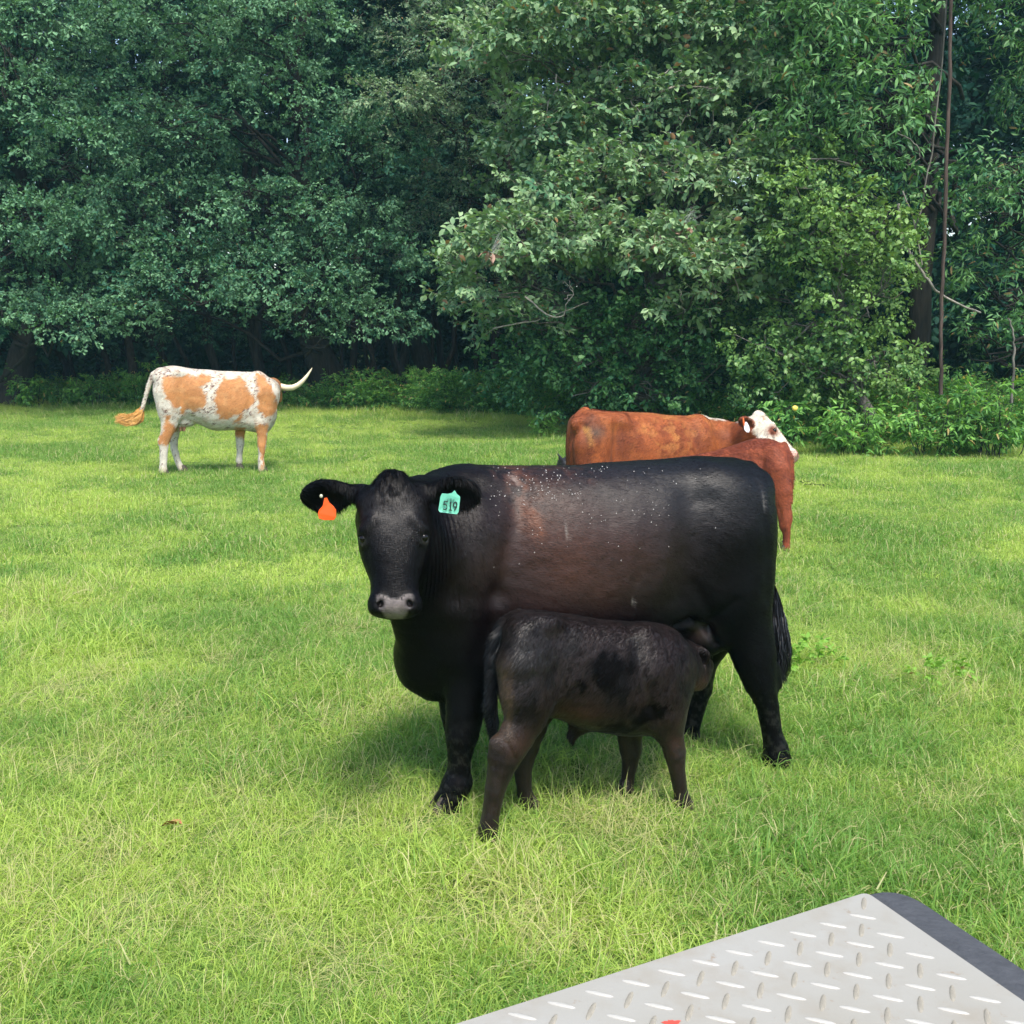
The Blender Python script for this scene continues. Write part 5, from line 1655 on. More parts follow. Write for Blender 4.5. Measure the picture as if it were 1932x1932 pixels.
M_BARK = None
def bark_mat(name, c0, c1, scale=6):
    m, nt, b = new_mat(name)
    N, L = nt.nodes, nt.links
    tc = N.new("ShaderNodeTexCoord"); mp = N.new("ShaderNodeMapping"); mp.inputs["Scale"].default_value = (scale * 3, scale * 3, scale * 0.5)
    n = N.new("ShaderNodeTexNoise"); n.inputs["Scale"].default_value = 1.0; n.inputs["Detail"].default_value = 7; n.inputs["Roughness"].default_value = 0.65
    L.new(tc.outputs["Object"], mp.inputs["Vector"]); L.new(mp.outputs[0], n.inputs["Vector"])
    cr = N.new("ShaderNodeValToRGB"); cr.color_ramp.elements[0].position = .35; cr.color_ramp.elements[0].color = (*c0, 1)
    cr.color_ramp.elements[1].position = .65; cr.color_ramp.elements[1].color = (*c1, 1)
    L.new(n.outputs["Fac"], cr.inputs[0]); L.new(cr.outputs[0], b.inputs["Base Color"])
    bp = N.new("ShaderNodeBump"); bp.inputs["Strength"].default_value = 0.9; bp.inputs["Distance"].default_value = 0.03
    L.new(n.outputs["Fac"], bp.inputs["Height"]); L.new(bp.outputs[0], b.inputs["Normal"])
    b.inputs["Roughness"].default_value = 0.9; b.inputs["Specular IOR Level"].default_value = 0.15
    return m

def rand_path(p0, p1, n, wob, seed):
    r = np.random.default_rng(seed)
    t = np.linspace(0, 1, n)
    P = np.array(p0) * (1 - t)[:, None] + np.array(p1) * t[:, None]
    w = np.cumsum(r.normal(0, 1, (n, 3)), 0); w -= t[:, None] * w[-1]
    return P + w * wob * np.linalg.norm(np.array(p1) - np.array(p0)) / n

class Sprays:
    """collects leafy-twig placements for one crown"""
    def __init__(self, seed):
        self.P, self.R, self.S, self.I, self.T = [], [], [], [], []
        self.r = np.random.default_rng(seed)
    def shell(self, c, rad, n, size, nv, tint, tv=0.12, droop=0.15, inner=0.55, zmin=-0.55, i0=0):
        """twigs over the outside of an uneven ellipsoid bough, tips outward and a little down"""
        r = self.r
        n = int(n)
        if n < 1: return
        d = r.normal(size=(n * 2, 3)); d /= np.linalg.norm(d, axis=1)[:, None]
        d = d[d[:, 2] > zmin][:n]; n = len(d)
        lump = 0.78 + 0.45 * vnoise(d * 1.3 + np.array(c) * 3.1, 1.6, 77)
        k = (inner + (1 - inner) * r.random(n) ** 0.4) * lump
        p = np.array(c) + d * np.array(rad) * k[:, None]
        out = d / np.array(rad); out /= np.linalg.norm(out, axis=1)[:, None]
        az = np.arctan2(out[:, 1], out[:, 0]) + r.normal(0, .55, n)
        el = np.arcsin(np.clip(out[:, 2], -1, 1)) * 0.45 - droop + r.normal(0, .28, n)
        self.P.append(p)
        self.R.append(np.stack([r.normal(0, .5, n), -el, az], 1))
        self.S.append(size * (0.7 + 0.6 * r.random(n)))
        self.I.append(i0 + r.integers(0, nv, n))
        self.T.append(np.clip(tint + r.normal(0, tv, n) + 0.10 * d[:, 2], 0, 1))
    def along(self, path, n, size, nv, tint, spread=0.15, droop=0.1, i0=0, t0=0.2, outdir=None):
        r = self.r
        path = np.array(path); q = (t0 + (1 - t0) * r.random(n)) * (len(path) - 1)
        i = np.minimum(q.astype(int), len(path) - 2); f_ = (q - i)[:, None]
        p = path[i] * (1 - f_) + path[i + 1] * f_ + r.normal(0, spread, (n, 3))
        t = path[i + 1] - path[i]
        az = np.arctan2(t[:, 1], t[:, 0]) + r.normal(0, .9, n)
        self.P.append(p); self.R.append(np.stack([r.normal(0, .4, n), droop + r.normal(0, .3, n), az], 1))
        self.S.append(size * (0.7 + 0.6 * r.random(n))); self.I.append(i0 + r.integers(0, nv, n)); self.T.append(np.clip(tint + r.normal(0, .12, n), 0, 1))
    def box(self, lo, hi, n, size, nv, tint, tv=.12, i0=0):
        r = self.r
        self.P.append(r.uniform(lo, hi, (n, 3)))
        self.R.append(np.stack([r.normal(0, .6, n), r.normal(0, .4, n), r.random(n) * 6.283], 1))
        self.S.append(size * (0.7 + .6 * r.random(n))); self.I.append(i0 + r.integers(0, nv, n)); self.T.append(np.clip(tint + r.normal(0, tv, n), 0, 1))
    def cull(self, fn):
        for k in range(len(self.P)):
            m = fn(self.P[k])
            self.P[k], self.R[k], self.S[k], self.I[k], self.T[k] = self.P[k][m], self.R[k][m], self.S[k][m], self.I[k][m], self.T[k][m]
    def count(self): return sum(len(p) for p in self.P)
    def build(self, name, coll, parent=None, kind="stuff", label=None):
        o_ = np.array(parent.location) if parent is not None else np.zeros(3)
        P = np.vstack(self.P) - o_
        return scatter(name, P, np.vstack(self.R), np.concatenate(self.S), np.concatenate(self.I), np.concatenate(self.T), coll, parent, kind, label)

def limb(root, name, paths, mat, label=None):
    parts = [tube(P, R_, sg, wob=0.18, seed=i) for i, (P, R_, sg) in enumerate(paths)]
    V, F = merge(parts)
    o = link_mesh(name, np_mesh(name, V - np.array(root.location), F, [mat]))
    o.parent = root
    if label: o["label"] = label
    return o

SPRAY_TOTAL = 0
def make_tree(name, label, cat, base, top, r0, boughs, coll, nv, size, dens, tint, bark, seed, droop=0.15, group=None, limb_r=0.16, wob=0.25, tv=.12, inner=.55, crown_label=None, lean=None, zmin=-.55):
    """base/top of the trunk; boughs: (centre xyz, radii) each carried by its own limb"""
    global SPRAY_TOTAL
    base = np.array(base, float); top = np.array(top, float)
    root = empty(name, tuple(base), label, cat, group)
    tp = rand_path(base - np.array([0, 0, .15]), top, 12, wob, seed)
    hh = (tp[:, 2] - base[2]) / (top[2] - base[2])
    rad = r0 * (1 - 0.8 * np.clip(hh, 0, 1)) + r0 * 0.5 * np.exp(-np.clip(hh, 0, 1) * 18)
    limb(root, "trunk", [(tp, rad, 12)], bark)
    sp = Sprays(seed)
    lp = []
    for i, b in enumerate(boughs):
        c, rd = np.array(b[0], float), b[1]
        tn = b[2] if len(b) > 2 else tint
        dm = b[3] if len(b) > 3 else 1.0
        # leave the trunk below the bough
        hz = max(base[2] + 0.6, min(top[2] - .2, c[2] - 0.35 * np.linalg.norm((c - tp[-1])[:2]) - 0.2))
        j = int(np.clip(np.searchsorted(tp[:, 2], hz), 0, len(tp) - 1))
        P = rand_path(tp[j], c, 7, 0.5, seed * 31 + i)
        P[1:-1, 2] += 0.05 * np.linalg.norm(c - tp[j]) * np.sin(np.linspace(0, math.pi, 7))[1:-1]
        r_ = limb_r * rad[j] + 0.012
        lp.append((P, np.linspace(r_, 0.012, 7), 5))
        for k in range(3):
            e = c + np.array(rd) * sp.r.normal(0, .45, 3)
            lp.append((rand_path(P[4], e, 5, 0.5, seed * 77 + i * 5 + k), np.linspace(r_ * .4 + .004, 0.005, 5), 4))
        area = (rd[0] * rd[1] + rd[0] * rd[2] + rd[1] * rd[2]) / 3 * 12.57
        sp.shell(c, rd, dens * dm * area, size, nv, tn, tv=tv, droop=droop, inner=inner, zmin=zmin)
    limb(root, "branches", lp, bark)
    sp.build("crown", coll, root, "stuff", crown_label)
    SPRAY_TOTAL += sp.count()
    return root, tp

def px_boughs(lst, seed, jit=0.3):
    """(px, py, depth, rx m, ry m, rz m[, tint[, density]]) to world boughs"""
    out = []
    for b in lst:
        c = at(b[0], b[1], b[2])
        out.append((c, (b[3], b[4], b[5])) + tuple(b[6:]))
    return out

def fill_boughs(x0, x1, y0, y1, d0, d1, step, rx, rz, seed, tint, dens=1.0, poly=None, depth_fn=None):
    """a rough quilt of boughs over part of the tree wall (picture bounds at given depths)"""
    r = np.random.default_rng(seed)
    out = []
    y = y0; row = 0
    while y <= y1:
        x = x0 + (row % 2) * step * 0.5
        while x <= x1:
            px = x + r.uniform(-.38, .38) * step; py = y + r.uniform(-.35, .35) * step * .75
            if poly is None or in_poly(np.array([px]), np.array([py]), poly)[0]:
                dp = r.uniform(d0, d1) if depth_fn is None else depth_fn(px, py) + r.uniform(d0, d1)
                k = r.uniform(.65, 1.35)
                out.append((at(px, py, dp), (rx * k, rx * k * .9, rz * k * r.uniform(.8, 1.2)), float(np.clip(tint + r.normal(0, .10), 0, 1)), dens))
            x += step
        y += step * 0.72; row += 1
    return out

# ================================================================== PUT THE PLACE TOGETHER
build_ground()
build_grass()

BARK_DARK = bark_mat("dark_bark", (0.014, 0.014, 0.012), (0.040, 0.037, 0.031))
BARK_GREY = bark_mat("grey_bark", (0.07, 0.065, 0.055), (0.20, 0.185, 0.16))
BARK_PALE = bark_mat("pale_twig", (0.16, 0.145, 0.12), (0.34, 0.31, 0.27))
BARK_RED = bark_mat("reddish_bark", (0.035, 0.026, 0.022), (0.10, 0.072, 0.060))
TW_DARK = simple_mat("twig_dark", (0.022, 0.024, 0.018), 0.9)
TW_PALE = simple_mat("twig_pale", (0.26, 0.24, 0.20), 0.9)

M_OAK = leaf_mat("oak_leaf", (0.014, 0.095, 0.058), (0.165, 0.320, 0.165), rough=0.55, spec=0.22, transl=0.22, tboost=(1.1, 1.2, .5), dry=(.25, .15, .05))
M_BIG = leaf_mat("broad_leaf", (0.040, 0.135, 0.065), (0.240, 0.365, 0.175), rough=0.5, spec=0.3, transl=0.22, tboost=(1.1, 1.2, .5), dry=(.30, .17, .08))
M_MID = leaf_mat("mid_leaf", (0.024, 0.112, 0.042), (0.160, 0.325, 0.105), rough=0.5, spec=0.35, transl=0.25, tboost=(1.1, 1.2, .6), dry=(.28, .2, .08))
M_PALE = leaf_mat("grey_green_leaf", (0.030, 0.110, 0.060), (0.230, 0.340, 0.175), rough=0.5, spec=0.35, transl=0.22, tboost=(1.1, 1.2, .6), dry=(.28, .2, .08))
M_VINE = leaf_mat("vine_leaf", (0.036, 0.128, 0.036), (0.205, 0.350, 0.095), rough=0.45, spec=0.4, transl=0.30, dry=(.32, .26, .08))
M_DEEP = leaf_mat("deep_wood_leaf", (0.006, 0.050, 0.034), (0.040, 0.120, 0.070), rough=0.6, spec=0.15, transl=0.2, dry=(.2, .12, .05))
M_HERB = leaf_mat("herb_leaf", (0.040, 0.160, 0.034), (0.200, 0.420, 0.080), rough=0.5, spec=0.35, transl=0.35, dry=(.35, .28, .10))

C_OAK = variant_collection("oak_spray", [spray_mesh("oak_spray_%d" % i, M_OAK, TW_DARK, 500 + i, n_leaf=50, length=0.50, leaf=(0.078, 0.042), kind="spoon", side=4, clusters=True, flat=.45, dry=.001) for i in range(6)])
C_BIG = variant_collection("broad_spray", [spray_mesh("broad_spray_%d" % i, M_BIG, TW_PALE, 520 + i, n_leaf=36, length=0.50, leaf=(0.100, 0.056), kind="oval", side=4, flat=.40, droop=.1, dry=.006) for i in range(6)])
C_VINE = variant_collection("vine_spray", [spray_mesh("vine_spray_%d" % i, M_VINE, TW_DARK, 540 + i, n_leaf=24, length=0.42, leaf=(0.095, 0.062), kind="oval", side=4, flat=.5, dry=.015) for i in range(6)])
C_PALE = variant_collection("small_grey_spray", [spray_mesh("small_grey_spray_%d" % i, M_PALE, TW_PALE, 640 + i, n_leaf=34, length=0.42, leaf=(0.075, 0.042), kind="oval", side=4, flat=.5, dry=.01) for i in range(6)])
C_MID = variant_collection("mid_spray", [spray_mesh("mid_spray_%d" % i, M_MID, TW_DARK, 660 + i, n_leaf=24, length=0.42, leaf=(0.095, 0.060), kind="oval", side=4, flat=.5, dry=.01) for i in range(6)])
C_HICK = variant_collection("pointed_spray", [spray_mesh("pointed_spray_%d" % i, M_MID, TW_DARK, 560 + i, n_leaf=22, length=0.46, leaf=(0.135, 0.055), kind="lance", side=4, flat=.4, droop=.5) for i in range(6)])
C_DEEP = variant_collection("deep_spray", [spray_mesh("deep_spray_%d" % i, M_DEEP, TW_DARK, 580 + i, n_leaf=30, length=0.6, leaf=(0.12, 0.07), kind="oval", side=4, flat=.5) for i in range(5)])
M_WEED = leaf_mat("pasture_weed_leaf", (0.12, 0.28, 0.03), (0.22, 0.42, 0.06), rough=.5, transl=.4)
C_WEED = variant_collection("weed_spray", [spray_mesh("weed_spray_%d" % i, M_WEED, M_WEED, 620 + i, n_leaf=14, length=0.30, leaf=(0.12, 0.06), kind="oval", side=1, flat=.3, droop=.3) for i in range(5)])
C_HERB = variant_collection("herb_spray", [spray_mesh("herb_spray_%d" % i, M_HERB, TW_DARK, 600 + i, n_leaf=18, length=0.34, leaf=(0.115, 0.050), kind="lance", side=2, flat=.35, droop=.3) for i in range(5)])

G = lambda px, d, z=0.0: np.array([at(px, 700, d)[0], d, z])

# --- left edge oak
bl = fill_boughs(-260, 225, -120, 640, 3.0, 5.5, 150, 1.5, 0.8, 11, 0.40, .5, depth_fn=lambda x, y: 24.5)
bl += fill_boughs(-260, 215, -110, 600, -.6, 1.4, 168, 0.85, 0.42, 211, 0.55, 1.3, depth_fn=lambda x, y: 24.5)
bl += px_boughs([(60, 610, 23.6, 1.6, 1.0, .45, .62), (180, 600, 24.0, 1.1, 1.0, .45, .6), (-60, 560, 23.8, 1.5, 1.2, .6), (70, 60, 24.5, 1.4, 1.2, .8, .72), (20, 210, 24.3, 1.3, 1.2, .8, .7), (150, 300, 24.0, .9, .9, .6, .66),
                 (40, 430, 23.8, 1.2, 1.0, .6, .6), (150, 470, 24.2, 1.0, .9, .6, .5)], 1)
bl += [(np.array([-14, 26.5, 12.5]), (3.4, 3, 1.3), .5, .6), (np.array([-9.5, 27, 13]), (3, 3, 1.3), .5, .6), (np.array([-12, 29, 14]), (3.5, 3, 1.5), .5, .6)]  # big boughs out of view above, added to shade the crown's interior
make_tree("oak_tree", "dense dark green oak at the left edge of the pasture", "tree", G(60, 27.6), G(40, 27.2, 13.5), 0.30, bl, C_OAK, 6, 1.0, 6.0, 0.5, BARK_DARK, 101, zmin=-.25, inner=.72)

# --- big oak behind the longhorn
poly2 = [(225, -150), (640, -150), (660, 20), (600, 60), (640, 180), (760, 330), (770, 470), (760, 560), (720, 640), (560, 640), (430, 660), (250, 640), (235, 520), (200, 300)]
bl = fill_boughs(230, 760, -120, 640, 3.0, 5.5, 150, 1.4, 0.8, 12, 0.38, .5, poly=poly2, depth_fn=lambda x, y: 25.2)
bl += fill_boughs(230, 740, -110, 600, -.4, 1.6, 200, 0.75, 0.40, 212, 0.5, 1.25, poly=poly2, depth_fn=lambda x, y: 25.0)
bl += px_boughs([(300, 45, 24.6, 1.6, 1.2, .9, .68), (420, 30, 24.4, 1.5, 1.2, .8, .75), (540, 40, 24.4, 1.0, 1.0, .7, .8), (470, 130, 24.6, 1.0, 1.0, .5, .66), (560, 210, 24.8, 1.1, .9, .9, .58),
                 (300, 390, 24.6, 1.3, 1.0, .6, .55), (540, 400, 24.5, 1.1, 1.0, .5, .62), (640, 430, 24.6, 1.1, 1.0, .55, .55), (690, 500, 24.6, 1.0, 1.0, .5, .45), (420, 520, 24.4, 1.7, 1.1, .6, .42),
                 (560, 560, 24.2, 1.5, 1.0, .55, .60), (330, 560, 24.4, 1.3, 1.0, .55, .45), (640, 610, 24.4, 1.1, .9, .45, .55), (700, 610, 24.8, .9, .8, .4, .5), (300, 250, 24.8, 1.2, 1.0, .6, .5), (190, 420, 24.8, 1.0, .9, .6, .5),
                 (660, 300, 25.2, 1.0, 1.0, .7, .42)], 2)
bl += [(np.array([-6.5, 27, 12.3]), (3.4, 3, 1.3), .5, .6), (np.array([-3, 28, 12.6]), (3, 3, 1.4), .5, .6), (np.array([-5, 30, 14]), (3.6, 3, 1.5), .5, .6)]  # unseen upper boughs added to keep sun out of the crown
make_tree("oak_tree", "broad oak with drooping boughs behind the longhorn", "tree", G(612, 27.2), G(540, 27.6, 13.0), 0.34, bl, C_OAK, 6, 1.0, 6.0, 0.48, BARK_DARK, 102, zmin=-.25, inner=.72)

# --- slimmer tree in the dark gap behind
poly3 = [(640, -120), (900, -120), (960, 60), (930, 230), (960, 560), (900, 640), (760, 640), (700, 420), (640, 250)]
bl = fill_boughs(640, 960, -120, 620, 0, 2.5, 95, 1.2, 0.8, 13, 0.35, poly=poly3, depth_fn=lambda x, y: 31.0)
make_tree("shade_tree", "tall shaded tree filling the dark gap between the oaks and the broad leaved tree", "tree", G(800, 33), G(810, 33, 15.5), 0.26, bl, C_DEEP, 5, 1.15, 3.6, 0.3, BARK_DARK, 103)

# --- centre tree with the pointed bough
bl = px_boughs([(735, 185, 24.2, .9, .8, .22, .78, 1.5), (790, 190, 24.4, .9, .9, .42, .72), (860, 185, 24.6, 1.1, 1.0, .6, .62), (800, 90, 24.8, 1.0, .9, .5, .5), (860, 80, 25.0, 1.1, 1.0, .8, .5), (930, 140, 25.0, 1.1, 1.0, .8, .55),
                (880, 260, 25.4, 1.2, 1.0, .7, .42), (800, 260, 26.0, 1.1, 1.0, .6, .35), (930, 320, 26.0, 1.0, 1.0, .7, .32), (860, 370, 26.4, 1.0, 1.0, .8, .26), (780, 20, 26.0, 1.2, 1.0, .8, .42), (900, -20, 25.5, 1.4, 1.2, .9, .6),
                (830, 470, 27, 1.3, 1.1, .9, .2), (900, 470, 27, 1.0, 1.1, .9, .2), (1010, -40, 25.5, 1.4, 1.2, 1.0, .55), (980, 60, 25.3, 1.2, 1.1, .8, .55), (900, -130, 26, 1.6, 1.4, 1.0), (760, -100, 26.5, 1.6, 1.4, 1.0)], 3)
bl += [(np.array([0, 28, 13]), (3.0, 3, 1.4), .5, .5)]  # bough above the view, added for its shade
r_, tp_ = make_tree("elm_tree", "grey green tree whose pointed bough reaches out left over the dark gap", "tree", G(1000, 26.2), G(960, 26.6, 13.5), 0.33, bl, C_PALE, 6, 0.85, 6.5, 0.5, BARK_DARK, 104)

# --- the big pale broad-leaved tree
poly5 = [(950, -120), (1480, -120), (1500, 120), (1470, 300), (1440, 420), (1420, 560), (1330, 600), (1240, 620), (1110, 660), (960, 640), (890, 560), (900, 470), (980, 400), (1010, 300), (1000, 150)]
bl = fill_boughs(950, 1480, -120, 640, 1.2, 3.2, 125, 0.85, 0.5, 15, 0.40, .6, poly=poly5, depth_fn=lambda x, y: 20.4)
front5 = [(925, 500, 18.6, .55, .6, .50, .62), (985, 470, 18.4, .75, .7, .42, .7), (1060, 455, 18.2, .8, .7, .42, .74), (1130, 450, 18.2, .75, .7, .36, .74), (1190, 470, 18.3, .7, .7, .34, .72), (1260, 470, 18.2, .6, .7, .30, .76),
          (1330, 500, 18.1, .7, .7, .26, .8), (1400, 480, 18.2, .6, .7, .30, .8), (1440, 430, 18.4, .6, .7, .3, .78), (920, 560, 18.8, .45, .6, .50, .5), (975, 610, 19.0, .6, .6, .34, .38), (1290, 590, 18.2, .26, .3, .14, .85, 1.4),
          (1350, 555, 18.2, .5, .5, .18, .82), (1410, 540, 18.4, .4, .5, .16, .8),
          (1090, 370, 19.0, .8, .8, .40, .62), (1170, 330, 19.0, .8, .8, .42, .6), (1250, 350, 18.8, .8, .8, .34, .7), (1340, 340, 18.6, .9, .8, .36, .72), (1420, 330, 18.6, .8, .8, .36, .7), (1030, 370, 19.4, .6, .7, .4, .55),
          (1010, 250, 19.6, .6, .7, .5, .6), (1080, 240, 19.8, .8, .8, .5, .5), (1180, 220, 19.6, .8, .8, .45, .5), (1280, 180, 19.2, .8, .8, .36, .7), (1370, 180, 19.0, .8, .8, .36, .72), (1440, 220, 19.2, .7, .8, .4, .65),
          (1060, 50, 19.4, .9, .9, .5, .66), (1000, 100, 19.6, .8, .8, .5, .68), (940, 90, 20.0, .8, .8, .45, .66), (1150, 60, 19.8, .9, .9, .5, .5), (1260, 70, 19.6, .9, .9, .45, .6), (1360, 60, 19.4, .9, .9, .5, .62), (1440, 90, 19.4, .8, .8, .5, .62),
          (1100, -60, 19.8, 1.2, 1.1, .6, .6), (1260, -60, 19.6, 1.2, 1.1, .6, .6), (1400, -50, 19.6, 1.2, 1.1, .6, .6)]
bl += px_boughs(front5, 5)
bl += [(np.array([3, 21.5, 9.8]), (2.6, 2.4, 1.2), .5, .5), (np.array([5, 22, 11]), (2.6, 2.4, 1.2), .5, .5)]  # high boughs out of view, added to shade what hangs below
r5, tp5 = make_tree("broadleaf_tree", "pale grey green tree with big leaves and bare pale twigs overhanging the red cow", "tree", G(1225, 21.6), G(1240, 21.8, 11.0), 0.24, bl, C_BIG, 6, 1.0, 8.6, 0.55, BARK_GREY, 105, droop=.08, tv=.16, zmin=-.35, inner=.68)
# bare pale twigs standing out of its crown
tw = []
def twig_px(pts, d, r0, seed):
    P = np.array([at(x, y, d) for x, y in pts]); rr = np.random.default_rng(seed)
    # finer interpolation
    t = np.linspace(0, len(P) - 1, len(P) * 3); Q = np.stack([np.interp(t, np.arange(len(P)), P[:, k]) for k in range(3)], 1)
    Q[1:-1] += rr.normal(0, .018, (len(Q) - 2, 3))
    tw.append((Q, np.linspace(r0, r0 * .4, len(Q)), 5))
twig_px([(990, 520 + 40), (1040, 600), (1065, 595), (1078, 560), (1075, 530)], 18.0, .016, 1)
twig_px([(1065, 565), (1085, 555), (1072, 540), (1062, 530)], 18.0, .010, 2)
twig_px([(1245, 175), (1280, 160), (1330, 165), (1370, 175)], 18.6, .022, 3)
twig_px([(1240, 150), (1262, 130), (1290, 140), (1330, 165)], 18.6, .014, 4)
twig_px([(1310, 195), (1300, 215), (1285, 235)], 18.6, .012, 5); twig_px([(1345, 180), (1345, 230), (1338, 255)], 18.6, .012, 6)
twig_px([(1490, 10), (1460, 45), (1440, 90), (1420, 110)], 18.9, .024, 7); twig_px([(1470, 170), (1420, 210), (1390, 250)], 18.8, .014, 8)
twig_px([(1050, 140), (1050, 175), (1035, 190), (1030, 230)], 19.0, .014, 9)
twig_px([(1190, 190), (1208, 215), (1205, 235)], 19.0, .012, 10); twig_px([(1200, 270), (1212, 290), (1200, 305)], 18.6, .012, 11)
twig_px([(1340, 300), (1365, 335), (1400, 350)], 18.3, .013, 12)
twig_px([(1380, 490), (1350, 478), (1300, 480), (1260, 500)], 17.8, .020, 13); twig_px([(1300, 480), (1320, 510), (1340, 515)], 17.8, .012, 14)
twig_px([(1350, 510), (1345, 540), (1350, 560)], 17.9, .010, 15); twig_px([(1385, 520), (1395, 555), (1390, 570)], 17.9, .010, 16); twig_px([(1282, 545), (1288, 575), (1292, 590)], 17.9, .009, 17)
twig_px([(930, 620), (1000, 610), (1060, 590), (1110, 570)], 18.4, .014, 18); twig_px([(1100, 330), (1180, 290), (1240, 270)], 18.8, .014, 19)
for Q_, R__, s_ in tw:
    limb(r5, "bare_twig", [(Q_, R__, s_)], BARK_PALE)

# --- dark trunk and the bright pointed-leaf tree round it
polyP = [(1480, -120), (1700, -120), (1690, 60), (1680, 200), (1670, 320), (1600, 330), (1500, 300), (1460, 150)]
bl = fill_boughs(1470, 1760, -120, 330, 0, 1.6, 92, 0.6, 0.40, 16, 0.45, poly=polyP, depth_fn=lambda x, y: 18.4)
bl += px_boughs([(1530, 60, 17.8, .6, .6, .4, .6), (1610, 40, 17.6, .6, .6, .4, .66), (1665, 50, 17.6, .45, .6, .45, .7), (1580, 120, 17.6, .6, .6, .35, .7), (1650, 150, 17.5, .55, .6, .35, .66), (1550, 190, 17.7, .55, .6, .3, .68),
                 (1620, 230, 17.6, .6, .6, .3, .6), (1665, 230, 17.5, .3, .5, .3, .65), (1510, 250, 17.9, .5, .5, .3, .62), (1590, 290, 17.8, .6, .6, .3, .5), (1715, 175, 17.6, .22, .3, .16, .9), (1665, 330, 17.7, .4, .5, .3, .5), (1600, -60, 17.8, .9, .9, .5, .6), (1670, -20, 17.8, .5, .7, .5, .6)], 6)
make_tree("hickory_tree", "bright green pointed leaf tree with a thick dark trunk right of the broad leaved tree", "tree", G(1715, 19.6), G(1728, 19.9, 11.0), 0.235, bl, C_HICK, 6, 0.95, 8.0, 0.6, BARK_DARK, 106, droop=.35, limb_r=.2, wob=.08)

# --- vine-smothered shrubby tree below
polyV = [(1440, 300), (1530, 270), (1600, 330), (1700, 350), (1720, 480), (1700, 600), (1730, 700), (1680, 760), (1500, 760), (1430, 700), (1400, 600), (1460, 520)]
bl = fill_boughs(1410, 1730, 290, 760, 0, 1.3, 74, 0.46, 0.40, 17, 0.5, poly=polyV, depth_fn=lambda x, y: 17.6)
bl += px_boughs([(1530, 300, 17.2, .25, .3, .40, .75), (1540, 360, 17.1, .5, .5, .35, .8), (1500, 350, 17.2, .4, .5, .3, .7), (1600, 390, 17.0, .5, .5, .38, .84), (1660, 430, 17.0, .42, .5, .42, .84), (1560, 440, 16.9, .45, .5, .42, .8),
                 (1620, 480, 16.9, .45, .5, .40, .78), (1510, 460, 17.1, .35, .4, .4, .7), (1680, 500, 17.1, .3, .4, .4, .7), (1580, 540, 17.0, .4, .5, .35, .66), (1640, 600, 17.0, .4, .4, .42, .62), (1560, 620, 17.2, .45, .5, .4, .5),
                 (1500, 640, 17.3, .5, .5, .28, .45), (1430, 650, 17.5, .45, .5, .22, .5), (1660, 680, 17.1, .45, .5, .35, .6), (1600, 710, 17.2, .5, .5, .35, .5), (1520, 700, 17.4, .5, .5, .3, .42), (1690, 400, 17.3, .25, .3, .3, .6)], 7)
make_tree("vine_covered_tree", "yellowish green vine smothered small tree behind the white faced cow", "tree", G(1590, 18.1), G(1600, 18.2, 5.2), 0.11, bl, C_VINE, 6, 0.75, 11.0, 0.6, BARK_GREY, 107, droop=.3, wob=.4, tv=.15)

# --- dark shrubs under the broad-leaved tree
bl = fill_boughs(1010, 1440, 590, 770, 0, 1.6, 80, 0.65, 0.45, 18, 0.30, depth_fn=lambda x, y: 19.4)
bl += px_boughs([(1180, 540, 19.2, .5, .5, .8, .32), (1240, 620, 19.0, .6, .6, .6, .45), (1150, 640, 19.2, .6, .6, .5, .40), (1300, 650, 19.0, .5, .5, .5, .42), (1090, 690, 19.3, .7, .6, .5, .34), (1360, 690, 18.8, .5, .5, .4, .35), (1230, 730, 18.8, .7, .6, .35, .4), (960, 700, 20.6, .7, .6, .5, .25), (1020, 660, 20.0, .7, .6, .5, .28)], 8)
make_tree("thicket_shrub", "dark green tangled shrub beneath the big leaved tree", "shrub", G(1200, 20.2), G(1210, 20.4, 3.2), 0.07, bl, C_MID, 6, 0.80, 8.0, 0.35, BARK_GREY, 108, wob=.6)

# --- right edge trees
bl = fill_boughs(1810, 2120, 330, 720, .2, 1.8, 100, 0.55, 0.24, 19, 0.12, .8, depth_fn=lambda x, y: 18.6)
bl += px_boughs([(1870, 320, 17.8, .5, .6, .22, .35), (1910, 290, 17.6, .5, .6, .2, .4), (1900, 370, 17.6, .5, .6, .22, .4), (1860, 400, 17.8, .5, .6, .2, .3), (1900, 440, 17.5, .4, .5, .25, .85), (1840, 520, 17.9, .3, .4, .12, .9), (1880, 540, 17.8, .5, .6, .25, .42),
                 (1900, 620, 17.6, .5, .6, .3, .45), (1850, 640, 17.7, .4, .5, .25, .35), (1930, 340, 17.6, .4, .6, .3, .6)], 9)
bl += [(at(1960, 60, 19.5), (1.0, 1.0, .8), .35), (at(1925, 10, 20.5), (.8, .8, .5), .3, .7), (at(2060, 160, 19.5), (1.4, 1.2, 1.2), .35), (at(1960, -90, 19.5), (1.6, 1.2, .9), .4), (at(1840, -90, 20), (1.3, 1.2, .8), .4)]
make_tree("beech_tree", "layered dark green tree at the right edge behind the hanging vine stem", "tree", G(1985, 19.6), G(1990, 19.8, 10.5), 0.17, bl, C_HICK, 6, 0.80, 7.0, 0.4, BARK_DARK, 109, droop=.05, wob=.2)

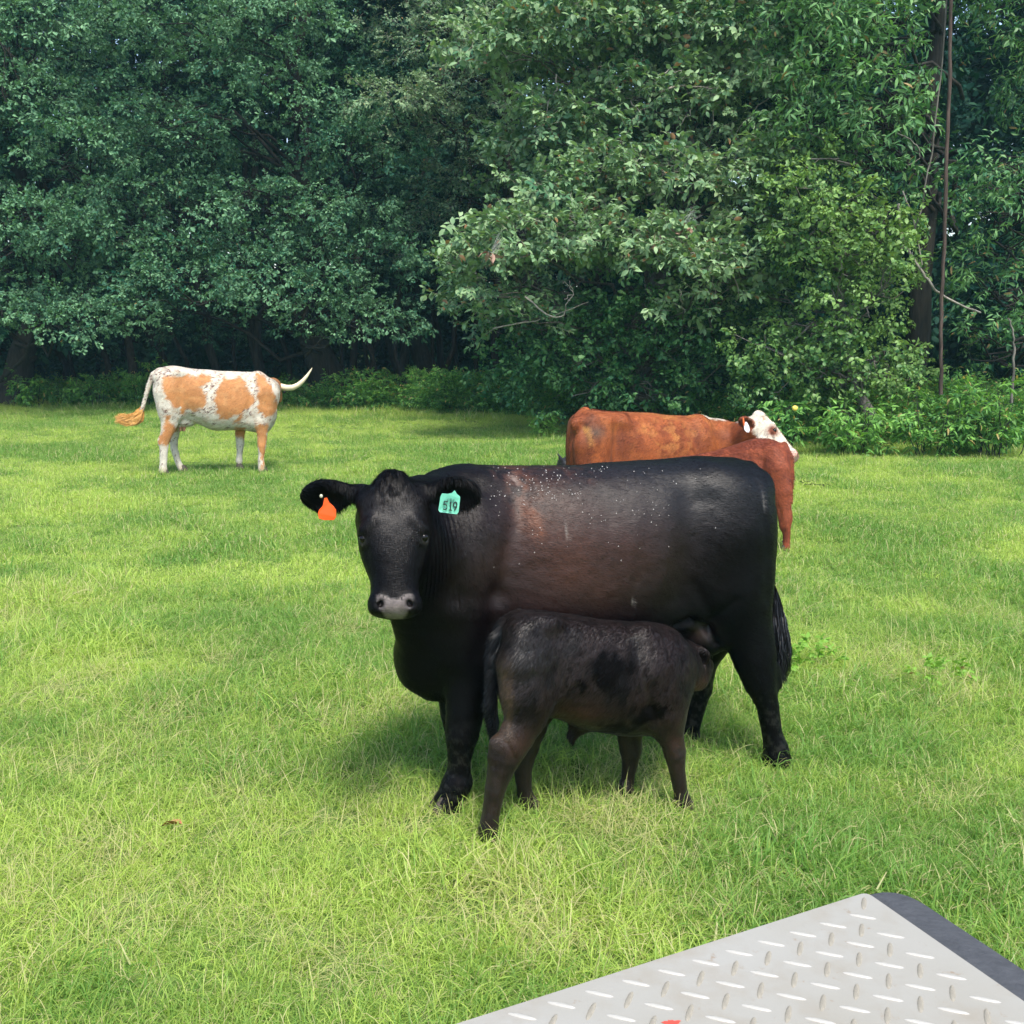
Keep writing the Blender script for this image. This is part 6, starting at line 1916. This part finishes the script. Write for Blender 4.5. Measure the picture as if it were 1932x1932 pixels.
# --- hanging vine stem and broken limbs
def stem(name, label, cat, pts, d, r0, r1, mat, seed, group=None):
    P = np.array([at(x, y, dd) for (x, y), dd in zip(pts, d if hasattr(d, '__len__') else [d] * len(pts))])
    t = np.linspace(0, len(P) - 1, len(P) * 4); Q = np.stack([np.interp(t, np.arange(len(P)), P[:, k]) for k in range(3)], 1)
    Q[1:-1] += np.random.default_rng(seed).normal(0, r0 * .25, (len(Q) - 2, 3))
    V, F = tube(Q, np.linspace(r0, r1, len(Q)), 8, wob=.25, seed=seed)
    org = Q[0].copy()
    o = link_mesh(name, np_mesh(name, V - org, F, [mat])); o.location = org
    tag(o, label, cat, group)
    return o
stem("hanging_vine", "long reddish vine stem hanging straight down at the right of the thick dark trunk", "vine", [(1775, 745), (1775, 640), (1779, 500), (1785, 330), (1790, 180), (1795, 0), (1796, -120)], 16.9, .030, .026, BARK_RED, 21)
stem("hanging_vine", "thin grey forked vine looping beside the long reddish vine stem", "vine", [(1700, 470), (1722, 440), (1738, 400), (1745, 350), (1760, 280), (1768, 200), (1780, 100), (1788, -60)], 17.0, .014, .010, BARK_GREY, 22)
stem("dead_branch", "pale crooked dead branch leaning past the vine stem", "branch", [(1695, 385), (1700, 440), (1718, 480), (1745, 520), (1762, 545), (1790, 565), (1850, 590)], [17.6, 17.4, 17.2, 17.1, 17.1, 17.2, 17.5], .024, .015, BARK_PALE, 23)
stem("dead_branch", "thin dead branch arching out from the thick dark trunk", "branch", [(1690, 250), (1715, 262), (1735, 280), (1735, 300), (1712, 312)], 17.2, .012, .006, BARK_GREY, 24)
stem("dead_branch", "thin dead branch hanging left of the pale crooked one", "branch", [(1703, 360), (1722, 410), (1735, 470), (1740, 500)], 17.1, .012, .009, BARK_PALE, 25)
stem("sapling_stem", "crooked grey stem among the weeds at the far right", "sapling", [(1908, 760), (1912, 700), (1914, 650), (1908, 615), (1902, 600)], 16.8, .022, .012, BARK_GREY, 26)

# --- slim trunks seen in the gloom under the oaks
ti = 0
r = np.random.default_rng(77)
LAB = "slim dark trunk standing in the gloom under the oaks"
for px, d, w in [(30, 29.5, .09), (62, 31, .07), (110, 30, .10), (150, 32, .07), (205, 29.5, .09), (262, 29, .12), (300, 31.5, .08), (352, 30.5, .07), (395, 29.2, .10), (430, 30, .13), (452, 32, .06), (485, 29.3, .11), (520, 31, .08), (545, 29.4, .15), (585, 30.5, .08),
                 (640, 31, .06), (655, 33, .05), (668, 30, .05), (690, 31.5, .06), (700, 34, .08), (712, 30.5, .06), (745, 31, .10), (770, 33, .06), (795, 30, .07), (812, 32, .05), (850, 31, .08), (880, 29.5, .07), (925, 28.5, .11), (1010, 27.5, .10)]:
    b = G(px, d); t_ = b + np.array([r.normal(0, .4), r.normal(0, .3), r.uniform(5, 8)])
    P = rand_path(b - np.array([0, 0, .1]), t_, 8, .25, 900 + ti)
    V, F = tube(P, np.linspace(w, w * .55, 8), 8, wob=.15, seed=ti)
    o = link_mesh("tree_trunk", np_mesh("tree_trunk", V - b, F, [BARK_DARK])); o.location = b
    tag(o, LAB, "tree trunk", "slim trunks in the gloom under the oaks"); ti += 1

# --- forest behind
sp = Sprays(700)
for k in range(280):
    x = r.uniform(-34, 34); y = r.uniform(33, 52)
    z = r.uniform(4.5, 19)
    if 1790 < 966 + F_PX * x / y < 1890 and 6.5 < z < 11: continue
    s_ = r.uniform(1.6, 3.0)
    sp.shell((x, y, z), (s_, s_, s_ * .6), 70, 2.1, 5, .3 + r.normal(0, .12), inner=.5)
for k in range(190):
    x = r.uniform(-34, 34); y = r.uniform(36, 52)
    sp.shell((x, y, r.uniform(.5, 4.5)), (1.8, 1.4, 1.1), 45, 1.9, 5, .35 + r.normal(0, .12), inner=.5)
for k in range(90):
    sp.shell((r.uniform(-45, 40), r.uniform(52, 60), r.uniform(.3, 5)), (2.6, 1.6, 1.8), 45, 2.4, 5, .4 + r.normal(0, .12), inner=.5)
# wooded flank to the right, behind the nearer trees
for k in range(120):
    x = r.uniform(3, 24); y = r.uniform(23.5, 31); z = r.uniform(.8, 15)
    u = 966 + F_PX * (x / (y / _ca)); 
    if 1650 < u < 2000 and 3.6 < z < 9.8: continue
    s_ = r.uniform(1.1, 2.0)
    sp.shell((x, y, z), (s_, s_, s_ * .6), 70, 1.4, 5, .25 + r.normal(0, .12), inner=.5)
for k in range(60):
    x = r.uniform(-30, -13); y = r.uniform(26, 33); z = r.uniform(1.5, 14)
    sp.shell((x, y, z), (2, 2, 1.2), 60, 1.7, 5, .35, inner=.5)
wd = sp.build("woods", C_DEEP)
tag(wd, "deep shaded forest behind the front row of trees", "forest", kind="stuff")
fp = []
for k in range(70):
    x = r.uniform(-30, 26); y = r.uniform(32, 50)
    b = np.array([x, y, -.1]); t_ = b + np.array([r.normal(0, .6), r.normal(0, .6), r.uniform(10, 17)])
    w = r.uniform(.08, .24)
    fp.append(tube(rand_path(b, t_, 7, .2, 1200 + k), np.linspace(w, w * .5, 7), 7, wob=.1, seed=k))
V, F = merge(fp)
o = link_mesh("woods_trunks", np_mesh("woods_trunks", V, F, [BARK_DARK])); tag(o, "many distant trunks deep in the shaded forest", "forest trunks", kind="stuff")

# --- undergrowth along the wood's edge
def weed(name, label, cat, px, d, h, w, n_stem, tint, seed, size=.75, coll=None, group=None, z0=0.0, n_leaf=9):
    rr = np.random.default_rng(seed)
    b = G(px, d); b[2] = float(terrain([b[0]], [b[1]])[0])
    root = empty(name, tuple(b), label, cat, group)
    st = []; s_ = Sprays(seed)
    for k in range(n_stem):
        a = rr.random() * 6.283; q = w * math.sqrt(rr.random())
        e = b + np.array([q * math.cos(a), q * math.sin(a) * .6, h * (0.55 + .45 * rr.random())])
        P = rand_path(b + (e - b) * np.array([.45, .45, 0]) - np.array([0, 0, .05]), e, 6, .3, seed * 13 + k)
        st.append((P, np.linspace(.009, .004, 6), 4))
        s_.along(P, n_leaf, size, 5, tint, spread=.03, droop=.0, t0=.25)
    limb(root, "stems", st, TW_DARK)
    s_.build("leaves", coll or C_HERB, root, "stuff")
    return root
weed("leafy_weed", "tall leafy weed in the gloom directly left of the longhorn's rump", "weed", 272, 26.0, 1.15, .45, 9, .35, 31)
weed("leafy_weed", "upright leafy weed standing left of the longhorn's tail", "weed", 178, 26.2, .85, .35, 7, .40, 32)
weed("leafy_weed", "two tiered leafy weed near the left edge of the pasture", "weed", 52, 26.2, 1.0, .45, 8, .38, 33)
weed("leafy_weed", "short leafy weed between the two left hand weeds", "weed", 110, 26.4, .6, .3, 6, .42, 34)
weed("leafy_weed", "thin leafy weed rising beside the longhorn's horn tip", "weed", 640, 25.4, .85, .3, 6, .45, 35)
weed("leafy_weed", "tall thin weed against the dark gap right of the horn", "weed", 722, 25.0, 1.0, .3, 6, .42, 36)
weed("leafy_weed", "spreading dark weed at the foot of the dark gap", "weed", 850, 24.2, 1.0, .6, 9, .40, 37)
weed("pokeweed", "upright dark pokeweed with one yellow leaf behind the white face", "weed", 1492, 16.6, .98, .30, 7, .30, 38, size=.85)
weed("leafy_weed", "bright leafy weed clump right of the white faced cow", "weed", 1630, 16.3, .80, .65, 14, .75, 39, size=.8)
weed("leafy_weed", "bushy weed at the right edge of the pasture", "weed", 1890, 16.0, 1.15, .7, 16, .55, 40, size=.8)
weed("leafy_weed", "medium weed below the hanging vine stem", "weed", 1770, 16.2, .95, .6, 14, .50, 41, size=.75)
weed("leafy_weed", "small bright weed in the grass left of the red cow's rump", "weed", 1030, 19.6, .45, .16, 5, .95, 42, size=.6)
Vb, Fb = uv_ball((0, 0, 0), (.045, .03, .04), nu=10, nv=6)
o = link_mesh("yellow_leaf", np_mesh("yellow_leaf", Vb * (1 + .3 * (vnoise(Vb, 60, 3)[:, None] - .5)), Fb, [simple_mat("yellow_leaf", (.75, .55, .10), .6)])); o.location = at(1500, 770, 16.3)
tag(o, "single yellow leaf on the pokeweed behind the white face", "leaf")

us = Sprays(800)
def row(px0, px1, d_off, hgt, n, tint, size, i=0):
    px = r.uniform(px0, px1, n)
    x = np.array([at(p, 760, 22)[0] / 22 for p in px])
    for k in range(n):
        d = 22.0
        for _ in range(4): d = float(edge_y(x[k] * d)) + 0.0
        d = d + r.uniform(-.5, d_off)
        c = np.array([x[k] * d, d, 0]); h_ = hgt * r.uniform(.45, 1.15)
        us.shell((c[0], c[1], h_ * .45), (h_ * .55, h_ * .5, h_ * .55), 34, size * .8, 5, tint + r.normal(0, .1), inner=.4, zmin=-.8, droop=-.25)
row(-80, 640, 1.6, .55, 70, .34, .75)
row(640, 1100, 1.6, .80, 95, .34, .75)
row(1000, 1500, 1.2, .70, 80, .42, .70)
row(1480, 2050, 1.3, .95, 90, .50, .70)
row(1480, 2050, 1.8, 1.25, 30, .30, .60)
ug = us.build("undergrowth", C_HERB)
tag(ug, "low leafy undergrowth along the foot of the trees", "undergrowth", kind="stuff")

# --- webworm nests in the broad-leaved tree
M_DEAD = simple_mat("dead_leaf", (0.30, 0.19, 0.14), 0.8, .2, vary=.3, scale=30)
mw, ntw, bw = new_mat("silk_web"); bw.inputs["Base Color"].default_value = (.40, .40, .37, 1); bw.inputs["Roughness"].default_value = .9
bw.inputs["Alpha"].default_value = .35
for px, py, s_, lab, web in [(925, 482, .10, "tan webworm nest at the far left tip of the pale tree", True), (1245, 452, .085, "tan webworm nest left of the other one in the pale tree", False), (1289, 432, .085, "topmost tan webworm nest with brown leaves in the pale tree", True)]:
    c = at(px, py, 17.55)
    root = empty("webworm_nest", tuple(c), lab, "webworm nest", "webworm nests in the pale tree")
    parts_ = []
    for k in range(9):
        Vl, Fl = leaf_shape(.16, .07, .6, .7)
        R_ = Matrix.Rotation(r.random() * 6.28, 3, 'Z') @ Matrix.Rotation(r.normal(.6, .7), 3, 'Y') @ Matrix.Rotation(r.random() * 6.28, 3, 'X')
        parts_.append((Vl @ np.array(R_).T + r.normal(0, s_ * .5, 3), Fl))
    Vv, Ff = merge(parts_)
    o = link_mesh("dead_leaves", np_mesh("dead_leaves", Vv, Ff, [M_DEAD])); o.parent = root
    if web:
        # thin silk threads drawn up the twig
        st = []
        for k in range(14):
            a = r.normal(0, s_ * .5, 3); b = np.array([.16, 0, .26]) + r.normal(0, .05, 3)
            st.append(tube([a, a * .5 + b * .5 + r.normal(0, .012, 3), b], [.004, .0035, .003], 3))
        Vv, Ff = merge(st)
        o = link_mesh("silk_web", np_mesh("silk_web", Vv, Ff, [mw])); o.parent = root

# --- things in the grass
def ground_leaf(px, py, lab, cat="leaf"):
    c = ground_at(px, py, .04)
    Vl, Fl = leaf_shape(.085, .075, .45, .25)
    V_, F_ = Vl, Fl
    o = link_mesh("fallen_leaf", np_mesh("fallen_leaf", V_, F_, [simple_mat("brown_dead_leaf", (.34, .14, .07), .7, .3, vary=.3)])); o.location = c + np.array([.04, 0, .01]); o.rotation_euler = (.35, -.1, 3.0)
    tag(o, lab, cat)
ground_leaf(325, 1560, "curled brown dead leaf lying in the grass at lower left")
def rosette(px, py, lab, n, size, tint, hgt, seed):
    c = ground_at(px, py, .02)
    root = empty("broadleaf_weed", tuple(c), lab, "weed")
    s_ = Sprays(seed); s_.r = np.random.default_rng(seed)
    s_.shell(c + np.array([0, 0, .03]), (.14, .10, hgt), n, size, 5, tint, inner=.3, zmin=0, droop=-.2)
    s_.build("leaves", C_WEED, root, "stuff")
rosette(1530, 1258, "bright green broad leaved weed beside the black cow's tail tuft", 22, .30, .95, .06, 51)
rosette(1768, 1290, "yellow green broad leaved weed in the grass at the right", 12, .28, .95, .05, 52)
tw = []
for k in range(7):
    a = ground_at(1540 + r.uniform(-25, 25), 912 + r.uniform(-6, 6), .03)
    tw.append(tube(rand_path(a, a + np.array([r.uniform(-.16, .16), r.uniform(-.1, .1), r.uniform(-.01, .03)]), 5, .5, k), np.linspace(.005, .003, 5), 5))
V, F = merge(tw); c_ = ground_at(1540, 912)
o = link_mesh("fallen_twigs", np_mesh("fallen_twigs", V - c_, F, [BARK_DARK])); o.location = c_
tag(o, "small heap of dark twigs in the grass right of the red calf", "twigs", kind="stuff")

# --- animals
fr_c, Vc, Qc, Nc, Cc, root_c = black_cow()
suckling_calf(); longhorn(); red_cow(); red_calf(); far_black_calf()

# flies on the cow's back
rr = np.random.default_rng(88)
near_s = Vc[:, 1] > 0.02
Wc = fr_c.world(Vc); Nw = Nc[:, :1] * fr_c.h + Nc[:, 1:2] * fr_c.n + np.array([0, 0, 1.]) * Nc[:, 2:3]
def topx(px, py): return fr_c.pt(px, py, .2)
wt = spot(Vc, topx(1030, 910), (.24, .4, .10)) + .35 * spot(Vc, topx(1160, 950), (.28, .4, .13)) + .03 * (Vc[:, 2] > 1.0)
clump = .25 + smooth01((fbm(Vc, 14, 89) - .42) / .2)
wt = wt * near_s * clump * (Nc[:, 1] > -.1) * (Vc[:, 0] < topx(880, 900)[0]) * (Vc[:, 0] > topx(1380, 900)[0]); wt /= wt.sum()
ids = rr.choice(len(Vc), 230, p=wt, replace=False)
fv, ff = [], []
for i in ids:
    n_ = Nw[i]; t_ = np.cross(n_, rr.normal(size=3)); t_ /= np.linalg.norm(t_); b_ = np.cross(n_, t_)
    p = Wc[i] + n_ * .0015
    q = len(fv)
    k = rr.uniform(.45, .9)
    # body and two pale wings spread like a small arrow
    for sgn in (-1, 1):
        fv += [p, p + k * (.0046 * t_ + sgn * .0034 * b_) + n_ * .0015, p + k * (.0052 * t_ + sgn * .0012 * b_) + n_ * .0022]
        ff.append((len(fv) - 3, len(fv) - 2, len(fv) - 1))
me = np_mesh("flies", np.array(fv) - fr_c.O, np.array(ff), [simple_mat("fly_wing", (.50, .48, .45), .45, .4)], smooth=False)
o = link_mesh("flies", me); o.location = tuple(fr_c.O)
tag(o, "tiny pale winged flies scattered over the black cow's back", "flies", kind="stuff")

# ================================================================== TREAD-PLATE BOX
def plate_box():
    zt = 1.455
    def on(px, py):
        d = ray(px, py); t = (zt - CAM_H) / d[2]; return np.array([0, 0, CAM_H]) + t * d
    far = on(1632, 1681)
    left = on(848, 1932)          # along the left edge
    right = on(1932, 1889)        # along the inner rubber line
    eL = (left - far); eL /= np.linalg.norm(eL)
    eR = (right - far); eR /= np.linalg.norm(eR)
    root = empty("toolbox", (far[0], far[1], 0.0), "white tread plate box lid with a dark rubber edge, near right corner", "toolbox")
    org = np.array(root.location)
    Wd = .95   # extents
    # lid outline (rounded far corner), eL and eR are the edge directions
    def outline(off_l, off_r, rc, z):
        # corner point moved out by off along both edge normals
        nL = np.array([eL[1], -eL[0], 0]); 
        if nL @ eR > 0: nL = -nL
        nR = np.array([eR[1], -eR[0], 0])
        if nR @ eL > 0: nR = -nR
        s = 1.0
        # solve corner = far + a*eL + b*eR with distances
        A = np.array([[nL @ eL, nL @ eR], [nR @ eL, nR @ eR]])
        ab = np.linalg.solve(A, np.array([off_l, off_r]))
        c = far + ab[0] * eL + ab[1] * eR
        p1 = c + eL * rc; p2 = c + eR * rc
        pts = [c + eL * Wd]
        for k in range(9):
            t = k / 8; q = (1 - t) ** 2 * p1 + 2 * t * (1 - t) * c + t * t * p2
            pts.append(q)
        pts.append(c + eR * Wd); pts.append(c + eR * Wd + eL * Wd)
        P = np.array(pts); P[:, 2] = z
        return P
    def solid(name, rings, mat, smooth=False):
        n = len(rings[0]); V = np.vstack(rings); F = []
        for i in range(len(rings) - 1):
            for j in range(n):
                a, b = i * n + j, i * n + (j + 1) % n
                F.append((a, b, b + n, a + n))
        F.append(tuple(range(n - 1, -1, -1))); F.append(tuple(range((len(rings) - 1) * n, len(rings) * n)))
        me = bpy.data.meshes.new(name); me.from_pydata([tuple(v) for v in V - org], [], F); me.materials.append(mat); me.update()
        o = bpy.data.objects.new(name, me); COL.objects.link(o); o.parent = root
        return o
    # white painted metal with stains
    m, nt, b = new_mat("scuffed_white_aluminium")
    N, L = nt.nodes, nt.links
    tc = N.new("ShaderNodeTexCoord")
    n1 = N.new("ShaderNodeTexNoise"); n1.inputs["Scale"].default_value = 7; n1.inputs["Detail"].default_value = 8
    n2 = N.new("ShaderNodeTexNoise"); n2.inputs["Scale"].default_value = 55; n2.inputs["Detail"].default_value = 6; n2.inputs["Roughness"].default_value = .7
    L.new(tc.outputs["Object"], n1.inputs[0]); L.new(tc.outputs["Object"], n2.inputs[0])
    cr = N.new("ShaderNodeValToRGB"); cr.color_ramp.elements[0].position = .3; cr.color_ramp.elements[0].color = (.335, .326, .292, 1); cr.color_ramp.elements[1].position = .7; cr.color_ramp.elements[1].color = (.295, .278, .232, 1)
    L.new(n1.outputs["Fac"], cr.inputs[0])
    cr2 = N.new("ShaderNodeValToRGB"); cr2.color_ramp.elements[0].position = .62; cr2.color_ramp.elements[0].color = (0, 0, 0, 1); cr2.color_ramp.elements[1].position = .72; cr2.color_ramp.elements[1].color = (1, 1, 1, 1)
    L.new(n2.outputs["Fac"], cr2.inputs[0])
    mx = N.new("ShaderNodeMixRGB"); mx.inputs[2].default_value = (.25, .19, .13, 1); L.new(cr2.outputs[0], mx.inputs[0]); L.new(cr.outputs[0], mx.inputs[1])
    n3 = N.new("ShaderNodeTexNoise"); n3.inputs["Scale"].default_value = 16; n3.inputs["Detail"].default_value = 7; n3.inputs["Roughness"].default_value = .6; L.new(tc.outputs["Object"], n3.inputs[0])
    cr3 = N.new("ShaderNodeValToRGB"); cr3.color_ramp.elements[0].position = .50; cr3.color_ramp.elements[0].color = (0, 0, 0, 1); cr3.color_ramp.elements[1].position = .72; cr3.color_ramp.elements[1].color = (.75, .75, .75, 1); L.new(n3.outputs["Fac"], cr3.inputs[0])
    mx3 = N.new("ShaderNodeMixRGB"); mx3.inputs[2].default_value = (.27, .235, .18, 1); L.new(cr3.outputs[0], mx3.inputs[0]); L.new(mx.outputs[0], mx3.inputs[1])
    L.new(mx3.outputs[0], b.inputs["Base Color"])
    b.inputs["Roughness"].default_value = .42; b.inputs["Metallic"].default_value = .15; b.inputs["Specular IOR Level"].default_value = .5
    bp = N.new("ShaderNodeBump"); bp.inputs["Strength"].default_value = .12; bp.inputs["Distance"].default_value = .003; L.new(n2.outputs["Fac"], bp.inputs["Height"]); L.new(bp.outputs[0], b.inputs["Normal"])
    M_W = m
    M_R = simple_mat("dark_rubber", (.050, .053, .058), .6, .4, .25, 90, .35)
    r0 = outline(-.002, 0, .008, zt); r1 = outline(0, .002, .009, zt - .003); r2 = outline(0, .002, .009, zt - .022)
    solid("lid", [r2, r1, r0], M_W)
    # rubber edging along the right-hand side and round the far corner
    rr_ = [outline(-.006, -.004, .03, zt - .020), outline(.002, .040, .035, zt - .020), outline(.002, .043, .035, zt - .012), outline(.000, .038, .035, zt - .005), outline(-.004, .004, .03, zt - .0035)]
    solid("rubber_edge", [outline(.002, .040, .035, zt - .028), rr_[2], rr_[3], outline(-.004, .026, .035, zt - .0042)], M_R)
    # body of the box
    solid("box_body", [outline(-.03, -.02, .03, .03), outline(-.03, -.02, .03, zt - .03)], simple_mat("grey_painted_steel", (.18, .18, .18), .5, .4, .1, 30, .15))
    # raised lugs: pairs at right angles in a herring-bone
    n = 12; V = []; F = []
    Lg, Wg, Hg = .0112, .0022, .0010
    for (k, z) in ((1.0, 0.0), (.82, .75), (.45, 1.0)):
        for j in range(n):
            a = 2 * math.pi * j / n; ca, sa = math.cos(a), math.sin(a)
            V.append([Lg * k * (abs(ca) ** .8) * (1 if ca > 0 else -1), Wg * k * sa, Hg * z])
    for i in range(2):
        for j in range(n):
            a, b_ = i * n + j, i * n + (j + 1) % n
            F.append((a, b_, b_ + n, a + n))
    F.append(tuple(range(2 * n, 3 * n)))
    lug = bpy.data.meshes.new("lug"); lug.from_pydata(V, [], F); lug.materials.append(M_W); lug.update()
    for p in lug.polygons: p.use_smooth = True
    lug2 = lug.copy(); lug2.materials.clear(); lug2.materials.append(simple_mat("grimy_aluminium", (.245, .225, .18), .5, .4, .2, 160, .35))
    lug3 = lug.copy(); lug3.materials.clear(); lug3.materials.append(simple_mat("highlight_aluminium", (.345, .335, .30), .42, .5, .1, 120, .12))  # lighter colour paints the highlight on the lugs lying across the view
    # lattice directions from the photograph: bright long lugs run nearly across the view, dark ones point away
    d1 = eR - eL; a1 = math.atan2(d1[1], d1[0]); a2 = a1 + math.radians(90)
    u = np.array([math.cos(a1), math.sin(a1)]); v = np.array([-math.sin(a1), math.cos(a1)])
    ps = .0222
    cnt = 0
    c0 = far[:2]
    for i in range(-60, 60):
        for j in range(-60, 60):
            kind_ = (i + j) % 2
            q = c0 + u * (i * ps) + v * (j * ps)
            # inside the lid?
            w_ = q - far[:2]
            A = np.array([[eL[0], eR[0]], [eL[1], eR[1]]]); ab = np.linalg.solve(A, w_)
            if ab[0] < .014 or ab[1] < .014 or ab[0] > .75 or ab[1] > .75: continue
            d = np.array([q[0], q[1], zt]) - np.array([0, 0, CAM_H])
            f_ = d[1] * _ca - d[2] * _sa
            px = 966 + F_PX * d[0] / f_; py = 966 - F_PX * (d[1] * _sa + d[2] * _ca) / f_
            if f_ < .2 or px > 2010 or py > 2010 or px < 700: continue
            if cnt >= 300: continue
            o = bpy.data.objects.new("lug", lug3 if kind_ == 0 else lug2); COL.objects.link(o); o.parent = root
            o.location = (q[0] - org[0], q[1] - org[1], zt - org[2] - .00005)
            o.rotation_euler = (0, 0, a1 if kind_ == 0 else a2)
            cnt += 1
    # small red paint mark at the near edge
    c = on(1268, 1930); V = []; 
    rr2 = np.random.default_rng(4); n = 22
    for k in range(n):
        a = 2 * math.pi * k / n; q = 1 + rr2.normal(0, .2)
        V.append((c[0] - org[0] + .006 * q * math.cos(a), c[1] - org[1] + .0028 * q * math.sin(a), zt - org[2] + .0005))
    me = bpy.data.meshes.new("red_mark"); me.from_pydata(V, [], [tuple(range(n))]); me.materials.append(simple_mat("red_paint", (.55, .06, .04), .5)); me.update()
    o = bpy.data.objects.new("red_mark", me); COL.objects.link(o); o.parent = root
    print("lugs", cnt)
plate_box()

# --- the humid air between here and the trees
mh = bpy.data.materials.new("humid_air"); mh.use_nodes = True
hn = mh.node_tree; hn.nodes.clear()
ho = hn.nodes.new("ShaderNodeOutputMaterial"); pv = hn.nodes.new("ShaderNodeVolumePrincipled")
pv.inputs["Color"].default_value = (.42, .86, .98, 1); pv.inputs["Density"].default_value = 0.0007; pv.inputs["Anisotropy"].default_value = 0.1
hn.links.new(pv.outputs[0], ho.inputs["Volume"])
Vz = [(x, y, z) for z in (-1.3, 24) for x, y in ((-75, -16), (75, -16), (75, 92), (-75, 92))]
me = bpy.data.meshes.new("haze"); me.from_pydata(Vz, [], [(3, 2, 1, 0), (4, 5, 6, 7), (0, 1, 5, 4), (1, 2, 6, 5), (2, 3, 7, 6), (3, 0, 4, 7)]); me.materials.append(mh)
o = bpy.data.objects.new("haze", me); COL.objects.link(o); o["kind"] = "stuff"
print("sprays", SPRAY_TOTAL)
